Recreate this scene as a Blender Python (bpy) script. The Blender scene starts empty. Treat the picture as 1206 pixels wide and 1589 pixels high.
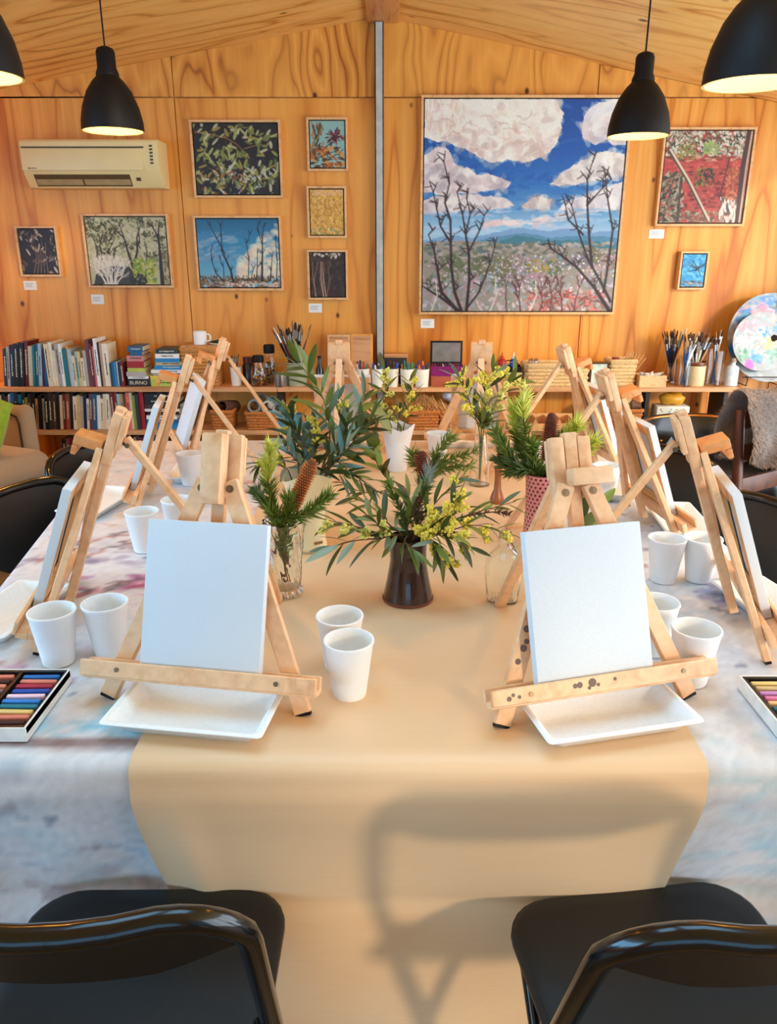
import bpy, bmesh, math, random
import numpy as np
from mathutils import Vector, Matrix
R = math.radians
rnd = random.Random(7)
scene = bpy.context.scene
COL = scene.collection

# ------------------------------------------------------------------ camera
F_PX, W_PX, H_PX = 1195.0, 1206.0, 1589.0
PITCH = R(18.7)
CAM_Z = 1.47
cam_data = bpy.data.cameras.new('camera')
cam_data.sensor_fit = 'HORIZONTAL'
cam_data.sensor_width = 36.0
cam_data.lens = 36.0 * F_PX / W_PX
cam_data.clip_start = 0.02
cam = bpy.data.objects.new('camera', cam_data)
COL.objects.link(cam)
cam.location = (0, 0, CAM_Z)
cam.rotation_euler = (R(90) - PITCH, 0, 0)
scene.camera = cam

def s2l(c):
    return c / 12.92 if c <= 0.04045 else ((c + 0.055) / 1.055) ** 2.4
def rgb(r, g, b, a=1.0):
    return (s2l(r / 255.0), s2l(g / 255.0), s2l(b / 255.0), a)

# ------------------------------------------------------------------ world, sun, window light, exposure
vs = scene.view_settings
vs.view_transform = 'Standard'
vs.look = 'None'
vs.exposure = 0.2
vs.gamma = 1.0
vs.use_curve_mapping = False

world = bpy.data.worlds.new('sky')
scene.world = world
world.use_nodes = True
bg = world.node_tree.nodes['Background']
bg.inputs[0].default_value = (0.38, 0.64, 1.0, 1)
bg.inputs[1].default_value = 0.7

sun_data = bpy.data.lights.new('sun', 'SUN')
sun_data.energy = 1.35
sun_data.color = (1.0, 0.80, 0.54)
sun_data.angle = R(4.5)
sun = bpy.data.objects.new('sun', sun_data)
COL.objects.link(sun)
_sd = Vector((-0.60, 0.80, -math.tan(R(15))))
sun.rotation_euler = _sd.to_track_quat('-Z', 'Y').to_euler()
sun.location = (6, -8, 5)

def area(name, loc, direction, sx, sy, energy, color):
    d = bpy.data.lights.new(name, 'AREA')
    d.shape = 'RECTANGLE'
    d.size, d.size_y = sx, sy
    d.energy = energy
    d.color = color
    o = bpy.data.objects.new(name, d)
    COL.objects.link(o)
    o.location = loc
    o.rotation_euler = Vector(direction).to_track_quat('-Z', 'Y').to_euler()
    return o
# daylight entering by the glazed doors of the right-hand wall, the left-hand window and the window behind the camera
area('daylight_right_doors', (2.80, 1.45, 1.15), (-1, 0, 0.16), 5.4, 2.0, 165, (0.84, 0.94, 1.0))
area('daylight_rear_window', (-0.5, -3.32, 1.40), (0, 1, -0.05), 4.4, 1.9, 40, (0.30, 0.66, 1.0))
area('daylight_left_window', (-3.60, 0.1, 1.45), (1, 0, -0.05), 4.4, 1.3, 150, (0.28, 0.64, 1.0))
area('added_roof_fill', (-0.04, 1.35, 2.78), (0, 0.0, -1), 1.7, 1.1, 27, (0.40, 0.73, 1.0))  # added blue fill from overhead, brightens the table top

# ------------------------------------------------------------------ pixel -> place helpers (measuring from the photograph)
_cp, _sp = math.cos(PITCH), math.sin(PITCH)
def ray(px, py):
    u = (px - W_PX / 2) / F_PX
    v = (H_PX / 2 - py) / F_PX
    return Vector((u, _cp + v * _sp, -_sp + v * _cp))
def onz(px, py, z):
    d = ray(px, py)
    t = (z - CAM_Z) / d.z
    return Vector((d.x * t, d.y * t, z))
def ony(px, py, Y):
    d = ray(px, py)
    t = Y / d.y
    return Vector((d.x * t, Y, CAM_Z + d.z * t))

# ------------------------------------------------------------------ mesh helpers
class MB:
    def __init__(s):
        s.v, s.f, s.c = [], [], None
    def add(s, vs_, fs_):
        n = len(s.v)
        s.v.extend([tuple(p) for p in vs_])
        s.f.extend([tuple(i + n for i in f) for f in fs_])
        return s
    def box(s, c, sz, M=None):
        x, y, z = [k / 2 for k in sz]
        vs_ = [Vector((a * x, b * y, d * z)) for d in (-1, 1) for b in (-1, 1) for a in (-1, 1)]
        if M is not None:
            vs_ = [M @ p for p in vs_]
        c = Vector(c)
        vs_ = [p + c for p in vs_]
        return s.add(vs_, [(0, 2, 3, 1), (4, 5, 7, 6), (0, 1, 5, 4), (2, 6, 7, 3), (0, 4, 6, 2), (1, 3, 7, 5)])
    def bb(s, x0, x1, y0, y1, z0, z1):
        return s.box(((x0 + x1) / 2, (y0 + y1) / 2, (z0 + z1) / 2), (abs(x1 - x0), abs(y1 - y0), abs(z1 - z0)))
    def bar(s, p0, p1, w, h, side=None):
        p0, p1 = Vector(p0), Vector(p1)
        d = (p1 - p0).normalized()
        side = Vector(side) if side is not None else (Vector((0, 0, 1)).cross(d) if abs(d.z) < .95 else Vector((1, 0, 0)))
        side = (side - d * side.dot(d)).normalized()
        up = d.cross(side)
        a, b = side * w / 2, up * h / 2
        vs_ = [p0 - a - b, p0 + a - b, p0 + a + b, p0 - a + b, p1 - a - b, p1 + a - b, p1 + a + b, p1 - a + b]
        return s.add(vs_, [(3, 2, 1, 0), (4, 5, 6, 7), (0, 1, 5, 4), (1, 2, 6, 5), (2, 3, 7, 6), (3, 0, 4, 7)])
    def tube(s, pts, r, n=8, closed=False, caps=True):
        pts = [Vector(p) for p in pts]
        m = len(pts)
        rs = r if isinstance(r, (list, tuple)) else [r] * m
        ups, vs_, fs_ = None, [], []
        for i in range(m):
            if closed:
                d = (pts[(i + 1) % m] - pts[i - 1]).normalized()
            else:
                d = (pts[min(i + 1, m - 1)] - pts[max(i - 1, 0)])
                d = d.normalized() if d.length > 1e-9 else Vector((0, 0, 1))
            if ups is None:
                ups = d.orthogonal().normalized()
            else:
                ups = (ups - d * ups.dot(d))
                ups = ups.normalized() if ups.length > 1e-6 else d.orthogonal().normalized()
            b = d.cross(ups)
            for k in range(n):
                a = 2 * math.pi * k / n
                vs_.append(pts[i] + (ups * math.cos(a) + b * math.sin(a)) * rs[i])
        for i in range(m if closed else m - 1):
            j = (i + 1) % m
            for k in range(n):
                l = (k + 1) % n
                fs_.append((i * n + k, i * n + l, j * n + l, j * n + k))
        if caps and not closed:
            fs_.append(tuple(range(n - 1, -1, -1)))
            fs_.append(tuple((m - 1) * n + k for k in range(n)))
        return s.add(vs_, fs_)
    def lathe(s, prof, n=24, c=(0, 0, 0), closed=False):
        vs_, fs_, idx = [], [], []
        for r, z in prof:
            if r < 1e-6:
                idx.append([len(vs_)] * n)
                vs_.append((c[0], c[1], c[2] + z))
            else:
                st = len(vs_)
                for k in range(n):
                    a = 2 * math.pi * k / n
                    vs_.append((c[0] + r * math.cos(a), c[1] + r * math.sin(a), c[2] + z))
                idx.append(list(range(st, st + n)))
        m = len(prof)
        for i in range(m if closed else m - 1):
            j = (i + 1) % m
            for k in range(n):
                l = (k + 1) % n
                q = [idx[i][k], idx[i][l], idx[j][l], idx[j][k]]
                q2 = []
                for t in q:
                    if t not in q2:
                        q2.append(t)
                if len(q2) > 2:
                    fs_.append(tuple(q2))
        return s.add(vs_, fs_)
    def prism(s, poly, t, M=None):
        """poly in (x, y), extruded from z=0 to z=t, placed by M"""
        n = len(poly)
        vs_ = [Vector((x, y, 0)) for x, y in poly] + [Vector((x, y, t)) for x, y in poly]
        if M is not None:
            vs_ = [M @ p for p in vs_]
        fs_ = [tuple(range(n - 1, -1, -1)), tuple(range(n, 2 * n))]
        fs_ += [(i, (i + 1) % n, n + (i + 1) % n, n + i) for i in range(n)]
        return s.add(vs_, fs_)
    def grid(s, fn, nu, nv):
        vs_ = [fn(i / nu, j / nv) for j in range(nv + 1) for i in range(nu + 1)]
        fs_ = [(j * (nu + 1) + i, j * (nu + 1) + i + 1, (j + 1) * (nu + 1) + i + 1, (j + 1) * (nu + 1) + i)
               for j in range(nv) for i in range(nu)]
        return s.add(vs_, fs_)
    def ball(s, c, r, nu=8, nv=6, sc=(1, 1, 1)):
        c = Vector(c)
        prof = [(math.sin(math.pi * j / nv), -math.cos(math.pi * j / nv)) for j in range(nv + 1)]
        t = MB().lathe([(max(0, a) if 0 < j < nv else 0, b) for j, (a, b) in enumerate(prof)], nu)
        return s.add([(c.x + x * r * sc[0], c.y + y * r * sc[1], c.z + z * r * sc[2]) for x, y, z in t.v], t.f)
    def move(s, M):
        s.v = [tuple(M @ Vector(p)) for p in s.v]
        return s
    def mesh(s, name, mat, bevel=0.0, smooth=False, seg=2, angle=38):
        me = bpy.data.meshes.new(name)
        me.from_pydata(s.v, [], s.f)
        bm = bmesh.new()
        bm.from_mesh(me)
        bmesh.ops.recalc_face_normals(bm, faces=bm.faces)
        if bevel:
            es = [e for e in bm.edges if len(e.link_faces) == 2 and e.calc_face_angle(0) > R(25)]
            bmesh.ops.bevel(bm, geom=es, offset=bevel, segments=seg, affect='EDGES', profile=0.6, clamp_overlap=True)
        bm.to_mesh(me)
        bm.free()
        if smooth or bevel:
            me.shade_smooth()
            me.set_sharp_from_angle(angle=R(angle))
        if mat is not None:
            me.materials.append(mat)
        return me
    def build(s, name, mat, parent=None, bevel=0.0, smooth=False, loc=None, rot=None, **k):
        return put(name, s.mesh(name, mat, bevel, smooth, **k), parent, loc, rot)

def put(name, me, parent=None, loc=None, rot=None):
    o = bpy.data.objects.new(name, me)
    COL.objects.link(o)
    if parent is not None:
        o.parent = parent
    if loc is not None:
        o.location = loc
    if rot is not None:
        o.rotation_euler = rot
    return o
def tag(o, label=None, cat=None, group=None, kind=None):
    if label: o['label'] = label
    if cat: o['category'] = cat
    if group: o['group'] = group
    if kind: o['kind'] = kind
    return o
def thing(name, label, cat, loc=(0, 0, 0), rz=0.0, group=None):
    o = put(name, None, None, loc, (0, 0, rz))
    o.empty_display_size = 0.05
    return tag(o, label, cat, group)
def kids(o):
    return [c for c in bpy.data.objects if c.parent == o]
_tree = {}
def copy_tree(o, parent=None):
    c = o.copy()
    COL.objects.link(c)
    c.parent = parent
    for ch in _tree.setdefault(o.name, kids(o)):
        copy_tree(ch, c)
    return c
def colour_attr(me, cols):
    a = me.color_attributes.new('paint', 'FLOAT_COLOR', 'POINT')
    buf = np.ones((len(me.vertices), 4), dtype=np.float32)
    c = np.asarray(cols, dtype=np.float32).reshape(-1, 3)
    c = np.where(c <= .04045, c / 12.92, ((np.maximum(c, 0) + .055) / 1.055) ** 2.4)
    buf[:, :3] = c
    a.data.foreach_set('color', buf.ravel())
def rrect(w, h, r, n=4):
    p = []
    for cx, cy, a0 in ((w / 2 - r, h / 2 - r, 0), (-w / 2 + r, h / 2 - r, 90), (-w / 2 + r, -h / 2 + r, 180), (w / 2 - r, -h / 2 + r, 270)):
        for k in range(n + 1):
            a = R(a0 + 90 * k / n)
            p.append((cx + r * math.cos(a), cy + r * math.sin(a)))
    return p
def loft(rings, cap0=True, cap1=True):
    """rings: lists of equal length of 3-D points"""
    m = MB()
    n = len(rings[0])
    vs_ = [p for r in rings for p in r]
    fs_ = []
    for i in range(len(rings) - 1):
        for k in range(n):
            l = (k + 1) % n
            fs_.append((i * n + k, i * n + l, (i + 1) * n + l, (i + 1) * n + k))
    if cap0: fs_.append(tuple(range(n - 1, -1, -1)))
    if cap1: fs_.append(tuple((len(rings) - 1) * n + k for k in range(n)))
    return m.add(vs_, fs_)

# ------------------------------------------------------------------ materials
def new_mat(name):
    m = bpy.data.materials.new(name)
    m.use_nodes = True
    nt = m.node_tree
    b = nt.nodes['Principled BSDF']
    return m, nt, b
def nd(nt, typ, ins=None, **props):
    n = nt.nodes.new(typ)
    for k, v in props.items():
        setattr(n, k, v)
    for k, v in (ins or {}).items():
        if isinstance(v, bpy.types.NodeSocket):
            nt.links.new(v, n.inputs[k])
        else:
            n.inputs[k].default_value = v
    return n
def ramp(nt, fac, stops):
    n = nt.nodes.new('ShaderNodeValToRGB')
    els = n.color_ramp.elements
    while len(els) < len(stops):
        els.new(0.5)
    for e, (p, c) in zip(els, stops):
        e.position = p
        e.color = c
    nt.links.new(fac, n.inputs[0])
    return n.outputs[0]
def mixc(nt, fac, a, b, mode='MIX'):
    n = nt.nodes.new('ShaderNodeMix')
    n.data_type = 'RGBA'
    n.blend_type = mode
    for sock, v in ((n.inputs[0], fac), (n.inputs[6], a), (n.inputs[7], b)):
        if isinstance(v, bpy.types.NodeSocket):
            nt.links.new(v, sock)
        else:
            sock.default_value = v
    return n.outputs[2]
def mp(nt, scale=(1, 1, 1), rot=(0, 0, 0), rand=True):
    tc = nd(nt, 'ShaderNodeTexCoord')
    vec = tc.outputs['Object']
    if rand:
        oi = nd(nt, 'ShaderNodeObjectInfo')
        mul = nd(nt, 'ShaderNodeVectorMath', operation='SCALE')
        mul.inputs[0].default_value = (37.0, 23.0, 51.0)
        nt.links.new(oi.outputs['Random'], mul.inputs['Scale'])
        ad = nd(nt, 'ShaderNodeVectorMath', operation='ADD')
        nt.links.new(vec, ad.inputs[0])
        nt.links.new(mul.outputs[0], ad.inputs[1])
        vec = ad.outputs[0]
    m = nd(nt, 'ShaderNodeMapping', {'Vector': vec, 'Scale': scale, 'Rotation': rot})
    return m.outputs[0]
def bump(nt, b, h, dist=0.002, strength=0.5):
    n = nd(nt, 'ShaderNodeBump', {'Height': h, 'Distance': dist, 'Strength': strength})
    nt.links.new(n.outputs[0], b.inputs['Normal'])
_mats = {}
def flat(name, col, rough=0.5, metal=0.0, var=0.12, vscale=30.0, bmp=0.0, coat=0.0, sheen=0.0, trans=0.0, ior=1.45, sss=0.0, spec=0.5, emit=None, estr=0.0):
    if name in _mats:
        return _mats[name]
    m, nt, b = new_mat(name)
    c = rgb(*col)
    if var > 0:
        v = nd(nt, 'ShaderNodeTexNoise', {'Vector': mp(nt), 'Scale': vscale, 'Detail': 4.0})
        lo = tuple(x * (1 - var) for x in c[:3]) + (1,)
        hi = tuple(min(1, x * (1 + var)) for x in c[:3]) + (1,)
        nt.links.new(ramp(nt, v.outputs[0], [(0.3, lo), (0.7, hi)]), b.inputs['Base Color'])
        if bmp:
            bump(nt, b, v.outputs[0], bmp, 0.6)
    else:
        b.inputs['Base Color'].default_value = c
    b.inputs['Roughness'].default_value = rough
    b.inputs['Metallic'].default_value = metal
    b.inputs['Coat Weight'].default_value = coat
    b.inputs['Sheen Weight'].default_value = sheen
    b.inputs['Transmission Weight'].default_value = trans
    b.inputs['IOR'].default_value = ior
    b.inputs['Specular IOR Level'].default_value = spec
    if sss:
        b.inputs['Subsurface Weight'].default_value = sss
        b.inputs['Subsurface Radius'].default_value = (0.01, 0.008, 0.006)
    if emit:
        b.inputs['Emission Color'].default_value = rgb(*emit)
        b.inputs['Emission Strength'].default_value = estr
    _mats[name] = m
    return m
def plywood(name, light, mid, dark, axis='z', rough=0.42, ring=11.0, knots=True, stretch=0.20):
    """ply veneer: contour lines of a stretched noise give the cathedral grain"""
    m, nt, b = new_mat(name)
    sc = {'z': (1.9, 1.9, stretch), 'x': (0.22, 1.9, 1.9), 'y': (1.9, .22, 1.9)}[axis]
    fine = {'z': (60, 60, 1.6), 'x': (1.6, 60, 60), 'y': (60, 1.6, 60)}[axis]
    n1 = nd(nt, 'ShaderNodeTexNoise', {'Vector': mp(nt, sc), 'Scale': 1.3, 'Detail': 3.0, 'Roughness': 0.42, 'Distortion': 0.25})
    mul = nd(nt, 'ShaderNodeMath', {0: n1.outputs[0], 1: ring}, operation='MULTIPLY')
    fr = nd(nt, 'ShaderNodeMath', {0: mul.outputs[0]}, operation='FRACT')
    line = ramp(nt, fr.outputs[0], [(0.0, rgb(*dark)), (0.10, rgb(*mid)), (0.5, rgb(*light)), (0.86, rgb(*mid)), (1.0, rgb(*dark))])
    n2 = nd(nt, 'ShaderNodeTexNoise', {'Vector': mp(nt, fine), 'Scale': 1.0, 'Detail': 5.0, 'Roughness': 0.6})
    f2 = ramp(nt, n2.outputs[0], [(0.3, (0.72, 0.66, 0.58, 1)), (0.62, (1, 1, 1, 1))])
    c = mixc(nt, 0.55, line, f2, 'MULTIPLY')
    n3 = nd(nt, 'ShaderNodeTexNoise', {'Vector': mp(nt, sc), 'Scale': 0.8, 'Detail': 2.0})
    c = mixc(nt, ramp(nt, n3.outputs[0], [(0.40, (0, 0, 0, 1)), (0.62, (.55, .55, .55, 1))]), c, rgb(*light))
    if knots:
        ks = {'z': (4.2, 4.2, 3.0), 'x': (2.2, 3.2, 3.2), 'y': (3.2, 2.2, 3.2)}[axis]
        vo = nd(nt, 'ShaderNodeTexVoronoi', {'Vector': mp(nt, ks), 'Scale': 1.0, 'Randomness': 1.0})
        kf = ramp(nt, vo.outputs['Distance'], [(0.030, (1, 1, 1, 1)), (0.065, (0, 0, 0, 1))])
        c = mixc(nt, kf, c, rgb(92, 42, 10))
    nt.links.new(c, b.inputs['Base Color'])
    b.inputs['Roughness'].default_value = rough
    b.inputs['Specular IOR Level'].default_value = 0.35
    bump(nt, b, n2.outputs[0], 0.0006, 0.4)
    return m
def timber(name, light, dark, rough=0.5, scale=(14, 14, 14)):
    m, nt, b = new_mat(name)
    n1 = nd(nt, 'ShaderNodeTexNoise', {'Vector': mp(nt, scale), 'Scale': 1.5, 'Detail': 5.0, 'Roughness': 0.55, 'Distortion': 0.6})
    w = nd(nt, 'ShaderNodeTexNoise', {'Vector': mp(nt, tuple(5 * k for k in scale)), 'Scale': 1.2, 'Detail': 3.0})
    c = ramp(nt, n1.outputs[0], [(0.3, rgb(*dark)), (0.5, rgb(*light)), (0.75, rgb(*light))])
    c = mixc(nt, 0.3, c, ramp(nt, w.outputs[0], [(0.35, (.7, .66, .6, 1)), (.6, (1, 1, 1, 1))]), 'MULTIPLY')
    nt.links.new(c, b.inputs['Base Color'])
    b.inputs['Roughness'].default_value = rough
    bump(nt, b, w.outputs[0], 0.0004, 0.4)
    return m
def painted(name, rough=0.55, bmp=0.0):
    m, nt, b = new_mat(name)
    a = nd(nt, 'ShaderNodeAttribute', attribute_name='paint')
    c = a.outputs['Color']
    n = nd(nt, 'ShaderNodeTexNoise', {'Vector': mp(nt), 'Scale': 180.0, 'Detail': 3.0})
    c = mixc(nt, 0.18, c, ramp(nt, n.outputs[0], [(0.3, (.7, .7, .7, 1)), (.7, (1, 1, 1, 1))]), 'MULTIPLY')
    nt.links.new(c, b.inputs['Base Color'])
    b.inputs['Roughness'].default_value = rough
    if bmp:
        bump(nt, b, n.outputs[0], bmp, 0.5)
    return m
def glassy(name, col=(1, 1, 1), rough=0.02, ior=1.45):
    m, nt, b = new_mat(name)
    b.inputs['Base Color'].default_value = (*col, 1)
    b.inputs['Roughness'].default_value = rough
    b.inputs['Transmission Weight'].default_value = 1.0
    b.inputs['IOR'].default_value = ior
    return m

M = {}
M['ply_wall'] = plywood('pine_plywood_upright_grain', (242, 168, 76), (232, 150, 54), (200, 110, 30), 'z')
M['ply_head'] = plywood('pine_plywood_wild_grain', (240, 166, 72), (218, 136, 48), (160, 84, 24), 'z', ring=13, stretch=.62)
M['ply_ceiling'] = plywood('pine_plywood_cross_grain', (252, 198, 114), (244, 182, 94), (206, 128, 50), 'x', ring=9)
M['beam'] = timber('pine_beam', (222, 158, 92), (190, 118, 58), 0.5, (30, 2, 30))
M['shelf'] = timber('shelf_board', (214, 158, 106), (178, 114, 64), 0.42, (2, 30, 30))
M['easel'] = timber('easel_beech', (240, 190, 142), (222, 160, 108), 0.45, (12, 12, 12))
M['easel_orange'] = timber('easel_beech_end_grain', (224, 150, 84), (200, 118, 54), 0.5, (26, 26, 26))
M['frame_wood'] = timber('frame_oak', (236, 182, 122), (212, 148, 90), 0.45, (20, 20, 20))
M['dark_wood'] = timber('dark_chair_wood', (96, 52, 28), (58, 28, 14), 0.4, (14, 14, 6))
M['galv'] = flat('galvanised_steel', (190, 184, 172), 0.5, 0.1, 0.14, 22)
M['screw'] = flat('bolt_steel', (120, 100, 78), 0.35, 0.9, 0.1)
M['black_metal'] = flat('black_enamel', (8, 7, 7), 0.2, 0.0, 0.1, 20, coat=0.25)
M['black_pad'] = flat('black_vinyl', (11, 10, 10), 0.42, 0.0, 0.25, 60, bmp=0.0004)
M['lamp_black'] = flat('lamp_black_paint', (13, 9, 9), 0.55, 0.0, 0.1, spec=0.3)
M['lamp_inner'] = flat('lamp_inner_enamel', (255, 220, 130), 0.5, 0.0, 0.0)
M['white_canvas'] = flat('primed_canvas', (214, 218, 221), 0.85, 0.0, 0.03, 400, bmp=0.0003)
M['foam'] = flat('white_foam', (246, 245, 243), 0.55, 0.0, 0.02, 200, sss=0.15)
M['pulp'] = flat('white_pulp_plate', (244, 242, 238), 0.7, 0.0, 0.03, 150, bmp=0.0003)
M['paper_card'] = flat('white_card', (240, 236, 226), 0.8, 0.0, 0.03)
M['ink'] = flat('grey_print', (150, 150, 150), 0.8, 0.0, 0.0)
M['ac_white'] = flat('lamplit_white_plastic', (236, 208, 146), 0.4, 0.0, 0.04, 6)  # white plastic with the warm lamp light put into its colour
M['ac_dark'] = flat('vent_dark', (92, 74, 44), 0.5, 0.0, 0.1)
M['glass'] = glassy('clear_glass', (0.98, 1.0, 0.99))
M['paint'] = painted('painted_canvas', 0.5, 0.0006)
M['paint_matte'] = painted('painted_matte', 0.8, 0.0004)
M['paint_gloss'] = painted('painted_glaze', 0.25)
# ------------------------------------------------------------------ the room
WALL_Y, LX, RX, REAR_Y = 4.80, -3.45, 2.66, -3.25
RIDGE_X = -0.04
def ceil_z(x):
    return 2.668 - (0.165 if x < RIDGE_X else 0.188) * abs(x - RIDGE_X)

# floor: polished concrete with brown aggregate
m, nt, b = new_mat('aggregate_concrete')
vo = nd(nt, 'ShaderNodeTexVoronoi', {'Vector': mp(nt, rand=False), 'Scale': 190.0})
n1 = nd(nt, 'ShaderNodeTexNoise', {'Vector': mp(nt, rand=False), 'Scale': 9.0, 'Detail': 5.0})
c = ramp(nt, n1.outputs[0], [(0.35, rgb(112, 78, 36)), (0.65, rgb(150, 110, 58))])
sp_ = nd(nt, 'ShaderNodeTexNoise', {'Vector': mp(nt, rand=False), 'Scale': 150.0, 'Detail': 2.0})
c = mixc(nt, ramp(nt, sp_.outputs[0], [(0.56, (0, 0, 0, 1)), (0.62, (1, 1, 1, 1))]), c, rgb(72, 46, 22))
c = mixc(nt, ramp(nt, vo.outputs['Distance'], [(0.0, (.5, .5, .5, 1)), (0.25, (0, 0, 0, 1))]), c, rgb(196, 160, 104))
nt.links.new(c, b.inputs['Base Color'])
b.inputs['Roughness'].default_value = 0.35
M['floor'] = m
tag(MB().bb(LX - .1, RX + .1, REAR_Y - .1, WALL_Y + .1, -.1, 0).build('floor', m), 'speckled brown concrete floor', kind='structure')

# back wall with plywood sheets; joints at 1.2 m and at 2.28 m height
def wall_poly(x0, x1, z0, z1=None, y=WALL_Y, t=0.018):
    """sheet hugging the wall; z1 None = up to the sloping ceiling"""
    pts = [(x0, z0), (x1, z0)]
    if z1 is not None:
        pts += [(x1, z1), (x0, z1)]
    else:
        pts += [(x1, ceil_z(x1))]
        if x0 < RIDGE_X < x1:
            pts += [(RIDGE_X, ceil_z(RIDGE_X))]
        pts += [(x0, ceil_z(x0))]
    cx, cz = (x0 + x1) / 2, (z0 + pts[2][1]) / 2
    m_ = MB()
    n = len(pts)
    m_.add([(x - cx, -t, z - cz) for x, z in pts] + [(x - cx, 0, z - cz) for x, z in pts],
           [tuple(range(n)), tuple(range(2 * n - 1, n - 1, -1))] + [(i, n + i, n + (i + 1) % n, (i + 1) % n) for i in range(n)])
    return m_, (cx, y, cz)
wb = MB().bb(LX - .1, RX + .1, WALL_Y, WALL_Y + .1, 0, 2.72).build('wall_back', M['beam'])
tag(wb, 'plywood lined end wall hung with paintings', kind='structure')
JOINTS = [LX, -2.42, -1.19, -0.045, 1.16, 2.36, RX]
g_ = 0.0022
for i in range(len(JOINTS) - 1):
    x0, x1 = JOINTS[i] + g_, JOINTS[i + 1] - g_
    mm, lc = wall_poly(x0, x1, 0.003, 2.275)
    mm.build('plywood_sheet', M['ply_wall'], wb, bevel=0.0015, loc=lc, seg=1)
    mm, lc = wall_poly(x0, x1, 2.281)
    mm.build('plywood_sheet', M['ply_head'], wb, bevel=0.0015, loc=lc, seg=1)

# left wall
LW0, LW1, LZ0, LZ1 = -2.1, 2.3, 0.80, 2.08
LH = ceil_z(LX)
wl = MB().bb(LX - .1, LX, REAR_Y, LW0, 0, LH + .05).bb(LX - .1, LX, LW1, WALL_Y, 0, LH + .05).bb(LX - .1, LX, LW0, LW1, 0, LZ0).bb(LX - .1, LX, LW0, LW1, LZ1, LH + .05)
wl = tag(wl.build('wall_left', M['beam']), 'plywood lined left wall with a wide window', kind='structure')
for y0, y1, z0, z1 in ((REAR_Y, LW0, .003, LH - .01), (LW1, 3.55, .003, LH - .01), (3.552, WALL_Y - .02, .003, LH - .01), (LW0, LW1, .003, LZ0), (LW0, LW1, LZ1, LH - .01)):
    MB().bb(0, .016, 0.002, y1 - y0 - .002, 0, z1 - z0).build('plywood_sheet', M['ply_wall'], wl, loc=(LX, y0, z0), bevel=.0015, seg=1)
fr = MB()
for y in (LW0, LW0 + 1.47, LW0 + 2.93, LW1):
    fr.bb(LX - .08, LX - .02, y - .025, y + .025, LZ0, LZ1)
fr.bb(LX - .08, LX - .02, LW0, LW1, LZ0, LZ0 + .05).bb(LX - .08, LX - .02, LW0, LW1, LZ1 - .05, LZ1)
tag(fr.build('window_2', flat('door_frame_charcoal', (60, 60, 62), .4)), 'wide charcoal framed window in the left wall', kind='structure')
# right wall: glazed doors nearly all along
DZ = 2.16
wr = MB()
wr.bb(RX, RX + .1, REAR_Y, -3.05, 0, ceil_z(RX) + .02)
wr.bb(RX, RX + .1, 4.30, WALL_Y, 0, ceil_z(RX) + .02)
wr.bb(RX, RX + .1, -3.05, 4.30, DZ, ceil_z(RX) + .06)
tag(wr.build('wall_right', M['beam']), 'right wall opened by glazed doors', kind='structure')
for i in range(6):
    y0 = -3.05 + i * 1.225
    fr = MB()
    for a, b_ in ((0, .05), (1.18, 1.225)):
        fr.bb(-.03, .03, a, b_, 0, DZ)
    fr.bb(-.03, .03, .05, 1.18, 0, .09).bb(-.03, .03, .05, 1.18, DZ - .06, DZ)
    d_ = tag(fr.build('door_%d' % (i + 1), flat('door_frame_charcoal', (60, 60, 62), .4), loc=(RX + .05, y0, 0)), 'charcoal framed glass door', kind='structure')
# rear wall with a window behind the camera
wq = MB()
wx0, wx1, wz0, wz1 = -2.7, 1.7, 0.40, 2.25
wq.bb(LX - .1, wx0, REAR_Y - .1, REAR_Y, 0, 2.7).bb(wx1, RX + .1, REAR_Y - .1, REAR_Y, 0, 2.7)
wq.bb(wx0, wx1, REAR_Y - .1, REAR_Y, 0, wz0).bb(wx0, wx1, REAR_Y - .1, REAR_Y, wz1, 2.7)
tag(wq.build('wall_rear', M['ply_wall']), 'plywood rear wall with a wide window', kind='structure')
fr = MB()
for x in (wx0, wx0 + 1.47, wx0 + 2.93, wx1):
    fr.bb(x - .025, x + .025, REAR_Y - .08, REAR_Y - .02, wz0, wz1)
fr.bb(wx0, wx1, REAR_Y - .08, REAR_Y - .02, wz0, wz0 + .05).bb(wx0, wx1, REAR_Y - .08, REAR_Y - .02, wz1 - .05, wz1)
tag(fr.build('window_1', flat('door_frame_charcoal', (60, 60, 62), .4)), 'wide charcoal framed window behind the camera', kind='structure')

# ceiling: two slopes of plywood sheets
ce = put('ceiling', None)
tag(ce, 'sloping plywood ceiling meeting at a ridge', kind='structure')
SKY0, SKY1, SKX = 0.80, 1.90, 0.86            # unseen roof opening added to light the table, either side of the ridge
def slope(XA, XB):
    ys = [REAR_Y - .1, -2.1, -0.9, SKY0, SKY1, 2.7, 3.9, WALL_Y + .05]
    for j in range(len(ys) - 1):
        y0, y1 = ys[j] + .002, ys[j + 1] - .002
        xa, xb = XA, XB
        if ys[j] == SKY0:
            if XA < RIDGE_X - .1: xb = RIDGE_X - SKX
            else: xa = RIDGE_X + SKX
        za, zb = ceil_z(xa), ceil_z(xb)
        cx, cy, cz = (xa + xb) / 2, (y0 + y1) / 2, (za + zb) / 2
        P = [(xa, y0, za), (xb, y0, zb), (xb, y1, zb), (xa, y1, za)]
        P += [(x, y, z + .05) for x, y, z in P]
        MB().add([(x - cx, y - cy, z - cz) for x, y, z in P],
                 [(3, 2, 1, 0), (4, 5, 6, 7), (0, 1, 5, 4), (1, 2, 6, 5), (2, 3, 7, 6), (3, 0, 4, 7)]).build(
            'ceiling_sheet', M['ply_ceiling'], ce, loc=(cx, cy, cz))
fr = MB()
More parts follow.
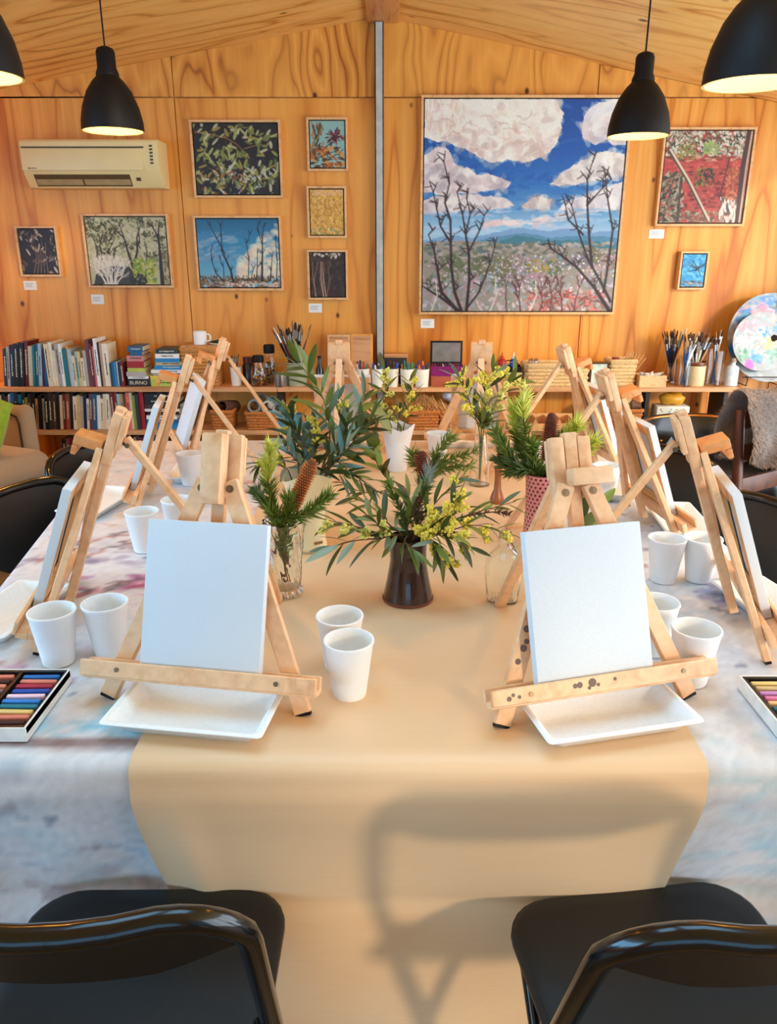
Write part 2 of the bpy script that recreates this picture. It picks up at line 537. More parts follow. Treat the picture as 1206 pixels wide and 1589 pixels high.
for sg in (-1, 1):
    x0, x1 = RIDGE_X + sg * .09, RIDGE_X + sg * SKX
    for x in (x0, x1):
        fr.bar((x, SKY0, ceil_z(x) + .03), (x, SKY1, ceil_z(x) + .03), .04, .05)
    for y in (SKY0 + .02, SKY1 - .02):
        fr.bar((x0, y, ceil_z(x0) + .03), (x1, y, ceil_z(x1) + .03), .04, .05)
tag(fr.build('added_roof_window', flat('door_frame_charcoal', (60, 60, 62), .4)), 'charcoal framed roof window added to light the table', kind='structure')  # frame of the added roof opening, out of view
slope(LX - .1, RIDGE_X - .001)
slope(RIDGE_X + .001, RX + .1)
tag(MB().bb(RIDGE_X - .075, RIDGE_X + .095, REAR_Y, WALL_Y - .02, 2.635, 2.76).build('trim_1', M['beam'], bevel=.004), 'pine ridge beam along the ceiling', kind='structure')
# galvanised post under the ridge
po = thing('steel_post', 'grey galvanised steel post standing against the end wall', 'post', (ony(589.5, 400, 4.736).x, 4.736, 0))
MB().bb(-.025, .025, -.004, .004, 0.012, 2.632).bb(.017, .025, -.004, .044, .012, 2.632).bb(-.025, -.017, -.004, .044, .012, 2.632).build('channel', M['galv'], po, bevel=.0015, seg=1)
MB().bb(-.05, .05, -.004, .045, 0, .012).build('base_plate', M['galv'], po)
# ------------------------------------------------------------------ a small painter: brush strokes on a colour grid
class Cv:
    def __init__(s, w, h, col):
        s.w, s.h = w, h
        s.a = np.zeros((h, w, 3), dtype=np.float64)
        s.a[:] = np.array(col) / 255.0
        s.r = random.Random(w * 31 + h)
        s.nr = np.random.RandomState(w * 7 + h)
    def _put(s, x0, y0, mask, col, al=1.0):
        h, w = mask.shape
        reg = s.a[y0:y0 + h, x0:x0 + w]
        k = (mask * al)[..., None]
        reg[:] = reg * (1 - k) + np.array(col) / 255.0 * k
    def _box(s, x0, x1, y0, y1):
        return max(0, int(x0)), min(s.w, int(x1) + 2), max(0, int(y0)), min(s.h, int(y1) + 2)
    def grad(s, stops):
        for j in range(s.h):
            v = j / (s.h - 1)
            for (p0, c0), (p1, c1) in zip(stops, stops[1:]):
                if p0 <= v <= p1:
                    t = (v - p0) / max(1e-6, p1 - p0)
                    s.a[j] = (np.array(c0) * (1 - t) + np.array(c1) * t) / 255.0
    def poly(s, pts, col, al=1.0, wob=0.0):
        P = [(x * s.w, y * s.h) for x, y in pts]
        if wob:
            Q = []
            for (x0, y0), (x1, y1) in zip(P, P[1:] + P[:1]):
                n = max(2, int(math.hypot(x1 - x0, y1 - y0) / 5))
                for k in range(n):
                    t = k / n
                    Q.append((x0 + (x1 - x0) * t + s.r.uniform(-wob, wob), y0 + (y1 - y0) * t + s.r.uniform(-wob, wob)))
            P = Q
        xs, ys = [p[0] for p in P], [p[1] for p in P]
        x0, x1, y0, y1 = s._box(min(xs), max(xs), min(ys), max(ys))
        if x1 <= x0 or y1 <= y0: return
        X, Y = np.meshgrid(np.arange(x0, x1) + .5, np.arange(y0, y1) + .5)
        ins = np.zeros(X.shape, bool)
        for (ax, ay), (bx, by) in zip(P, P[1:] + P[:1]):
            if ay == by: continue
            c = ((ay > Y) != (by > Y)) & (X < (bx - ax) * (Y - ay) / (by - ay) + ax)
            ins ^= c
        s._put(x0, y0, ins.astype(float), col, al)
    def seg(s, ax, ay, bx, by, w0, w1, col, al=1.0):
        w = max(w0, w1) + 1
        x0, x1, y0, y1 = s._box(min(ax, bx) - w, max(ax, bx) + w, min(ay, by) - w, max(ay, by) + w)
        if x1 <= x0 or y1 <= y0: return
        X, Y = np.meshgrid(np.arange(x0, x1) + .5, np.arange(y0, y1) + .5)
        dx, dy = bx - ax, by - ay
        t = np.clip(((X - ax) * dx + (Y - ay) * dy) / (dx * dx + dy * dy + 1e-9), 0, 1)
        d = np.hypot(X - ax - t * dx, Y - ay - t * dy)
        s._put(x0, y0, np.clip((w0 + (w1 - w0) * t) / 2 - d + .5, 0, 1), col, al)
    def line(s, pts, w0, w1, col, al=1.0):
        P = [(x * s.w, y * s.h) for x, y in pts]
        n = len(P) - 1
        for i in range(n):
            s.seg(*P[i], *P[i + 1], w0 + (w1 - w0) * i / n, w0 + (w1 - w0) * (i + 1) / n, col, al)
    def dab(s, x, y, ln, wd, ang, col, al=1.0):
        """leaf-shaped stroke, centre in unit coordinates, size in cells"""
        cx, cy = x * s.w, y * s.h
        x0, x1, y0, y1 = s._box(cx - ln, cx + ln, cy - ln, cy + ln)
        if x1 <= x0 or y1 <= y0: return
        X, Y = np.meshgrid(np.arange(x0, x1) + .5 - cx, np.arange(y0, y1) + .5 - cy)
        ca, sa = math.cos(ang), math.sin(ang)
        U, V = X * ca + Y * sa, -X * sa + Y * ca
        d = (2 * U / ln) ** 2 + (2 * V / wd) ** 2
        s._put(x0, y0, np.clip((1.15 - d) * 3, 0, 1), col, al)
    def scatter(s, n, box, ln, wd, ang, cols, al=0.9):
        for _ in range(n):
            s.dab(s.r.uniform(box[0], box[1]), s.r.uniform(box[2], box[3]), s.r.uniform(*ln), s.r.uniform(*wd),
                  s.r.uniform(*ang), s.r.choice(cols), al)
    def tree(s, x, y, ang, ln, w, col, depth, spread=.45, bend=.25):
        """branching strokes; ln in cells"""
        cx, cy = x * s.w, y * s.h
        n = 5
        for k in range(n):
            a2 = ang + s.r.uniform(-bend, bend)
            nx, ny = cx + math.cos(a2) * ln / n, cy - math.sin(a2) * ln / n
            s.seg(cx, cy, nx, ny, w * (1 - .1 * k), w * (1 - .1 * (k + 1)), col)
            cx, cy = nx, ny
            if depth > 0 and k > 0 and s.r.random() < .75:
                s.tree(cx / s.w, cy / s.h, ang + s.r.choice((-1, 1)) * s.r.uniform(spread * .7, spread * 1.5), ln * s.r.uniform(.25, .5), max(.8, w * .55), col, depth - 1, spread, bend)
        if depth > 0:
            for sg in (-1, 1):
                s.tree(cx / s.w, cy / s.h, ang + sg * s.r.uniform(.2, spread), ln * .4, max(.8, w * .55), col, depth - 1, spread, bend)
    def noise(s, amt):
        s.a += s.nr.uniform(-amt, amt, s.a.shape[:2])[..., None]
        s.a = np.clip(s.a, 0.01, 1)

def art_big():
    c = Cv(232, 250, (30, 88, 160))
    c.grad([(0, (24, 74, 150)), (.2, (18, 82, 160)), (.38, (38, 108, 176)), (.5, (96, 150, 190)), (.6, (160, 196, 214)), (1, (150, 150, 150))])
    c.scatter(160, (0, 1, 0, .5), (10, 26), (3, 7), (-.5, .5), [(16, 70, 146), (30, 92, 170), (50, 110, 180)], .35)
    cream, pinky, shade = (238, 230, 214), (224, 190, 184), (176, 158, 158)
    def cloud(pts, base, lo):
        c.poly(pts, base, 1, 1.5)
        xs, ys = [p[0] for p in pts], [p[1] for p in pts]
        for _ in range(int(260 * (max(xs) - min(xs)) * (max(ys) - min(ys)) * 8) + 10):
            x, y = c.r.uniform(min(xs), max(xs)), c.r.uniform(min(ys), max(ys))
            ins = False
            for (ax, ay), (bx, by) in zip(pts, pts[1:] + pts[:1]):
                if (ay > y) != (by > y) and x < (bx - ax) * (y - ay) / (by - ay) + ax:
                    ins = not ins
            if ins:
                t = (y - min(ys)) / (max(ys) - min(ys))
                c.dab(x, y, c.r.uniform(9, 20), c.r.uniform(5, 10), c.r.uniform(0, 3.1), c.r.choice([base, (246, 240, 226)] if c.r.random() > t * .75 else lo), .38)
    cloud([(0, 0), (.64, 0), (.675, .06), (.67, .17), (.63, .23), (.57, .27), (.5, .285), (.42, .27), (.34, .29), (.27, .255), (.2, .225), (.12, .19), (.05, .185), (0, .17)],
          cream, [(226, 196, 188), (214, 178, 160), (198, 168, 160), (236, 214, 190)])
    for k in range(46):
        a = c.r.uniform(0, 6.28)
        rr = c.r.uniform(.012, .04)
        qx, qy = c.r.uniform(.04, .5), c.r.uniform(.05, .23)
        c.line([(qx + rr * 1.6 * math.cos(a + t * .5), qy + rr * math.sin(a + t * .5)) for t in range(4)], 2.2, 1, c.r.choice([(200, 150, 130), (232, 180, 176), (190, 146, 124), (244, 236, 220), (214, 200, 150)]), .35)
    c.scatter(40, (0, .2, .01, .15), (8, 18), (2, 4), (1.0, 2.0), [(226, 180, 178), (222, 190, 150), (240, 226, 206)], .4)
    cloud([(.77, .12), (.79, .06), (.85, .02), (.9, 0), (1, 0), (1, .21), (.95, .21), (.9, .185), (.85, .205), (.79, .18)], (226, 222, 220), [shade, (190, 184, 196), pinky])
    cloud([(0, .25), (.05, .215), (.1, .215), (.135, .25), (.165, .3), (.22, .305), (.26, .345), (.31, .33), (.37, .345), (.44, .37), (.42, .4), (.3, .42), (.1, .43), (0, .42)], (226, 206, 200), [shade, (200, 168, 164), (168, 152, 160)])
    cloud([(.635, .385), (.7, .32), (.76, .29), (.84, .25), (.93, .23), (1, .25), (1, .345), (.9, .36), (.8, .38), (.7, .39)], (230, 218, 206), [shade, (206, 186, 172)])
    cloud([(0, .46), (.1, .43), (.3, .435), (.42, .445), (.46, .485), (.3, .505), (0, .52)], (214, 198, 192), [shade, (180, 160, 164)])
    cloud([(.49, .49), (.53, .455), (.58, .438), (.65, .455), (.64, .5), (.55, .5)], (224, 210, 198), [shade, (180, 150, 140)])
    cloud([(.66, .53), (.72, .47), (.85, .42), (1, .37), (1, .5), (.85, .51), (.7, .54)], (222, 210, 206), [shade, (196, 186, 196)])
    cloud([(.3, .575), (.38, .55), (.46, .552), (.5, .57), (.4, .58)], (232, 206, 198), [pinky])
    cloud([(.5, .56), (.6, .54), (.75, .53), (.66, .56), (.56, .57)], (228, 216, 210), [pinky])
    c.scatter(60, (0, 1, .5, .62), (14, 34), (2, 4), (-.1, .1), [(150, 196, 220), (176, 206, 222), (120, 174, 208), (196, 196, 214)], .5)
    c.poly([(0, .65), (.14, .625), (.25, .635), (.38, .61), (.5, .585), (.62, .605), (.75, .59), (.88, .61), (1, .6), (1, .7), (0, .7)], (120, 158, 192), 1, 1)
    c.poly([(.28, .65), (.42, .625), (.52, .61), (.66, .635), (.8, .625), (1, .635), (1, .7), (.28, .7)], (84, 136, 162), 1, 1)
    c.poly([(.4, .65), (.48, .625), (.56, .63), (.66, .65), (.8, .645), (1, .66), (1, .72), (.3, .72)], (62, 118, 130), 1, 1)
    c.poly([(0, .66), (.15, .65), (.3, .655), (.45, .665), (.6, .67), (1, .69), (1, 1), (0, 1)], (150, 140, 124), 1, 1.5)
    c.scatter(420, (0, 1, .66, .76), (4, 10), (2, 5), (-.4, .4), [(150, 138, 116), (118, 116, 90), (96, 104, 84), (168, 152, 138), (84, 104, 96), (186, 172, 160)], .8)
    for _ in range(34):
        x, y, rr = c.r.uniform(0, 1), c.r.uniform(.72, .86), c.r.uniform(.03, .06)
        c.dab(x, y, rr * 2 * c.w, rr * 1.8 * c.w, 0, c.r.choice([(112, 108, 72), (140, 118, 108), (168, 140, 132), (92, 102, 62), (150, 128, 120), (120, 112, 112)]), .85)
        for q in range(26):
            a, r2 = c.r.uniform(0, 6.28), c.r.uniform(0, rr)
            c.dab(x + r2 * math.cos(a), y + r2 * math.sin(a) * .9, c.r.uniform(2.5, 5), 2, c.r.uniform(0, 3), c.r.choice([(196, 178, 172), (84, 86, 60), (206, 190, 196), (124, 96, 88), (150, 150, 110)]), .8)
    c.scatter(30, (.55, .68, .74, .8), (3, 6), (2, 4), (0, 3), [(186, 150, 50), (150, 130, 50)], .9)
    c.scatter(380, (0, 1, .82, 1), (4, 12), (2, 5), (0, 3.1), [(190, 152, 156), (168, 142, 152), (150, 164, 170), (196, 176, 176), (134, 146, 140), (176, 130, 134), (208, 190, 190), (120, 132, 120)], .8)
    c.scatter(240, (.35, 1, .72, .9), (2, 4), (1.5, 2.5), (0, 3), [(226, 220, 216), (150, 130, 170), (206, 150, 160), (120, 160, 170), (236, 230, 220)], .85)
    c.scatter(120, (.55, .95, .9, 1), (6, 14), (1.5, 3), (-1.4, 1.4), [(150, 74, 64), (184, 84, 76), (120, 70, 60), (206, 120, 110)], .85)
    dk = (44, 24, 26)
    for pts, w in (([(.19, 1), (.1, .9), (.08, .8), (.06, .7), (.03, .62)], 4.5), ([(.21, 1), (.17, .9), (.15, .78), (.145, .66), (.14, .55), (.11, .47), (.13, .38), (.1, .28)], 4),
                   ([(.235, 1), (.245, .85), (.24, .72), (.22, .62), (.2, .52), (.17, .42)], 4), ([(.2, 1), (.1, .93), (.03, .89), (0, .87)], 4), ([(.24, .98), (.3, .9), (.35, .76), (.37, .68)], 2.6),
                   ([(.145, .66), (.09, .58), (.07, .5), (.05, .42)], 2.4), ([(.24, .7), (.29, .6), (.31, .53)], 2.2), ([(.22, .62), (.24, .52), (.22, .45)], 2),
                   ([(.99, 1), (.9, .88), (.8, .78), (.68, .7)], 5), ([(.99, .95), (.93, .85), (.86, .75), (.8, .62), (.75, .48)], 3.6), ([(.95, .9), (.96, .78), (.97, .6), (.93, .45), (.91, .35)], 3.4),
                   ([(.88, .78), (.85, .62), (.83, .48), (.82, .36), (.84, .28)], 3.2), ([(.82, .62), (.74, .55), (.72, .48)], 2.2), ([(.83, .48), (.9, .4), (.94, .36)], 2), ([(.8, .78), (.72, .72), (.66, .69)], 2.2)):
        c.line(pts, w, 1.0, dk)
        for x, y in pts[1:]:
            for q in range(2):
                a = c.r.uniform(.7, 2.4)
                c.line([(x, y), (x + .05 * math.cos(a), y - .05 * math.sin(a))], 1.4, .8, dk)
                c.line([(x + .03 * math.cos(a), y - .03 * math.sin(a)), (x + .05 * math.cos(a + .8), y - .055 * math.sin(a + .8))], 1.2, .8, dk)
    for x in (.45, .52, .62, .68, .74, .8):
        c.tree(x, 1, 1.57 + c.r.uniform(-.2, .2), 30, 2, (96, 52, 52), 2)
    for x in (.05, .36, .57):
        c.line([(x, 1), (x + .03, .92), (x + .02, .84)], 1.6, 1, (214, 208, 190))
    c.noise(.02)
    return c
def art_leaves():
    c = Cv(150, 128, (34, 24, 22))
    c.scatter(260, (0, 1, 0, 1), (6, 16), (3, 7), (0, 3.1), [(30, 22, 22), (48, 36, 28), (44, 40, 24), (24, 18, 24), (60, 44, 30)], .8)
    c.line([(.03, .12), (.2, .15), (.38, .2), (.5, .28), (.62, .42)], 3, 1.5, (140, 96, 62))
    c.line([(.35, .2), (.45, .13), (.6, .04)], 2, 1, (150, 110, 60))
    c.line([(.6, .35), (.75, .3), (.85, .3)], 2, 1, (150, 100, 60))
    g = [(150, 150, 70), (120, 128, 60), (176, 176, 110), (196, 192, 150), (104, 112, 52), (160, 140, 60)]
    for x, y, n in ((.1, .1, 7), (.25, .14, 7), (.92, .12, 7), (.1, .28, 8), (.92, .6, 8), (.6, .1, 7), (.45, .35, 9), (.08, .72, 8), (.45, .1, 8), (.72, .2, 12), (.85, .35, 10), (.55, .5, 10), (.25, .35, 10), (.15, .5, 8), (.4, .55, 12), (.3, .75, 14), (.2, .9, 10), (.7, .65, 12), (.65, .85, 14), (.85, .8, 12), (.5, .8, 10)):
        for _ in range(n):
            c.dab(x + c.r.uniform(-.11, .11), y + c.r.uniform(-.1, .1), c.r.uniform(10, 19), c.r.uniform(3.5, 6), c.r.uniform(-1.2, 2.4), c.r.choice(g), .9)
    c.scatter(60, (.3, 1, .6, 1), (6, 10), (2, 3.5), (.6, 2.4), [(206, 204, 186), (170, 176, 160), (120, 120, 90)], .85)
    c.scatter(30, (0, .6, .62, 1), (6, 12), (2, 4), (0, 3), [(150, 80, 34), (180, 110, 50), (120, 60, 30)], .8)
    c.noise(.02)
    return c
def art_deadtrees():
    c = Cv(150, 122, (60, 130, 170))
    c.grad([(0, (28, 96, 130)), (.3, (48, 128, 168)), (.7, (92, 160, 190)), (1, (140, 180, 190))])
    c.scatter(60, (0, .5, .2, .6), (14, 30), (4, 9), (-.6, .2), [(130, 160, 186), (160, 176, 192), (60, 130, 170), (110, 150, 180)], .5)
    for _ in range(160):
        x = c.r.uniform(.5, 1)
        c.dab(x, c.r.uniform(max(.05, .75 - (x - .4) * 1.2), .85), c.r.uniform(10, 22), c.r.uniform(6, 12), c.r.uniform(-.8, .8), c.r.choice([(226, 206, 178), (236, 222, 180), (214, 186, 176), (232, 226, 196)]), .5)
    c.scatter(200, (0, 1, .87, 1), (4, 10), (2, 5), (-.4, .4), [(120, 78, 34), (92, 62, 30), (150, 100, 50), (70, 60, 36)], .9)
    c.scatter(120, (0, 1, .83, .9), (3, 7), (2, 3), (.8, 2.2), [(104, 74, 34), (130, 92, 40), (80, 66, 34)], .8)
    c.scatter(60, (.25, 1, .92, .99), (4, 8), (3, 5), (0, 3), [(226, 210, 196), (196, 170, 150), (170, 140, 120)], .9)
    d = (38, 26, 26)
    for pts, w in (([(.41, .92), (.39, .75), (.34, .6), (.29, .45), (.3, .28), (.3, .1)], 4), ([(.33, .5), (.24, .28), (.17, .1)], 2), ([(.28, .9), (.2, .78), (.16, .6), (.16, .45)], 2.2), ([(.3, .84), (.3, .7), (.27, .6)], 1.6),
                   ([(.77, .9), (.78, .7), (.79, .5), (.8, .3), (.82, .12)], 4), ([(.79, .35), (.76, .2), (.75, .1)], 1.6), ([(.87, .9), (.89, .75), (.91, .55)], 2.6), ([(.7, .88), (.72, .7), (.73, .5)], 2), ([(.6, .86), (.62, .6), (.6, .35), (.65, .22)], 1.6), ([(.95, .9), (.97, .6), (.96, .3)], 1.8), ([(.64, .85), (.67, .72)], 1.4)):
        c.line(pts, w, 1, d)
        for x, y in pts[1:]:
            for q in range(2):
                a = c.r.uniform(.8, 2.3)
                c.line([(x, y), (x + .07 * math.cos(a), y - .08 * math.sin(a))], 1.3, .8, d)
    c.noise(.02)
    return c
def art_bush():
    c = Cv(150, 124, (186, 180, 140))
    c.scatter(300, (0, 1, 0, .75), (5, 12), (3, 7), (0, 3.1), [(206, 198, 166), (170, 164, 120), (150, 146, 96), (190, 180, 150), (130, 130, 84)], .8)
    for _ in range(30):
        x, y = c.r.uniform(0, 1), c.r.uniform(0, .55)
        for q in range(14):
            c.dab(x + c.r.uniform(-.08, .08), y + c.r.uniform(-.05, .05), c.r.uniform(4, 8), c.r.uniform(2.5, 4), c.r.uniform(0, 3), c.r.choice([(74, 72, 36), (96, 92, 46), (60, 56, 30), (120, 114, 64)]), .8)
    d = (46, 30, 22)
    for pts, w in (([(.55, .75), (.5, .5), (.47, .3), (.42, .08)], 5), ([(.55, .75), (.62, .5), (.63, .3), (.7, .1)], 5), ([(.47, .3), (.38, .2), (.3, .05)], 3), ([(.62, .45), (.66, .35), (.66, .1)], 3), ([(.9, .98), (.9, .7), (.9, .5), (.9, .25), (.93, .05)], 8), ([(.9, .3), (.84, .15), (.78, .06)], 3),
                   ([(.1, .7), (.12, .45), (.07, .25)], 3), ([(.18, .7), (.16, .4), (.22, .2)], 3), ([(.3, .65), (.35, .45), (.5, .35)], 2.5), ([(.3, .7), (.26, .5), (.36, .3)], 2), ([(.72, .65), (.74, .5), (.72, .35)], 2), ([(.9, .62), (.97, .5), (1, .48)], 3)):
        c.line(pts, w, 1.2, d)
    c.poly([(.02, 1), (.1, .8), (.3, .72), (.5, .72), (.58, .85), (.58, 1)], (52, 44, 34), .9, 2)
    for k in range(11):
        x = .08 + .045 * k
        c.tree(.25 + (x - .3) * .3, 1.0, 1.57 - (x - .3) * 2.2, 36, 2.6, (226, 214, 196), 2, .5)
    c.scatter(200, (.55, .82, .62, .98), (4, 9), (3, 6), (0, 3), [(150, 160, 40), (120, 150, 40), (176, 176, 60), (90, 130, 40), (196, 190, 90)], .9)
    c.scatter(80, (.5, .7, .84, 1), (4, 9), (2, 4), (0, 3), [(40, 34, 24), (60, 50, 34)], .8)
    c.scatter(50, (.93, 1, .5, 1), (4, 8), (3, 4), (0, 3), [(110, 96, 60), (150, 130, 90)], .9)
    c.noise(.02)
    return c
def art_banksia_dark():
    c = Cv(70, 92, (40, 26, 22))
    for k in range(5):
        c.line([(.5 + .1 * k - .2, 1), (.45 + .06 * k, .6), (.5 + .13 * (k - 2), .1)], 2, 1, (150, 120, 96), .8)
    for _ in range(70):
        c.dab(c.r.uniform(0, 1), c.r.uniform(0, 1), c.r.uniform(9, 17), c.r.uniform(2.5, 5), c.r.uniform(.5, 2.6), c.r.choice([(196, 172, 146), (160, 132, 106), (110, 84, 62), (60, 40, 32), (214, 196, 170), (44, 28, 26)]), .9)
    c.noise(.02)
    return c
def art_protea():
    c = Cv(64, 86, (140, 180, 170))
    c.scatter(60, (0, 1, .55, 1), (8, 16), (4, 8), (-.8, .8), [(196, 112, 40), (170, 90, 34), (130, 76, 36), (214, 140, 60), (90, 56, 34)], .85)
    for k in range(60):
        a, rr = c.r.uniform(0, 6.28), c.r.uniform(0, .25)
        c.dab(.72 + rr * math.cos(a), .32 + rr * .8 * math.sin(a), 9, 2.6, a, c.r.choice([(70, 20, 28), (104, 30, 40), (50, 16, 24), (140, 60, 60)]), .9)
    for k in range(26):
        c.dab(.22 + c.r.uniform(-.15, .15), .3 + c.r.uniform(-.22, .25), c.r.uniform(12, 20), 3.5, c.r.uniform(1.1, 2.1), c.r.choice([(84, 74, 44), (130, 110, 60), (60, 50, 34), (170, 120, 80)]), .9)
    c.scatter(26, (0, 1, .5, 1), (10, 18), (1.5, 2.5), (-.9, .9), [(46, 28, 20), (70, 40, 26)], .8)
    c.noise(.02)
    return c
def art_gold():
    c = Cv(64, 82, (214, 160, 60))
    c.scatter(700, (0, 1, 0, 1), (3, 7), (1.6, 2.8), (.8, 2.4), [(226, 176, 70), (206, 140, 40), (236, 196, 110), (190, 124, 40), (230, 170, 120), (176, 130, 40)], .85)
    c.scatter(60, (0, 1, .85, 1), (3, 6), (2, 3), (0, 3), [(110, 130, 60), (140, 140, 70), (230, 190, 150)], .8)
    c.scatter(60, (.1, 1, 0, .12), (3, 6), (2, 3), (0, 3), [(236, 186, 140), (226, 170, 120)], .8)
    return c
def art_forest():
    c = Cv(64, 82, (52, 32, 26))
    c.scatter(160, (0, 1, 0, 1), (6, 14), (2, 5), (.8, 2.4), [(40, 26, 22), (70, 44, 32), (52, 50, 28), (84, 66, 40), (34, 22, 20)], .8)
    c.scatter(26, (0, 1, 0, .1), (4, 8), (2, 4), (0, 3), [(220, 206, 190), (150, 140, 110)], .9)
    for k in range(8):
        x = c.r.uniform(.05, .6)
        c.line([(x, 1), (x + c.r.uniform(-.1, .1), .6), (x + c.r.uniform(-.12, .12), .2)], 2, 1, c.r.choice([(150, 112, 92), (176, 140, 116), (120, 84, 66)]))
    c.noise(.02)
    return c
def art_red():
    c = Cv(130, 142, (170, 60, 50))
    c.scatter(420, (0, 1, .3, .95), (6, 14), (3, 6), (-.3, .3), [(186, 66, 56), (160, 52, 44), (206, 90, 76), (176, 78, 64), (196, 60, 60)], .8)
    c.scatter(130, (.3, .95, .38, .85), (4, 8), (2.5, 4), (-.3, .3), [(96, 30, 26), (120, 40, 34)], .85)
    c.scatter(420, (0, 1, 0, .27), (4, 10), (3, 5), (0, 3), [(196, 190, 166), (214, 208, 190), (160, 152, 126), (150, 140, 110), (206, 196, 176)], .9)
    c.scatter(130, (0, 1, 0, .27), (6, 12), (1.4, 2), (0, 3), [(60, 48, 34), (84, 70, 50), (40, 34, 26)], .85)
    c.scatter(50, (.15, .35, .14, .3), (5, 9), (2, 3), (.6, 2.6), [(130, 140, 60), (96, 110, 46), (170, 130, 60)], .9)
    c.scatter(40, (.45, .6, .12, .26), (5, 9), (2, 3), (.3, 2.8), [(110, 140, 60), (150, 170, 90)], .9)
    c.scatter(60, (0, 1, .27, .32), (8, 16), (2, 3), (-.15, .15), [(150, 60, 40), (110, 50, 34), (206, 150, 120)], .85)
    c.scatter(260, (0, .26, .45, 1), (5, 11), (2.5, 4.5), (0, 3), [(110, 96, 70), (70, 60, 44), (150, 136, 106), (40, 36, 28), (170, 160, 130)], .9)
    c.scatter(50, (.4, .62, .4, .6), (5, 10), (2, 4), (.5, 2.6), [(110, 96, 40), (70, 60, 30), (150, 120, 50), (40, 34, 24)], .9)
    c.scatter(120, (.2, .75, .87, 1), (4, 9), (2, 4), (0, 3), [(130, 116, 90), (80, 64, 50), (170, 150, 120), (110, 60, 46)], .9)
    c.scatter(90, (.72, 1, .72, 1), (8, 16), (2.5, 5), (.8, 1.9), [(206, 190, 176), (160, 140, 124), (90, 70, 60), (226, 214, 200)], .9)
    c.scatter(90, (.76, .92, .4, .75), (4, 8), (2, 4), (.5, 2), [(190, 96, 50), (150, 76, 40), (206, 120, 76)], .85)
    c.line([(.76, .3), (.73, .5), (.7, .72)], 2, 2, (70, 36, 28))
    c.line([(.22, .5), (.23, 1)], 3, 3, (74, 50, 38))
    c.line([(.05, .2), (.3, .52), (.6, .97)], 7, 5, (84, 60, 46))
    c.line([(.06, .2), (.31, .52), (.61, .97)], 3.5, 3, (214, 190, 160))
    c.line([(.97, 0), (.94, .4), (.96, 1)], 12, 10, (70, 38, 30))
    c.line([(.985, 0), (.97, .4), (.975, 1)], 3, 3, (196, 160, 136))
    c.noise(.02)
    return c
def art_bluefly():
    c = Cv(50, 66, (40, 140, 190))
    c.scatter(90, (0, 1, 0, .85), (6, 14), (3, 6), (-.8, .8), [(40, 150, 206), (80, 176, 214), (24, 110, 170), (120, 190, 210)], .7)
    c.scatter(50, (0, 1, .82, 1), (5, 9), (2, 4), (-.4, .4), [(90, 90, 100), (130, 130, 120), (60, 50, 60), (170, 160, 150)], .8)
    for a, l in ((.6, .5), (.75, .55), (2.6, .5), (2.8, .45), (3.4, .4), (2.2, .4), (1.2, .3), (5.2, .3)):
        c.line([(.7, .45), (.7 + l * math.cos(a) * 1.1, .45 - l * math.sin(a) * .8)], 2.4, 1, (26, 44, 60))
    c.dab(.66, .45, 12, 5, -.9, (20, 30, 44))
    return c

def painting(label, px, art, depth=0.035, fw=0.013):
    """px: outer frame corners tl, tr, br, bl in the photograph"""
    P = [ony(x, y, WALL_Y - .018 - depth) for x, y in px]
    cx = sum(p.x for p in P) / 4
    cz = sum(p.z for p in P) / 4
    w = ((P[1].x - P[0].x) + (P[2].x - P[3].x)) / 2
    h = ((P[0].z - P[3].z) + (P[1].z - P[2].z)) / 2
    t = thing('framed_painting', label, 'painting', (cx, WALL_Y - .0185, cz), 0, 'framed paintings on the end wall')
    for nm, x0, x1, z0, z1 in (('frame_rail', -w / 2, w / 2, h / 2 - fw, h / 2), ('frame_rail', -w / 2, w / 2, -h / 2, -h / 2 + fw),
                               ('frame_rail', -w / 2, -w / 2 + fw, -h / 2 + fw, h / 2 - fw), ('frame_rail', w / 2 - fw, w / 2, -h / 2 + fw, h / 2 - fw)):
        MB().bb(x0, x1, -depth, 0, z0, z1).build(nm, M['frame_wood'], t, bevel=.001, seg=1)
    MB().bb(-w / 2 + fw, w / 2 - fw, -.010, -.001, -h / 2 + fw, h / 2 - fw).build('backing', flat('frame_backing_black', (24, 16, 14), .7), t)
    gap = fw + .006
    cw, chh = w - 2 * gap, h - 2 * gap
    c = art()
    m_ = MB()
    nx, nz = c.w - 1, c.h - 1
    dy = -depth + .006
    m_.grid(lambda u, v: (-cw / 2 + cw * u, dy, chh / 2 - chh * v), nx, nz)
    nfront = len(m_.v)
    # canvas sides
    x, z = cw / 2, chh / 2
    m_.add([(-x, dy, z), (x, dy, z), (x, dy, -z), (-x, dy, -z), (-x, -.01, z), (x, -.01, z), (x, -.01, -z), (-x, -.01, -z)],
           [(0, 1, 5, 4), (1, 2, 6, 5), (2, 3, 7, 6), (3, 0, 4, 7)])
    me = m_.mesh('painted_canvas', M['paint'])
    colour_attr(me, np.concatenate([c.a.reshape(-1, 3), np.full((8, 3), .15)]))
    put('painted_canvas', me, t)
    return t
painting('large square painting of clouds, blue hills and bare branches', [(653, 147), (985, 147), (953, 489), (651, 487)], art_big, .045, .014)
painting('painting of pale green leaves on near black, beside the air conditioner', [(294, 184), (435, 187), (439, 308), (300, 306)], art_leaves)
painting('painting of dead trees against blue sky and cream cloud', [(299, 333), (435, 336), (441, 453), (306, 449)], art_deadtrees)
painting('painting of twisted gum trees and white dry bush below air conditioner', [(125, 331), (260, 332), (269, 447), (137, 446)], art_bush)
painting('small brown and white leaf painting leftmost on the wall', [(22, 351), (86, 350), (96, 429), (31, 430)], art_banksia_dark)
painting('small painting of a dark red flower, topmost of three beside the post', [(475, 181), (540, 182), (540, 266), (477, 265)], art_protea)
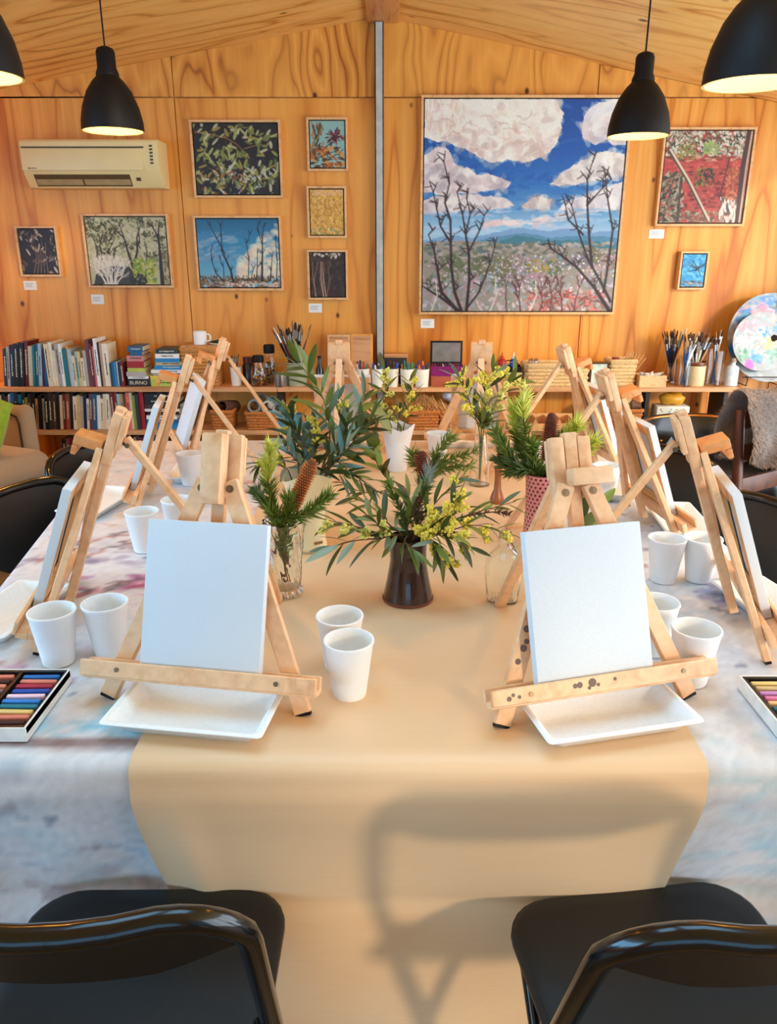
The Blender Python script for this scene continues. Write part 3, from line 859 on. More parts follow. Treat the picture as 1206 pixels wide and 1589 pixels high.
painting('small golden yellow speckled painting, middle of three beside the post', [(476, 288), (538, 289), (538, 370), (477, 369)], art_gold)
painting('small dark brown forest painting, lowest of three beside the post', [(476, 387), (540, 388), (540, 466), (478, 465)], art_forest)
painting('painting of red earth with a diagonal white log', [(1033, 196), (1174, 198), (1157, 352), (1016, 350)], art_red)
painting('tiny bright blue painting hung lowest on the right', [(1058, 390), (1104, 390), (1093, 450), (1051, 449)], art_bluefly, .045, .011)

# white caption cards
def card(label, x0, y0, x1, y1):
    a, b_ = ony(x0, y0, WALL_Y - .019), ony(x1, y1, WALL_Y - .019)
    w, h = abs(b_.x - a.x), abs(a.z - b_.z)
    t = thing('caption_card', label, 'label card', ((a.x + b_.x) / 2, WALL_Y - .0182, (a.z + b_.z) / 2), 0, 'white caption cards on the wall')
    MB().bb(-w / 2, w / 2, -.002, 0, -h / 2, h / 2).build('card', M['paper_card'], t)
    m_ = MB()
    for k, l in enumerate((.62, .5, .56)):
        m_.bb(-w * .36, -w * .36 + w * l, -.0024, -.0019, h * (.18 - .17 * k), h * (.18 - .17 * k) + h * .05)
    m_.build('print', M['ink'], t)
card('white caption card under the leftmost small painting', 36, 436, 58, 450)
card('white caption card under the twisted gum tree painting', 141, 457, 162, 472)
card('white caption card under the dark brown forest painting', 479, 471, 500, 485)
card('white caption card under the red earth painting', 1008, 356, 1030, 370)
card('white caption card under the large cloud painting', 653, 495, 674, 509)

# ------------------------------------------------------------------ air conditioner
a, b_ = ony(30, 216, 4.60), ony(251, 291, 4.60)
aw, ah = b_.x - a.x, a.z - b_.z
AC = thing('air_conditioner', 'cream split air conditioner mounted high on the left wall area', 'air conditioner', ((a.x + b_.x) / 2, WALL_Y - .0185, b_.z))
d_ = 0.20
prof = [(0, 0), (-.13, 0), (-d_ + .015, .07), (-d_, .12), (-d_, ah - .012), (-d_ + .012, ah), (0, ah)]
rings = [[(x, y, z) for y, z in prof] for x in (-aw / 2, aw / 2)]
loft(rings).build('body', M['ac_white'], AC, bevel=.006)
MB().bb(-aw / 2 + .004, aw / 2 - .085, -d_ - .006, -d_ + .002, .085, ah - .048).build('front_panel', M['ac_white'], AC, bevel=.003)
MB().bb(-aw / 2 + .01, aw / 2 - .075, -d_ - .003, -d_ + .004, ah - .046, ah - .038).build('panel_seam', M['ac_dark'], AC)
for k in range(6):
    MB().bb(aw / 2 - .045, aw / 2 - .028, -d_ - .0015, -d_ + .002, ah - .030 - .017 * k - .010, ah - .030 - .017 * k).build('side_slot', M['ac_dark'], AC)
def acp(x, t, off=0.0):  # point on the sloping lower face, t 0 bottom .. 1 top
    y0, z0, y1, z1 = -.13, 0.0, -d_ + .015, .07
    nx_, nz_ = -(z1 - z0), -(y0 - y1)
    L = math.hypot(nx_, nz_)
    return (x, y0 + (y1 - y0) * t + nx_ / L * off, z0 + (z1 - z0) * t - nz_ / L * off)
def acquad(x0, x1, t0, t1, o0, o1):
    P = [acp(x, t, o) for o in (o0, o1) for x, t in ((x0, t0), (x1, t0), (x1, t1), (x0, t1))]
    return MB().add(P, [(0, 1, 2, 3), (7, 6, 5, 4), (0, 4, 5, 1), (1, 5, 6, 2), (2, 6, 7, 3), (3, 7, 4, 0)])
acquad(-aw / 2 + .05, aw / 2 - .17, .12, .92, -.002, .003).build('air_outlet', M['ac_dark'], AC)
acquad(-aw / 2 + .055, -.065, .18, .55, .003, .007).build('louvre', flat('louvre_tan', (176, 150, 104), .45), AC)
acquad(-.055, aw / 2 - .175, .18, .55, .003, .007).build('louvre', flat('louvre_tan', (176, 150, 104), .45), AC)
acquad(aw / 2 - .14, aw / 2 - .115, .5, .7, .0, .004).build('indicator', M['ac_dark'], AC)
m_ = MB()
for k, l in enumerate((6, 7, 2, 6, 2, 7)):
    m_.bb(-aw / 2 + .035 + .0078 * k, -aw / 2 + .035 + .0078 * k + .0009 * l, -d_ - .0068, -d_ - .0055, .092, .099)
m_.build('logo', flat('logo_brown', (120, 92, 56), .6), AC)

# ------------------------------------------------------------------ pendant lamps
def lamp(label, px, py, Y, dia=0.27):
    c = ony(px, py, Y)
    t = thing('pendant_lamp', label, 'lamp', c, 0, 'black dome pendant lamps')
    r = dia / 2
    outer = [(r, 0), (r * .985, .035), (r * .90, .085), (r * .72, .140), (r * .52, .175), (r * .36, .195), (r * .30, .205)]
    inner = [(q * .965, z + (.004 if i else 0)) for i, (q, z) in enumerate(outer)]
    MB().lathe(outer, 40).build('shade', M['lamp_black'], t, smooth=True)
    MB().lathe([(r, 0)] + [(a_ - .003, b2 - .003 if b2 > .01 else b2 + .0005) for a_, b2 in inner] + [(0, .197)], 40).build('shade_lining', M['lamp_inner'], t, smooth=True)
    MB().lathe([(0, .30), (.012, .30), (.030, .292), (.036, .280), (.036, .225), (.044, .205), (.044, .196), (0, .196)], 24).build('socket_cap', M['lamp_black'], t, smooth=True)
    MB().lathe([(0, .115), (.02, .118), (.03, .135), (.03, .15), (.018, .175), (.014, .19), (0, .19)], 16).build('bulb', flat('warm_bulb', (255, 220, 150), .4, var=0, emit=(255, 196, 104), estr=14), t, smooth=True)
    top = ceil_z(c.x) - c.z
    MB().tube([(0, 0, .295), (0, 0, top - .02)], .0035, 6).build('cord', M['lamp_black'], t)
    MB().lathe([(0, top + .01), (.05, top + .01), (.05, top - .018), (.01, top - .026), (0, top - .026)], 20).build('ceiling_rose', M['lamp_black'], t, smooth=True)
    ld = bpy.data.lights.new('pendant_bulb_light', 'POINT')
    ld.energy = LAMP_W
    ld.color = (1.0, 0.58, 0.20)
    ld.shadow_soft_size = .03
    lo = put('pendant_bulb_light', ld, t, (0, 0, .085))
    return t
LAMP_W = 8.0
lamp('black dome pendant lamp over the air conditioner', 176, 204, 3.42, .243)
lamp('black dome pendant lamp in front of the large cloud painting', 990, 212, 3.42, .243)
lamp('black dome pendant lamp cut by the right edge of the picture', 1168, 131, 2.2, .245)
lamp('black dome pendant lamp cut by the left edge of the picture', -43, 119, 2.2, .245)
# reading lamp in the corner just left of the picture; its orange glow shows on the wall
fl_ = thing('floor_lamp', 'black floor lamp glowing in the corner behind the sofa', 'lamp', (-2.98, 4.56, 0))
MB().lathe([(0, 0), (.14, 0), (.14, .012), (.02, .022), (0, .022)], 28).build('base', M['lamp_black'], fl_, smooth=True)
MB().tube([(0, 0, .02), (0, 0, 1.18)], .011, 10).build('pole', M['lamp_black'], fl_, smooth=True)
MB().lathe([(.20, 1.10), (.13, 1.36), (.126, 1.36), (.196, 1.10)], 32, closed=True).build('shade', flat('shade_linen', (226, 190, 130), .8), fl_, smooth=True)
MB().ball((0, 0, 1.22), .035, 14, 10).build('bulb', _mats['warm_bulb'], fl_, smooth=True)
ld = bpy.data.lights.new('floor_lamp_light', 'POINT')
ld.energy, ld.color, ld.shadow_soft_size = 22.0, (1.0, .52, .15), .04
put('floor_lamp_light', ld, fl_, (0, -.06, 1.20))
# ------------------------------------------------------------------ the long table under its cloths
TZ = 0.75            # cloth surface of the table
CORN = {'fl': (-0.775, 0.985), 'fr': (0.885, 0.985), 'br': (0.835, 3.02), 'bl': (-1.09, 3.02)}
def table_x(side, y):
    (x0, y0), (x1, y1) = (CORN['fl'], CORN['bl']) if side < 0 else (CORN['fr'], CORN['br'])
    return x0 + (x1 - x0) * (y - y0) / (y1 - y0)
tb = thing('work_table', 'long work table hidden beneath the paint stained cloth', 'table', (0, 2.0, 0))
ins = .03
poly = [(CORN['fl'][0] + ins, CORN['fl'][1] + ins - 2), (CORN['fr'][0] - ins, CORN['fr'][1] + ins - 2), (CORN['br'][0] - ins, CORN['br'][1] - ins - 2), (CORN['bl'][0] + ins, CORN['bl'][1] - ins - 2)]
MB().prism(poly, .03, Matrix.Translation((0, 0, TZ - .036))).build('table_top', M['shelf'], tb)
for x, y in poly:
    x, y = x * .86, y * .92
    MB().bb(x - .025, x + .025, y - .025, y + .025, 0, TZ - .036).build('leg', M['galv'], tb)

# dropcloth: top and hanging sides as one sheet; stains painted in
def smooth01(t):
    t = min(1, max(0, t))
    return t * t * (3 - 2 * t)
def drape(name, xl, xr, y0, y1, nu, nv, drop_front, drop_left, drop_right, drop_back, z, thick, crease):
    """sheet over the table; parameters run past the edges and fold down"""
    pts = []
    us, vs_ = [], []
    def axis(n, d0, d1):
        out = []
        k0 = max(18, int(d0 * 70)) if d0 else 0
        k1 = 18 if d1 else 0
        for i in range(k0):
            out.append(-(1 - i / k0))          # -1..0 : hanging
        for i in range(n + 1):
            out.append(i / n)
        for i in range(k1):
            out.append(1 + (i + 1) / k1)
        return out
    U = axis(nu, drop_left, drop_right)
    V = axis(nv, drop_front, drop_back)
    rad = 0.022
    def hang(d, D):
        """d>=0 length past the edge -> (outward, downward)"""
        q = rad * math.pi / 2
        if d < q:
            a = d / rad
            return rad * math.sin(a), rad * (1 - math.cos(a))
        return rad, rad + (d - q)
    for v in V:
        for u in U:
            vv = min(1, max(0, v))
            y = y0 + (y1 - y0) * vv
            xa, xb = xl(y), xr(y)
            uu = min(1, max(0, u))
            x = xa + (xb - xa) * uu
            zz = z
            ox = oy = dz = 0
            if u < 0:
                o_, d_ = hang(-u * drop_left, drop_left); ox -= o_; dz += d_
            if u > 1:
                o_, d_ = hang((u - 1) * drop_right, drop_right); ox += o_; dz += d_
            if v < 0:
                o_, d_ = hang(-v * drop_front, drop_front); oy -= o_; dz = max(dz, d_)
            if v > 1:
                o_, d_ = hang((v - 1) * drop_back, drop_back); oy += o_; dz = max(dz, d_)
            cx, cy, cz = crease(u, v, x, y, dz)
            pts.append((x + ox + cx, y + oy + cy, max(.004, zz - dz + cz)))
    m_ = MB()
    nU = len(U)
    m_.add(pts, [(j * nU + i, j * nU + i + 1, (j + 1) * nU + i + 1, (j + 1) * nU + i) for j in range(len(V) - 1) for i in range(nU - 1)])
    return m_, U, V
def crease_cloth(u, v, x, y, dz):
    if dz < .002:
        return 0, 0, 0.0012 * math.sin(x * 9 + y * 4) * math.sin(y * 7)
    k = smooth01((dz - .02) / .3)
    if v < 0 and 0 <= u <= 1:
        return 0, k * (.008 * math.sin(x * 13 + 1) + .006 * math.sin(x * 29 + dz * 5)) - k * .012 + .40 * min(.27, max(0, dz - .06)), 0
    return k * .015 * math.sin(y * 11) * (1 if u > .5 else -1), (-k * .01 + .40 * min(.27, max(0, dz - .06))) if v < 0 else 0, 0
mdc, U, V = drape('dropcloth', lambda y: table_x(-1, y), lambda y: table_x(1, y), CORN['fl'][1], CORN['bl'][1], 150, 170, .76, .26, .26, .25, TZ, .002, crease_cloth)
# stains in cloth coordinates: x (m), y (m; below the front edge counts on as y smaller)
cw_, ch_ = 300, 340
X0c, X1c, Y0c, Y1c = -1.45, 1.25, 0.25, 3.3
cv = Cv(cw_, ch_, (222, 219, 219))
cu = lambda x: (x - X0c) / (X1c - X0c)
cvv = lambda y: (Y1c - y) / (Y1c - Y0c)
cr = random.Random(5)
for _ in range(1500):
    cv.dab(cr.random(), cr.random(), cr.uniform(4, 26), cr.uniform(2, 8), cr.uniform(-.5, .5), cr.choice([(222, 217, 215), (204, 198, 200), (228, 223, 221), (212, 202, 196), (196, 200, 212), (214, 210, 218)]), .28)
def stain(x, y, n, sx, sy, cols, ln=(3, 9), al=.5):
    al *= .72
    for _ in range(n):
        cv.dab(cu(x + cr.gauss(0, sx)), cvv(y + cr.gauss(0, sy)), cr.uniform(*ln), cr.uniform(1.5, 4), cr.uniform(-.6, .6), cr.choice(cols), al)
stain(-.58, 1.62, 16, .07, .03, [(176, 60, 110), (150, 60, 130), (190, 90, 120)], al=.55)
stain(-.50, 1.62, 14, .05, .02, [(196, 60, 120), (150, 50, 60)], al=.5)
stain(-.70, 1.18, 34, .05, .04, [(140, 70, 130), (84, 70, 130), (176, 110, 150)], (2, 6), .6)
stain(-.62, 1.92, 30, .12, .05, [(196, 130, 104), (180, 116, 96), (206, 150, 126)], al=.4)
stain(-.66, 1.78, 30, .10, .03, [(150, 120, 150), (130, 110, 140)], al=.35)
stain(-.50, 2.3, 30, .06, .12, [(190, 90, 86), (206, 120, 110)], (2, 7), .45)
stain(.72, 1.55, 16, .05, .04, [(140, 110, 160), (110, 90, 150), (60, 50, 70)], (3, 8), .5)
stain(.6, 1.5, 30, .10, .08, [(150, 180, 204), (170, 196, 214)], al=.35)
stain(-.5, 1.06, 14, .05, .02, [(110, 190, 214), (130, 200, 220)], al=.5)
stain(-.62, .8, 60, .16, .10, [(150, 190, 206), (176, 200, 208), (140, 150, 170)], (6, 18), .3)
stain(.72, .8, 80, .16, .14, [(160, 204, 220), (180, 212, 222), (150, 196, 214)], (6, 20), .35)
stain(-.5, .62, 30, .12, .06, [(150, 120, 120), (120, 90, 100)], (2, 8), .3)
stain(.6, 1.25, 40, .12, .10, [(206, 196, 196), (190, 170, 170), (214, 206, 204)], al=.35)
for pts in ([(-.95, 1.68), (-.84, 1.78), (-.78, 1.9), (-.70, 1.96), (-.62, 2.0)], [(-.80, 1.72), (-.70, 1.85), (-.66, 1.94)], [(-.72, 1.52), (-.64, 1.60), (-.58, 1.64), (-.5, 1.63)]):
    for (xa, ya), (xb, yb) in zip(pts, pts[1:]):
        for k in range(7):
            t = k / 7
            cv.dab(cu(xa + (xb - xa) * t + cr.gauss(0, .008)), cvv(ya + (yb - ya) * t + cr.gauss(0, .008)), cr.uniform(2, 7), cr.uniform(1, 2.4), cr.uniform(0, 3), cr.choice([(70, 66, 78), (96, 84, 96), (190, 110, 96), (130, 96, 110)]), .5)
cv.line([(cu(-.78), cvv(1.02)), (cu(-.62), cvv(1.016)), (cu(-.5), cvv(1.012)), (cu(-.39), cvv(1.01))], 2.2, 2.6, (140, 112, 108), .8)
cv.line([(cu(-.60), cvv(1.78)), (cu(-.45), cvv(1.775))], 1.2, 1, (104, 96, 104), .8)
cv.scatter(260, (0, 1, 0, 1), (1.2, 3), (1, 1.8), (0, 3), [(120, 110, 116), (150, 130, 130), (110, 120, 140), (160, 110, 110)], .6)
cv.noise(.03)
me = mdc.mesh('dropcloth', M['paint_matte'], smooth=True, angle=80)
cols = []
for p in me.vertices:
    x, y, z = p.co
    yy = y if z > TZ - .01 else (CORN['fl'][1] - (TZ - z) if y < 1.2 else y)
    i = min(cw_ - 1, max(0, int(cu(x) * cw_)))
    j = min(ch_ - 1, max(0, int(cvv(yy) * ch_)))
    cols.append(cv.a[j, i])
colour_attr(me, cols)
tag(put('dropcloth', me), 'paint stained off white canvas dropcloth draped over the long table', 'tablecloth')

# kraft paper runner
m, nt, b = new_mat('kraft_paper')
n1 = nd(nt, 'ShaderNodeTexNoise', {'Vector': mp(nt, (3, 60, 60), rand=False), 'Scale': 4.0, 'Detail': 4.0})
n2 = nd(nt, 'ShaderNodeTexNoise', {'Vector': mp(nt, rand=False), 'Scale': 2.2, 'Detail': 3.0})
c = ramp(nt, n1.outputs[0], [(0.3, rgb(224, 186, 143)), (0.7, rgb(228, 191, 149))])
c = mixc(nt, ramp(nt, n2.outputs[0], [(0.35, (0, 0, 0, 1)), (0.7, (.5, .5, .5, 1))]), c, rgb(232, 198, 158))
nt.links.new(c, b.inputs['Base Color'])
b.inputs['Roughness'].default_value = 0.48
bump(nt, b, n1.outputs[0], .0004, .3)
KX0, KX1 = onz(212, 1160, TZ).x, onz(1084, 1160, TZ).x
def crease_kraft(u, v, x, y, dz):
    if dz < .002:
        return 0, 0, .0012 + .0010 * math.sin(x * 6 + y * 5.3) * math.sin(y * 3.1 + 1) + .0008 * math.sin(y * 23 + x * 3)
    k = smooth01((dz - .03) / .35)
    t = min(1, max(0, u))
    inward = (.5 - t) * .03 * smooth01(dz / .5)
    yy = -.006 - k * (.016 + .010 * math.sin(x * 5 + .8) + .010 * math.sin(x * 11 - dz * 7) + .012 * smooth01((dz - .25) / .3) * math.sin(x * 16 + 2 + dz * 6))
    # a pinched fold near the left edge
    yy -= .010 * math.exp(-((x + .33 - dz * .05) / .03) ** 2) * smooth01((dz - .04) / .15)
    # soft bulge
    yy -= .015 * math.exp(-((x - .03) / .16) ** 2) * smooth01((dz - .2) / .3)
    yy += .40 * min(.27, max(0, dz - .06)) - .012 * smooth01((dz - .02) / .1)
    return inward, yy, 0
mk, _, _ = drape('kraft', lambda y: KX0, lambda y: KX1, CORN['fl'][1] - .002, 2.99, 60, 130, .745, 0, 0, 0, TZ + .0025, .001, crease_kraft)
ko = mk.build('paper_runner', m, smooth=True, angle=80)
tag(ko, 'wide brown kraft paper runner down the middle of the table', 'paper')
TK = TZ + .004   # surface on the paper
TP = TZ + .002

# ------------------------------------------------------------------ easels with canvases
TH = R(20)
_c, _s = math.cos(TH), math.sin(TH)
def fp(u, w, n=0.0):
    return Vector((u, w * _s - n * _c, w * _c + n * _s))
FM = Matrix(((1, 0, 0), (0, _c, _s), (0, -_s, _c)))      # maps (u, -n, w) axes
def fbox(mb, u0, u1, w0, w1, n0, n1):
    return mb.box(fp((u0 + u1) / 2, (w0 + w1) / 2, (n0 + n1) / 2), (abs(u1 - u0), abs(n1 - n0), abs(w1 - w0)), FM)
def fbar(mb, a, b_, wd, th):
    """flat bar in the leaning frame: wd across the frame, th through it"""
    p0, p1 = fp(*a), fp(*b_)
    d = (p1 - p0).normalized()
    nrm = fp(0, 0, 1)
    return mb.bar(p0, p1, wd, th, side=d.cross(nrm))
def make_easel(clamp):
    t = thing('table_easel', 'x', 'easel')
    for sg in (-1, 1):
        lg = fbar(MB(), (sg * .170, .003, 0), (sg * .021, .375, 0), .029, .013).build('front_leg', M['easel'], t, bevel=.0015, seg=1)
        fbar(MB(), (sg * .1715, -.001, 0), (sg * .1700, .004, 0), .025, .011).build('rubber_foot', M['lamp_black'], lg)
        MB().tube([fp(sg * .025, .362, .0085), fp(sg * .025, .362, -.022)], .0035, 10).build('bolt', M['screw'], lg)
        MB().tube([fp(sg * .025, .362, .006), fp(sg * .025, .362, .0078)], .0065, 12).build('washer', M['screw'], lg)
    y = MB()
    fbox(y, -.036, -.0125, .352, .455, -.026, -.0075)
    yk = y.build('yoke_block', M['easel'], t, bevel=.003)
    fbox(MB(), .0125, .036, .352, .455, -.026, -.0075).build('yoke_block', M['easel'], t, bevel=.003)
    fbox(MB(), -.036, .036, .385, .452, -.036, -.026).build('yoke_plate', M['easel'], t, bevel=.002)
    fbar(MB(), (0, .027, -.016), (0, .462, -.016), .0225, .017).build('mast', M['easel'], t, bevel=.0015, seg=1)
    # lower ledge: shelf and lip
    lb = MB()
    fbox(lb, -.200, .200, .040, .067, .007, .019)
    ld = lb.build('ledge_bar', M['easel'], t, bevel=.002)
    fbox(MB(), -.200, .200, .038, .048, .019, .040).build('ledge_shelf', M['easel'], t, bevel=.0015, seg=1)
    fbox(MB(), -.200, .200, .043, .069, .040, .047).build('ledge_lip', M['easel'], t, bevel=.0015, seg=1)
    for sg in (-1, 1):
        MB().tube([fp(sg * .135, .056, .046), fp(sg * .135, .056, .0485)], .004, 8).build('screw', M['screw'], t)
    # clamp head
    cl = MB()
    if clamp == 'vertical':
        fbox(cl, -.017, .017, .335, .452, .0, .034)
    elif clamp == 'bar':
        fbox(cl, -.020, .052, .372, .400, .002, .030)
    else:
        fbox(cl, -.032, .032, .372, .392, -.004, .050)
        fbox(cl, -.032, .032, .352, .372, .040, .050)
    ck = cl.build('clamp', M['easel_orange'] if clamp == 'ledge' else M['easel'], t, bevel=.003)
    MB().tube([fp(0, .392 if clamp != 'vertical' else .40, -.045), fp(0, .392 if clamp != 'vertical' else .40, -.026)], .0035, 8).build('clamp_bolt', M['screw'], t)
    # rear strut
    hp = fp(0, .405, -.040)
    foot = Vector((0, hp.y + .235, 0.002))
    rs = MB().bar(hp, foot, .022, .013, side=(1, 0, 0)).build('rear_strut', M['easel'], t, bevel=.0015, seg=1)
    MB().tube([hp + Vector((-.018, .002, -.012)), hp + Vector((.018, .002, -.012))], .0045, 8).build('strut_bolt', M['screw'], rs)
    return t
CANW, CANH = .204, .256
def make_canvas():
    t = thing('blank_canvas', 'x', 'canvas')
    th = .017
    x, z = CANW / 2, CANH
    m_ = MB()
    m_.bb(-x, x, -th, -th + .002, 0, z)
    m_.bb(-x, -x + .002, -th + .002, 0, 0, z).bb(x - .002, x, -th + .002, 0, 0, z)
    m_.bb(-x + .002, x - .002, -th + .002, 0, 0, .002).bb(-x + .002, x - .002, -th + .002, 0, z - .002, z)
    m_ = MB()
    r_ = .0015
    m_.add([(-x, -th, 0), (x, -th, 0), (x, -th, z), (-x, -th, z), (-x, 0, 0), (x, 0, 0), (x, 0, z), (-x, 0, z)],
           [(0, 1, 2, 3), (0, 4, 5, 1), (1, 5, 6, 2), (2, 6, 7, 3), (3, 7, 4, 0)])
    e = .028
    m_.add([(-x, 0, 0), (x, 0, 0), (x, 0, z), (-x, 0, z), (-x + .009, 0, .009), (x - .009, 0, .009), (x - .009, 0, z - .009), (-x + .009, 0, z - .009)],
           [(0, 1, 5, 4), (1, 2, 6, 5), (2, 3, 7, 6), (3, 0, 4, 7)])
    m_.build('canvas_cloth', M['white_canvas'], t, bevel=.0016)
    for x0, x1, z0, z1 in ((-x + .003, x - .003, .003, e), (-x + .003, x - .003, z - e, z - .003), (-x + .003, -x + e, e, z - e), (x - e, x - .003, e, z - e)):
        MB().bb(x0, x1, -th + .003, .0005, z0, z1).build('stretcher_bar', M['frame_wood'], t)
    return t
proto_e = {k: make_easel(k) for k in ('vertical', 'bar', 'ledge')}
proto_c = make_canvas()
used_e = {}
def place(proto, key):
    if key not in used_e:
        used_e[key] = 1
        return proto
    return copy_tree(proto)
def easel(kind, cx, cy, fx, fy, label, clabel, cshift=0.0, flip=False):
    rz = math.atan2(fx, -fy)
    e = place(proto_e[kind], kind)
    e.location = (cx, cy, TK)
    e.rotation_euler = (0, 0, rz)
    tag(e, label, 'easel', 'wooden table easels')
    c_ = place(proto_c, 'canvas')
    p = fp(cshift, .0493, .0205)
    Mz = Matrix.Rotation(rz, 3, 'Z')
    c_.location = Vector((cx, cy, TK)) + Mz @ p
    c_.rotation_euler = (-TH, 0, rz)
    c_.rotation_euler = (Mz.to_4x4() @ Matrix.Rotation(-TH, 4, 'X')).to_euler()
    tag(c_, clabel, 'canvas', 'blank canvases on the easels')
    return e
def feet(p0, p1):
    """easel centre and facing from its two front feet (pixels), seen from the painter's side: left foot first"""
    a, b_ = onz(p0[0], p0[1], TK), onz(p1[0], p1[1], TK)
    d = (b_ - a).normalized()
    return (a.x + b_.x) / 2, (a.y + b_.y) / 2, d.y, -d.x
easel('vertical', *feet((163, 1080), (477, 1110)), 'wooden easel front left with upright clamp block', 'blank canvas on the front left easel', .002)
easel('bar', *feet((776, 1128), (1070, 1080)), 'paint spotted wooden easel front right with crosswise clamp bar', 'blank canvas on the front right easel', -.016)
easel('ledge', *feet((116, 902), (58, 1012)), 'wooden easel nearest the camera on the left side of the table', 'blank canvas edge on, nearest of the left side easels')
easel('ledge', -.755, 2.255, -.985, -.17, 'middle wooden easel of three on the left side of the table', 'blank canvas edge on, on the middle left side easel')
easel('ledge', -.74, 2.70, -.93, -.36, 'farthest wooden easel on the left side of the table', 'blank canvas on the farthest left side easel')
easel('ledge', *feet((1190, 1026), (1127, 912)), 'wooden easel nearest the camera on the right side of the table', 'blank canvas edge on, nearest of the right side easels')
easel('ledge', *feet((1047, 840), (979, 787)), 'middle wooden easel of three on the right side of the table', 'blank canvas edge on, on the middle right side easel')
easel('ledge', .745, 2.60, .985, .17, 'farthest wooden easel on the right side of the table', 'blank canvas on the farthest right side easel')
easel('ledge', -.165, 2.83, 0.02, 1.0, 'wooden easel seen from behind at the far end, left of centre', 'canvas seen from behind at the far end, left of centre')
easel('ledge', .335, 2.84, 0.10, 1.0, 'wooden easel seen from behind at the far end, right of centre', 'canvas seen from behind at the far end, right of centre')
# dried paint spots on the front right easel
spot = flat('dried_grey_paint', (120, 96, 84), .7)
es = [o for o in bpy.data.objects if o.get('label', '').startswith('paint spotted')][0]
for u, w, r_ in ((-.06, 0.0580, .004), (-.052, 0.0585, .005), (-.03, 0.0595, .007), (-.02, 0.0550, .003), (-.036, 0.0520, .003), (.01, 0.0600, .003), (-.165, 0.0585, .003), (-.172, 0.0535, .004), (-.155, 0.0545, .003)):
    MB().tube([fp(u, w, .0468), fp(u, w, .0474)], r_, 10).build('paint_spot', spot, es)
for w, r_ in ((.20, .004), (.185, .003), (.165, .004), (.15, .006), (.13, .0045), (.12, .006), (.10, .005), (.215, .003)):
    u = -.170 + .149 * w / .372 + rnd.uniform(-.006, .006)
    MB().tube([fp(u, w, .0062), fp(u, w, .0070)], r_, 10).build('paint_spot', spot, es)

# ------------------------------------------------------------------ foam cups and plates
def cup_mesh():
    h, r0, r1 = .104, .0275, .0415
    return MB().lathe([(0, .004), (r0 - .003, .004), (r0 - .002, 0), (r0, 0), (r0 + .001, .003), (r1 - .0005, h - .006), (r1 + .0012, h - .003), (r1 + .0006, h), (r1 - .0022, h),
                       (r1 - .0032, h - .006), (r0 - .0005, .010), (0, .008)], 36).mesh('foam_cup', M['foam'], smooth=True, angle=50)
CUP = cup_mesh()
def cup(x, y, label, s=1.0, z=TP):
    o = put('foam_cup', CUP, None, (x, y, z), (0, 0, rnd.uniform(0, 6)))
    o.scale = (s, s, s)
    return tag(o, label, 'cup', 'white foam cups on the table')
def cup_px(px, py, label, s=1.0):
    p = onz(px, py, TP)
    return cup(p.x, p.y, label, s, TK if KX0 < p.x < KX1 else TP)
cup_px(543, 1078, 'white foam cup in front of its twin on the kraft paper')
cup_px(529, 1036, 'white foam cup standing behind its twin on the kraft paper')
cup_px(92, 1026, 'white foam cup beside the left pastel box')
cup_px(172, 1012, 'white foam cup behind the left leg of the front left easel')
cup_px(226, 853, 'white foam cup left of the front left canvas top')
cup_px(280, 832, 'white foam cup mostly hidden behind the front left canvas')
cup_px(297, 751, 'white foam cup beside the middle left easel')
cup_px(1028, 900, 'white foam cup right of the front right canvas')
cup_px(1083, 899, 'white foam cup beside the nearest right side easel')
cup_px(1070, 1056, 'white foam cup behind the ledge of the front right easel')
cup_px(1010, 1010, 'white foam cup mostly hidden behind the front right canvas')
cup_px(938, 772, 'white foam cup behind the front right easel head')
cup_px(679, 716, 'white foam cup behind the foliage at the far end')

def plate_mesh():
    L, Wd, h = .262, .134, .025
    def ring(l, w, r, z): return [(x, y, z) for x, y in rrect(l, w, r)]
    rings = [ring(L - .05, Wd - .045, .012, 0), ring(L - .022, Wd - .020, .010, h - .003), ring(L - .018, Wd - .016, .010, h - .001), ring(L - .002, Wd - .002, .008, h - .002), ring(L, Wd, .008, h),
             ring(L - .002, Wd - .002, .008, h + .0015), ring(L - .018, Wd - .016, .010, h + .0018), ring(L - .024, Wd - .021, .010, h - .001), ring(L - .052, Wd - .047, .012, .0022)]
    return loft(rings).mesh('pulp_plate', M['pulp'], smooth=True, angle=60)
PLATE = plate_mesh()
def plate(x, y, rz, label, z):
    return tag(put('pulp_plate', PLATE, None, (x, y, z), (0, 0, rz)), label, 'plate', 'white rectangular pulp plates')
def plate_px(pts, label, z=TK):
    P = [onz(a, b_, z + .018) for a, b_ in pts]     # tl, tr, br, bl
    cx, cy = sum(p.x for p in P) / 4, sum(p.y for p in P) / 4
    d = (P[1] - P[0]) + (P[2] - P[3])
    return plate(cx, cy, math.atan2(d.y, d.x), label, z)
plate_px([(215, 1067), (432, 1083), (402, 1145), (165, 1122)], 'white rectangular plate below the front left easel')
plate_px([(818, 1092), (1012, 1065), (1082, 1120), (855, 1152)], 'white rectangular plate below the front right easel')
p = onz(40, 950, TP); plate(-.775, 1.44, R(82), 'white rectangular plate under the nearest left side easel', TP)
plate(-.855, 2.17, R(80), 'white rectangular plate under the middle left easel', TP)
plate(.80, 1.46, R(100), 'white rectangular plate under the nearest right side easel', TP)
plate(.80, 2.01, R(85), 'white rectangular plate under the middle right easel', TP)
plate(.70, 2.33, R(80), 'white rectangular plate between the far right easels', TP)
plate(-.66, 2.52, R(95), 'white rectangular plate between the far left easels', TP)
plate(.30, 2.93, R(2), 'white rectangular plate below the far right of centre easel', TK)
plate(-.18, 2.93, R(-3), 'white rectangular plate below the far left of centre easel', TK)

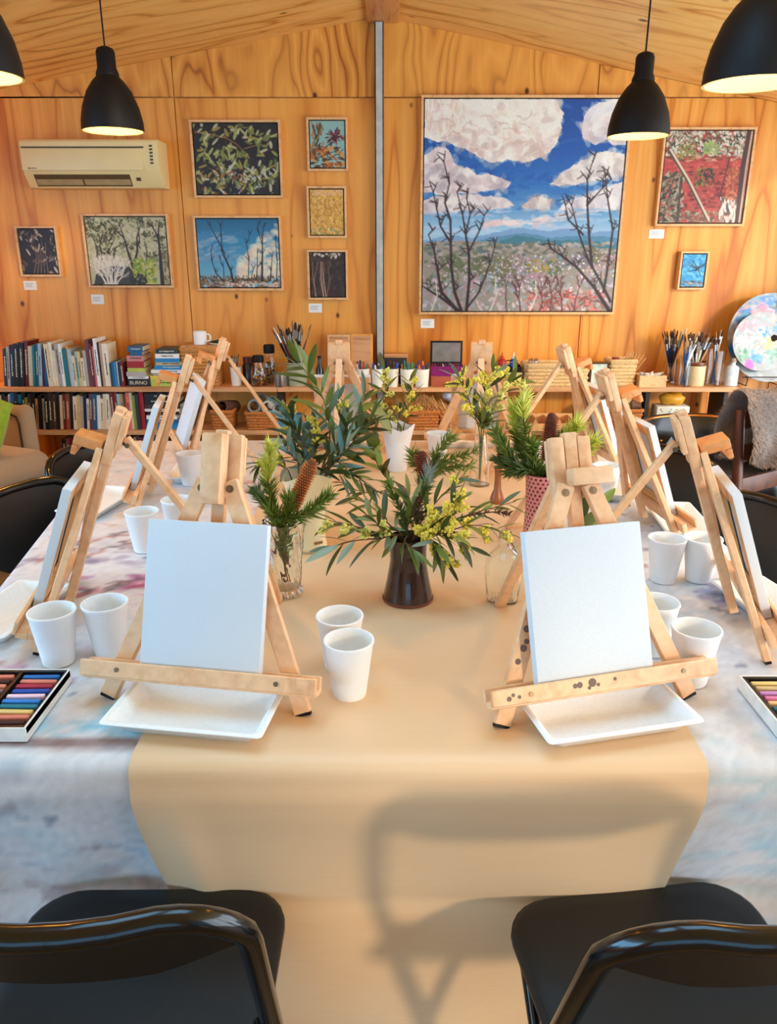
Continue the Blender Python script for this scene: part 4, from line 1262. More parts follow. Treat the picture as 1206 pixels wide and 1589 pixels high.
# ------------------------------------------------------------------ pastel boxes
def pastel_box(x0, x1, y0, y1, label, where, cols, ncol, pitch, colpitch):
    z = TP
    t = thing('pastel_box', label, 'pastel box', ((x0 + x1) / 2, (y0 + y1) / 2, z))
    w, d = (x1 - x0), (y1 - y0)
    wm, bm_ = flat('pastel_box_card', (232, 228, 220), .6), flat('pastel_tray_black', (22, 20, 22), .4)
    MB().bb(-w / 2, w / 2, -d / 2, d / 2, 0, .003).build('base', wm, t)
    for nm, a in (('side_wall', (-w / 2, -w / 2 + .003, -d / 2, d / 2)), ('side_wall', (w / 2 - .003, w / 2, -d / 2, d / 2)), ('side_wall', (-w / 2 + .003, w / 2 - .003, -d / 2, -d / 2 + .003)), ('side_wall', (-w / 2 + .003, w / 2 - .003, d / 2 - .003, d / 2))):
        MB().bb(*a, .003, .024).build(nm, wm, t)
    MB().bb(-w / 2 + .003, w / 2 - .003, -d / 2 + .003, d / 2 - .003, .003, .012).build('tray_floor', bm_, t)
    nrow = int((d - .018) / pitch)
    for k in range(ncol + 1):
        xx = -w / 2 + .006 + k * colpitch
        MB().bb(xx - .003, xx + .003, -d / 2 + .003, d / 2 - .003, .012, .023).build('tray_rib', bm_, t)
    for yy in (-d / 2 + .0065, d / 2 - .0065):
        MB().bb(-w / 2 + .003, w / 2 - .003, yy - .003, yy + .003, .012, .0235).build('tray_rib', bm_, t)
    q = 0
    for c_ in range(ncol):
        for r_ in range(nrow):
            name, cc = cols[(r_ + c_ * 5) % len(cols)]
            px_ = (x0 + x1) / 2 - w / 2 + .006 + (c_ + .5) * colpitch
            py_ = (y0 + y1) / 2 + d / 2 - .014 - (r_ + .35) * pitch
            mt = flat('pastel_' + name.replace(' ', '_'), cc, .75, var=.08)
            key = 'pastel_stick_' + name
            me_ = bpy.data.meshes.get(key)
            if me_ is None:
                me_ = MB().bar((-colpitch * .40, 0, 0), (colpitch * .40, 0, 0), .0092, .0092).mesh(key, mt, bevel=.0015, seg=1)
                me_.name = key
            o = put('pastel_stick', me_, None, (px_ + rnd.uniform(-.002, .002), py_, z + .0172), (0, 0, rnd.uniform(-.03, .03)))
            tag(o, '%s pastel stick, row %s of column %s in the %s pastel box' % (name, WORDN[r_], WORDN[c_], where), 'pastel', 'pastel sticks in the %s box' % where)
WORDN = ['one', 'two', 'three', 'four', 'five', 'six', 'seven', 'eight', 'nine', 'ten', 'eleven', 'twelve', 'thirteen', 'fourteen', 'fifteen', 'sixteen', 'seventeen', 'eighteen']
PL = [('coral', (226, 128, 104)), ('dark brown', (70, 36, 26)), ('salmon', (230, 140, 104)), ('taupe', (130, 100, 92)), ('sky blue', (60, 140, 200)), ('blue', (44, 110, 180)), ('peach', (230, 130, 110)), ('crimson', (176, 44, 70)), ('cobalt', (40, 80, 170)), ('pale pink', (240, 200, 214)), ('bright blue', (50, 130, 206)), ('teal', (40, 120, 140)), ('cream', (236, 200, 120))]
a = onz(105, 1038, TP + .024)
b_ = onz(45, 1128, TP + .024)
bx = (a.x + b_.x) / 2
pastel_box(bx - .165, bx, b_.y - .004, a.y, 'open white pastel box with bright pastels at the left table corner', 'left', PL, 2, .0152, .078)
PR = [('straw', (226, 196, 120)), ('sand', (206, 176, 120)), ('lilac', (190, 130, 180)), ('pink', (220, 120, 160)), ('apricot', (236, 180, 120)), ('sea green', (40, 110, 110)), ('rose', (206, 110, 140)), ('grey green', (110, 130, 110)), ('dusty pink', (206, 160, 160)), ('brown', (110, 64, 40))]
a = onz(1147, 1048, TP + .024)
pastel_box(a.x, a.x + .165, a.y - .20, a.y, 'open pastel box with soft pastels at the right table corner', 'right', PR, 2, .0152, .078)
# ------------------------------------------------------------------ folding chairs
def make_chair(panel_h, rail_z=.80):
    t = thing('folding_chair', 'x', 'chair')
    hw = .215
    k = -.375                                    # lean of the uprights (dy/dz)
    yy = lambda z: .17 + k * z
    pts = []
    for sg in (1, -1):
        col = [(sg * hw, yy(z), z) for z in (0.015, .2, .42, .6, rail_z - .10)]
        arc = [(sg * (hw - .085 * (1 - math.cos(a))), 0, rail_z - .10 + .085 * math.sin(a)) for a in (R(15), R(30), R(45), R(60), R(75), R(90))]
        arc = [(x, yy(z) - .004 * i, z) for i, (x, y, z) in enumerate(arc)]
        bow = [(sg * x, yy(rail_z - .015) - .024 - .020 * (1 - (x / .13) ** 2), rail_z - .012) for x in (.09, .045)]
        pts.append(col + arc + bow)
    path = pts[0] + [(0, yy(rail_z - .015) - .044, rail_z - .012)] + pts[1][::-1]
    fr = MB().tube(path, .0145, 12).build('frame_tube', M['black_metal'], t, smooth=True)
    for sg in (-1, 1):
        MB().lathe([(0, 0), (.0165, 0), (.0165, .03), (.0145, .032), (0, .032)], 12, (sg * hw, yy(.015), 0)).build('foot_cap', M['lamp_black'], t, smooth=True)
    # pressed back panel following the bow of the rail
    def pn(off):
        def f(u, v):
            x = (u - .5) * 2 * (hw - .004)
            edge = abs(x) / hw
            z = rail_z - .012 - v * panel_h * (1 - .30 * max(0, edge - .55) / .45) - (.10 * max(0, (edge - .62) / .38) ** 2 * (1 - v))
            y = yy(z) - .040 * (1 - edge ** 2) + off
            return (x, y, z)
        return f
    m_ = MB().grid(pn(-.004), 22, 8)
    n = len(m_.v)
    m_.grid(pn(.004), 22, 8)
    # rim
    W_ = 23
    for i in range(22):
        for j in (0, 8):
            a = j * W_ + i
            m_.f.append((a, a + 1, n + a + 1, n + a))
    for j in range(8):
        for i in (0, 22):
            a = j * W_ + i
            m_.f.append((a, a + W_, n + a + W_, n + a))
    m_.build('back_panel', M['black_pad'], t, smooth=True)
    # seat pan with rounded corners, front a little wider
    def ring(sx, sy, z, r=.075):
        return [(x * (1 + .10 * (y + .2)), y + .055, z) for x, y in rrect(sx, sy, r, 6)]
    loft([ring(.375, .375, .425), ring(.395, .395, .430), ring(.402, .402, .440), ring(.400, .400, .450), ring(.385, .385, .457), ring(.33, .33, .459)]).build('seat', M['black_pad'], t, smooth=True, angle=60)
    for sg in (-1, 1):
        x = sg * (hw - .032)
        lg = MB().tube([(x, .20, .425), (x, .13, .35), (x, -.10, .12), (x, -.225, .015)], .0115, 10).build('rear_leg', M['black_metal'], t, smooth=True)
        MB().lathe([(0, 0), (.0135, 0), (.0135, .028), (.0115, .03), (0, .03)], 12, (x, -.232, 0)).build('foot_cap', M['lamp_black'], lg, smooth=True)
        MB().tube([(sg * (hw - .012), yy(.40) + .004, .40), (x - sg * .012, yy(.40) + .004, .40)], .006, 8).build('pivot_bolt', M['screw'], t)
        MB().bar((sg * (hw - .018), yy(.47), .47), (sg * (hw - .03), .02, .43), .004, .025).build('link_plate', M['black_metal'], t)
    MB().tube([(-hw + .004, yy(.16), .16), (hw - .004, yy(.16), .16)], .009, 8).build('cross_bar', M['black_metal'], t, smooth=True)
    MB().tube([(-hw + .04, -.14, .09), (hw - .04, -.14, .09)], .009, 8).build('cross_bar', M['black_metal'], t, smooth=True)
    return t
ch_a = make_chair(.105, .83)
def chair(proto, first, x, y, rz, label, group):
    o = proto if first else copy_tree(proto)
    o.location = (x, y, 0)
    o.rotation_euler = (0, 0, rz)
    return tag(o, label, 'chair', group)
chair(ch_a, True, -.372, .772, R(0.5), 'black folding chair at the bottom left of the picture', 'black folding chairs')
chair(ch_a, False, .425, .772, R(8), 'black folding chair at the bottom right of the picture', 'black folding chairs')
ch_b = make_chair(.22, .785)
chair(ch_b, True, -1.02, 2.76, R(-112), 'black folding chair between the sofa and the table', 'black folding chairs')
chair(ch_b, False, -1.02, 2.21, R(-112), 'black folding chair at left table edge, cut by the picture edge', 'black folding chairs')
chair(ch_b, False, .995, 2.06, R(112), 'black folding chair at right table edge, cut by the picture edge', 'black folding chairs')
chair(ch_b, False, .94, 2.66, R(112), 'black folding chair behind the nearest right side easel', 'black folding chairs')

# ------------------------------------------------------------------ sofa with a green cushion
fab = flat('sofa_oatmeal_fabric', (176, 152, 124), .9, var=.10, vscale=220, bmp=.0006, sheen=.3)
fab2 = flat('sofa_base_fabric', (206, 198, 186), .9, var=.08, vscale=220, bmp=.0006)
pip = flat('sofa_piping', (64, 44, 30), .8)
# local: +x is the front of the sofa, y along its length, far arm at y = 0
so = thing('sofa', 'oatmeal fabric sofa with timber legs in front of the bookshelf', 'sofa', (-1.98, 4.20, 0), R(-24))
def rbox(x0, x1, y0, y1, z0, z1, r, n=5):
    hx, hy = (x1 - x0) / 2, (y1 - y0) / 2
    rings = []
    for k in range(n + 1):
        a = R(90 * k / n)
        ins_ = r * (1 - math.sin(a)); zz = z0 + r * (1 - math.cos(a))
        rings.append((ins_, zz))
    for k in range(n + 1):
        a = R(90 * k / n)
        rings.append((r * (1 - math.cos(a)), z1 - r * (1 - math.sin(a))))
    return loft([[((x0 + x1) / 2 + x, (y0 + y1) / 2 + y, z) for x, y in rrect(2 * (hx - i), 2 * (hy - i), max(.004, r - i * .6), 5)] for i, z in rings])
rbox(-.62, .06, -1.15, .02, .17, .28, .02).build('base', fab2, so, smooth=True, angle=60)
rbox(-.60, .11, -1.15, .03, .26, .43, .075).build('seat_cushion', fab, so, smooth=True, angle=60)
ar = rbox(-.62, -.10, .035, .145, .17, .645, .05).build('arm', fab, so, smooth=True, angle=60)
arc = [(-.61, .032, .60), (-.2, .032, .60), (-.15, .032, .585), (-.135, .032, .55), (-.135, .032, .30)]
MB().tube(arc, .006, 8).build('piping', pip, ar, smooth=True)
rbox(-.82, -.60, -1.15, .145, .17, .74, .06).build('backrest', fab, so, smooth=True, angle=60)
leg_m = timber('sofa_leg_oak', (214, 160, 90), (184, 124, 60), .4, (10, 10, 3))
for x, y in ((.0, -.05), (.0, -1.05), (-.70, -.05), (-.70, -1.05)):
    MB().lathe([(0, 0), (.013, 0), (.022, .17), (0, .17)], 14, (x, y, 0)).build('leg', leg_m, so, smooth=True)
cu_ = thing('cushion', 'lime green square cushion leaning in the corner of the sofa', 'cushion', (0, 0, 0))
def pillow(w, h, t, n=14):
    def f(sg):
        def g(u, v):
            a, b2 = 2 * u - 1, 2 * v - 1
            pinch = 1 - .10 * (abs(a) * abs(b2)) ** 0 * (1 - abs(a) ** 4) * 0
            bul = (1 - abs(a) ** 3.2) ** .8 * (1 - abs(b2) ** 3.2) ** .8
            return (a * w / 2 * (1 - .06 * (1 - b2 * b2)), sg * t / 2 * bul, b2 * h / 2 * (1 - .06 * (1 - a * a)))
        return g
    m1 = MB().grid(f(1), n, n)
    m1.grid(f(-1), n, n)
    return m1
pc = ony(-34, 662, 4.02)
cu_.location = pc
pillow(.42, .40, .15).build('cover', flat('lime_velvet', (150, 168, 16), .75, var=.14, vscale=60, sheen=.5), cu_, smooth=True, angle=80, rot=(R(-16), R(14), R(-30)))

# ------------------------------------------------------------------ black leather armchair and the chair with a fur throw, far right
lea = flat('black_leather', (18, 15, 15), .32, var=.3, vscale=40, bmp=.0006, coat=.2)
arm = thing('leather_armchair', 'black leather tub armchair trimmed with brass studs', 'armchair', (1.63, 3.80, 0), R(12))
def arcpts(r, a0, a1, n, z, sy=1.0): return [(r * math.cos(R(a0 + (a1 - a0) * k / n)), sy * r * math.sin(R(a0 + (a1 - a0) * k / n)), z) for k in range(n + 1)]
# tub wall: thick curved back, open towards -y
n_ = 28
rings = []
for k in range(n_ + 1):
    a = R(-25 + 230 * k / n_)
    ca, sa = math.cos(a), math.sin(a)
    prof_ = [(.30, .16), (.30, .52), (.315, .60), (.355, .635), (.395, .60), (.41, .52), (.40, .16)]
    rings.append([(r_ * ca, r_ * sa, z) for r_, z in prof_])
loft(rings).build('tub_back', lea, arm, smooth=True, angle=60)
loft([[(x, y - .02, z) for x, y in rrect(.58 - i, .60 - i, .14, 6)] for i, z in ((.06, .22), (.01, .26), (0, .34), (.02, .40), (.08, .43), (.2, .44))]).build('seat_cushion', lea, arm, smooth=True, angle=60)
brass = flat('brass', (190, 120, 50), .3, .9, .1)
MB().tube(arcpts(.345, -22, 202, 40, .622), .008, 8).build('trim_band', brass, arm, smooth=True)
stud = MB().ball((0, 0, 0), .007, 6, 4).mesh('stud', brass, smooth=True)
for p_ in arcpts(.385, -20, 200, 46, .612):
    put('stud', stud, arm, p_)
for sx in (-.24, .24):
    for sy in (-.24, .24):
        MB().lathe([(0, 0), (.016, 0), (.024, .17), (0, .17)], 12, (sx, sy, 0)).build('leg', M['dark_wood'], arm, smooth=True)
# dark storage trunk below the shelf end
tr = thing('trunk', 'black trunk in the dark corner below the shelf end', 'trunk', (2.32, 3.2, 0), R(0))
MB().bb(-.29, .29, -.28, .28, 0, .44).build('body', lea, tr, bevel=.015)
MB().bb(-.295, .295, -.285, .285, .442, .56).build('lid', lea, tr, bevel=.02)
for x in (-.2, .2):
    MB().bb(x - .02, x + .02, -.296, -.284, .40, .48).build('latch', M['screw'], tr, bevel=.002, seg=1)

hc = thing('high_back_chair', 'dark timber high back chair under the brown fur throw', 'chair', (1.65, 2.80, 0), R(-148))
for sx in (-.21, .21):
    MB().tube([(sx, -.22, 0), (sx, -.20, .45), (sx, -.25, .90)], [.018, .022, .017], 10).build('back_post', M['dark_wood'], hc, smooth=True)
    MB().tube([(sx, .20, 0), (sx, .20, .44)], [.016, .021], 10).build('front_leg', M['dark_wood'], hc, smooth=True)
MB().bb(-.235, .235, -.225, .235, .43, .47).build('seat', M['dark_wood'], hc, bevel=.01)
for z in (.60, .73, .86):
    y = -.20 - .05 * (z - .45) / .53
    MB().bar((-.2, y, z), (.2, y, z), .018, .07).build('back_slat', M['dark_wood'], hc, bevel=.005)
for sx in (-.21, .21):
    MB().bar((sx, -.21, .2), (sx, .2, .2), .018, .03).build('stretcher', M['dark_wood'], hc)
# fur throw folded over the top of the back
m, nt, b = new_mat('brown_fur')
n1 = nd(nt, 'ShaderNodeTexNoise', {'Vector': mp(nt, (1, 1, 1)), 'Scale': 9.0, 'Detail': 6.0})
n2 = nd(nt, 'ShaderNodeTexNoise', {'Vector': mp(nt, (220, 220, 60)), 'Scale': 1.0, 'Detail': 3.0})
c = ramp(nt, n1.outputs[0], [(0.32, rgb(96, 58, 28)), (0.55, rgb(150, 104, 60)), (0.75, rgb(184, 140, 94))])
c = mixc(nt, .5, c, ramp(nt, n2.outputs[0], [(.3, (.75, .7, .65, 1)), (.7, (1, 1, 1, 1))]), 'MULTIPLY')
nt.links.new(c, b.inputs['Base Color'])
b.inputs['Roughness'].default_value = .9
b.inputs['Sheen Weight'].default_value = .8
bump(nt, b, n2.outputs[0], .006, .8)
ft = thing('fur_throw', 'brown fur throw draped over the high back chair', 'throw', hc.location, hc.rotation_euler.z)
def fur(u, v):
    # v: 0 front hem .. 1 back hem; u along the width
    x = (u - .5) * .50 * (1 + .05 * math.sin(v * 9))
    s_ = (v - .5) * .66
    r_ = .045
    wave = .022 * math.sin(u * 7 + v * 3) + .014 * math.sin(u * 15 + 1)
    if abs(s_) < r_ * 1.57:
        a = s_ / r_
        return (x, -.245 - r_ * math.sin(a), .92 + r_ * math.cos(a) + .01 * math.sin(u * 8))
    d = abs(s_) - r_ * 1.57
    sg = 1 if s_ > 0 else -1
    hem = 1 - .25 * (abs(u - .5) * 2) ** 2
    return (x * (1 - .25 * d), -.245 - sg * (r_ + .035 * math.sin(min(1, d / .3) * 3) + wave * d / .2), .92 - d * hem)
fm = MB().grid(fur, 40, 60)
N_ = len(fm.v)
fm2 = MB().grid(lambda u, v: tuple(Vector(fur(u, v)) - Vector((0, 0, .006))), 40, 60)
fm.build('pelt', m, ft, smooth=True, angle=80)
fur_h = MB()
fr_ = random.Random(3)
for _ in range(30000):
    u, v = fr_.random(), fr_.random()
    p0 = Vector(fur(u, v))
    du = Vector(fur(min(1, u + .01), v)) - Vector(fur(max(0, u - .01), v))
    dv = Vector(fur(u, min(1, v + .01))) - Vector(fur(u, max(0, v - .01)))
    nn = du.cross(dv)
    nn = nn.normalized() if nn.length > 0 else Vector((0, 0, 1))
    if nn.dot(p0 - Vector((p0.x, -.245, .82))) < 0: nn = -nn
    tip = p0 + nn * fr_.uniform(.008, .022) + Vector((fr_.uniform(-.01, .01), fr_.uniform(-.01, .01), -fr_.uniform(.004, .014)))
    sd = du.normalized() * .0024 if du.length > 0 else Vector((.001, 0, 0))
    fur_h.add([p0 - sd, p0 + sd, tip], [(0, 1, 2)])
tag(fur_h.build('fur_pile', m, ft), kind='stuff')
# ------------------------------------------------------------------ the long low shelf along the end wall
SF, SB = 4.48, 4.725           # front and back of the boards
Z1 = ony(600, 601, SF).z       # top board surface
Z2 = ony(600, 668, SF).z
Z3 = ony(600, 728, SF).z
XR = ony(1146, 601, SF).x
XL = -2.335
sh = thing('bookshelf', 'long low timber shelf unit along the end wall', 'bookshelf', (0, SF, 0))
D = SB - SF
xm = ony(430, 600, SF).x
x2 = ony(1005, 668, SF).x
def board(x0, x1, z, name='shelf_board', d1=D):
    MB().bb(x0, x1, 0, d1, z - .028, z).build(name, M['shelf'], sh, bevel=.002, seg=1)
board(XL, xm - .001, Z1); board(xm + .001, XR, Z1)
board(XL, xm - .001, Z2); board(xm + .001, x2, Z2)
board(XL, xm - .001, Z3)
MB().bb(XL, xm, .0, D, .0, .02).build('plinth', M['shelf'], sh)
for x in (XL + .012, -1.35, xm + .004, 0.55, x2 - .01, XR - .05):
    MB().bb(x - .012, x + .012, .03, D - .002, 0.02 if x < xm + .01 else 0, Z1 - .029).build('upright', flat('upright_dark_steel', (34, 24, 20), .5), sh)
WORD = {}
def ordinal(n):
    ones = ['', 'first', 'second', 'third', 'fourth', 'fifth', 'sixth', 'seventh', 'eighth', 'ninth', 'tenth', 'eleventh', 'twelfth', 'thirteenth', 'fourteenth', 'fifteenth', 'sixteenth', 'seventeenth', 'eighteenth', 'nineteenth']
    if n < 20: return ones[n]
    tens = {20: 'twentieth', 30: 'thirtieth', 40: 'fortieth', 50: 'fiftieth', 60: 'sixtieth'}
    tw = {2: 'twenty', 3: 'thirty', 4: 'forty', 5: 'fifty', 6: 'sixty'}
    return tens[n] if n % 10 == 0 else tw[n // 10] + ' ' + ones[n % 10]
BC = {'black': (22, 18, 18), 'dark teal': (26, 62, 68), 'navy': (24, 34, 66), 'cream': (226, 206, 170), 'teal': (16, 116, 128), 'steel blue': (48, 84, 112), 'pale blue': (166, 190, 200), 'purple': (52, 34, 78),
      'blue': (28, 92, 136), 'ivory': (238, 226, 202), 'grey': (176, 168, 160), 'white': (240, 236, 228), 'tan': (196, 150, 104), 'aqua': (140, 190, 186), 'sand': (216, 186, 130), 'pink': (206, 130, 126), 'plum': (110, 58, 64),
      'maroon': (104, 22, 26), 'red': (158, 24, 30), 'brown': (96, 54, 36), 'rust': (150, 74, 54), 'sky blue': (30, 130, 190), 'orange': (206, 120, 60), 'olive': (130, 140, 50), 'yellow': (222, 196, 70), 'lime': (178, 196, 80), 'charcoal': (46, 42, 44), 'salmon': (222, 110, 90)}
def cover_mat(cn): return flat('cover_' + cn.replace(' ', '_'), BC[cn], .45, var=.08)
pages = flat('book_pages', (226, 208, 174), .8, var=.06, vscale=300)
ink_d, ink_l = flat('spine_ink_dark', (40, 30, 28), .6, var=0), flat('spine_ink_light', (226, 212, 180), .6, var=0)
bk = random.Random(11)
def book(th, h, d, cn, label, group, title=True):
    """upright book; local origin at the spine foot, spine faces -y, thickness along x"""
    t = thing('book', label, 'book', (0, 0, 0), 0, group)
    cm = cover_mat(cn)
    c_ = .0022
    hw = th / 2
    m_ = MB()
    m_.bb(-hw, hw, 0, c_, 0, h).bb(-hw, -hw + c_, c_, d, 0, h).bb(hw - c_, hw, c_, d, 0, h)
    m_.build('cover', cm, t)
    MB().bb(-hw + c_, hw - c_, c_, d - .004, .003, h - .003).build('pages', pages, t)
    if title and th > .014 and bk.random() < .6:
        lum = sum(BC[cn])
        m_ = MB()
        z = h * bk.uniform(.18, .3)
        top = h * bk.uniform(.7, .9)
        w = min(.004, th * .2)
        while z < top:
            l = bk.uniform(.004, .009)
            m_.bb(-w, w * bk.uniform(.2, 1), -.0006, .0002, z, z + l)
            z += l + bk.uniform(.0015, .004)
        m_.build('spine_title', ink_d if lum > 380 else ink_l, t)
    return t
def book_row(items, px0, px1, py, Y, z, rowname, group, lean0=6, lean_n=30, hscale=1.0):
    x0, x1 = ony(px0, py, Y).x, ony(px1, py, Y).x
    tot = sum(i[0] for i in items)
    k = (x1 - x0) / tot
    zz = (ony(600, py - 60, Y).z - ony(600, py, Y).z) / 60
    x = x0
    for n, (w, h, cn) in enumerate(items):
        th = w * k
        hh = h * zz * hscale
        ln = R(lean0) if n < lean_n else 0
        b2 = book(th * .97, hh, bk.uniform(.15, .19), cn, '%s spine, %s book from the left on the %s shelf' % (cn, ordinal(n + 1), rowname), group)
        xx = x + th / 2
        b2.location = (xx, Y + bk.uniform(0, .015), z + (th * .5 * math.sin(abs(ln)) + .0008))
        b2.rotation_euler = (0, -ln, 0)
        x += th
T = 'black,dark teal,navy,cream,teal,steel blue,pale blue,purple,blue,ivory,grey,white,tan,aqua,sand,pink,plum,maroon,red,brown,rust,sky blue,orange'.split(',')
row1 = [(7, 58, 'dark teal'), (5, 62, 'grey'), (8, 64, 'navy'), (9, 66, 'black'), (9, 68, 'black'), (7, 70, 'maroon'), (9, 62, 'cream'), (4, 64, 'teal'), (6, 66, 'steel blue'), (6, 66, 'pale blue'), (5, 56, 'purple'), (8, 56, 'blue'),
        (7, 66, 'cream'), (6, 68, 'ivory'), (5, 56, 'cream'), (8, 66, 'grey'), (5, 66, 'white'), (7, 58, 'teal'), (4, 62, 'tan'), (6, 58, 'pale blue'), (5, 48, 'cream'), (5, 54, 'aqua'), (5, 54, 'sand'), (5, 44, 'ivory'), (6, 56, 'grey'),
        (7, 72, 'plum'), (5, 66, 'maroon'), (4, 62, 'pink'), (6, 74, 'white'), (4, 68, 'navy'), (4, 68, 'tan'), (11, 66, 'ivory'), (4, 36, 'dark teal'), (4, 38, 'blue'), (4, 38, 'sky blue'), (3, 38, 'white'), (5, 38, 'navy'), (6, 38, 'maroon')]
book_row(row1, 6, 194, 598, 4.50, Z1, 'top', 'upright books on the top shelf', -6, 12)
row2 = [(5, 56, 'cream'), (6, 58, 'black'), (5, 54, 'maroon'), (5, 57, 'white'), (6, 60, 'blue'), (6, 60, 'navy'), (6, 57, 'teal'), (7, 60, 'black'), (5, 52, 'olive'), (6, 58, 'charcoal'), (6, 58, 'black'), (5, 50, 'tan'), (7, 56, 'black'), (5, 50, 'grey'), (6, 58, 'black'), (7, 60, 'charcoal'), (6, 58, 'brown'),
        (6, 60, 'black'), (6, 56, 'cream'), (5, 58, 'maroon'), (7, 58, 'rust'), (6, 58, 'black'), (7, 54, 'ivory'), (5, 56, 'sand'), (5, 54, 'grey'), (6, 56, 'navy'), (5, 50, 'white'), (6, 58, 'plum'), (7, 58, 'blue'), (6, 56, 'white'), (5, 50, 'ivory'), (5, 58, 'cream'), (6, 58, 'ivory'), (6, 58, 'white'), (6, 60, 'maroon'), (6, 60, 'red'), (5, 58, 'aqua'), (5, 58, 'tan'), (5, 58, 'brown'), (6, 60, 'salmon'), (5, 60, 'cream'), (5, 56, 'olive'), (6, 58, 'charcoal'), (8, 62, 'red')]
book_row(row2, 0, 226, 666, 4.50, Z2, 'second', 'upright books on the second shelf', -5, 34, .95)
row3 = [(6, 46, 'black'), (5, 48, 'rust'), (5, 50, 'maroon'), (6, 50, 'black'), (5, 44, 'tan'), (6, 50, 'charcoal'), (5, 52, 'cream'), (6, 48, 'ivory'), (6, 52, 'black'), (5, 50, 'brown'), (6, 52, 'navy'), (5, 48, 'white'), (6, 52, 'maroon'), (6, 52, 'black'), (5, 48, 'sand'), (6, 50, 'red'), (5, 50, 'plum'), (6, 52, 'black'), (5, 48, 'grey'), (6, 50, 'orange'), (5, 52, 'charcoal'), (6, 50, 'maroon'), (6, 52, 'black'), (8, 54, 'teal'), (8, 52, 'dark teal')]
book_row(row3, 98, 250, 726, 4.50, Z3, 'third', 'upright books on the third shelf', -3, 20, .95)
def stack(items, px0, px1, py, Y, z, where, group, d=.17):
    zz = (ony(600, py - 60, Y).z - ony(600, py, Y).z) / 60
    for n, (h, inset, inset2, cn) in enumerate(items):
        x0, x1 = ony(px0 + inset, py, Y).x, ony(px1 - inset2, py, Y).x
        th, L = h * zz, x1 - x0
        lab = '%s book lying flat, %s from the bottom of the %s' % (cn, ordinal(n + 1), where)
        t = book(th * .98, L, d * bk.uniform(.85, 1), cn, lab, group)
        t.rotation_euler = (0, R(90), 0)
        t.location = (x0, Y + bk.uniform(0, .02), z + th / 2 + .0004)
        z += th
    return z
za = stack([(12, 3, 0, 'black'), (4, 4, 0, 'white'), (7, 3, 3, 'grey'), (6, 5, 4, 'lime'), (10, 5, 5, 'red'), (9, 5, 6, 'pink'), (6, 12, 6, 'blue'), (8, 8, 5, 'blue')], 195, 231, 598, 4.50, Z1, 'small book stack', 'books in the small stack')
zb = stack([(11, 2, 0, 'lime'), (6, 2, 0, 'yellow'), (4, 6, 0, 'grey'), (5, 4, 0, 'white'), (7, 9, 0, 'sky blue'), (5, 12, 5, 'sand'), (6, 12, 8, 'sky blue'), (7, 13, 8, 'white'), (7, 14, 12, 'dark teal')], 232, 290, 598, 4.50, Z1, 'wide book stack', 'books in the wide stack')
stack([(10, 0, 2, 'sky blue'), (6, 1, 4, 'blue'), (6, 2, 6, 'white'), (6, 3, 3, 'black'), (4, 0, 2, 'white'), (7, 0, 0, 'charcoal'), (8, 0, 4, 'black'), (9, 1, 4, 'black')], 227, 282, 666, 4.50, Z2, 'dark book stack', 'books in the dark stack')
stack([(8, 0, 6, 'yellow'), (6, 2, 2, 'olive'), (5, 0, 0, 'cream'), (6, 3, 5, 'black')], 168, 218, 765, 4.50, .0205, 'lowest book stack', 'books in the lowest stack')
# pale letters on the black book at the foot of the small stack
bo = [o for o in bpy.data.objects if o.get('label', '') == 'black book lying flat, first from the bottom of the small book stack'][0]
for c_ in kids(bo):
    if c_.name.startswith('spine_title'): bpy.data.objects.remove(c_)
cur = bpy.data.curves.new('spine_letters', 'FONT')
cur.body = 'BURNO'
cur.size = .030
cur.extrude = .0003
cur.align_x = 'CENTER'
tmp = bpy.data.objects.new('tmp_text', cur)
COL.objects.link(tmp)
bpy.context.view_layer.update()
me = bpy.data.meshes.new_from_object(tmp.evaluated_get(bpy.context.evaluated_depsgraph_get()))
bpy.data.objects.remove(tmp)
me.materials.clear(); me.materials.append(ink_l)
wl_ = ony(231, 598, 4.5).x - ony(198, 598, 4.5).x
put('spine_letters', me, bo, (.011, -.0008, wl_ * .5), (R(90), R(-90), 0))

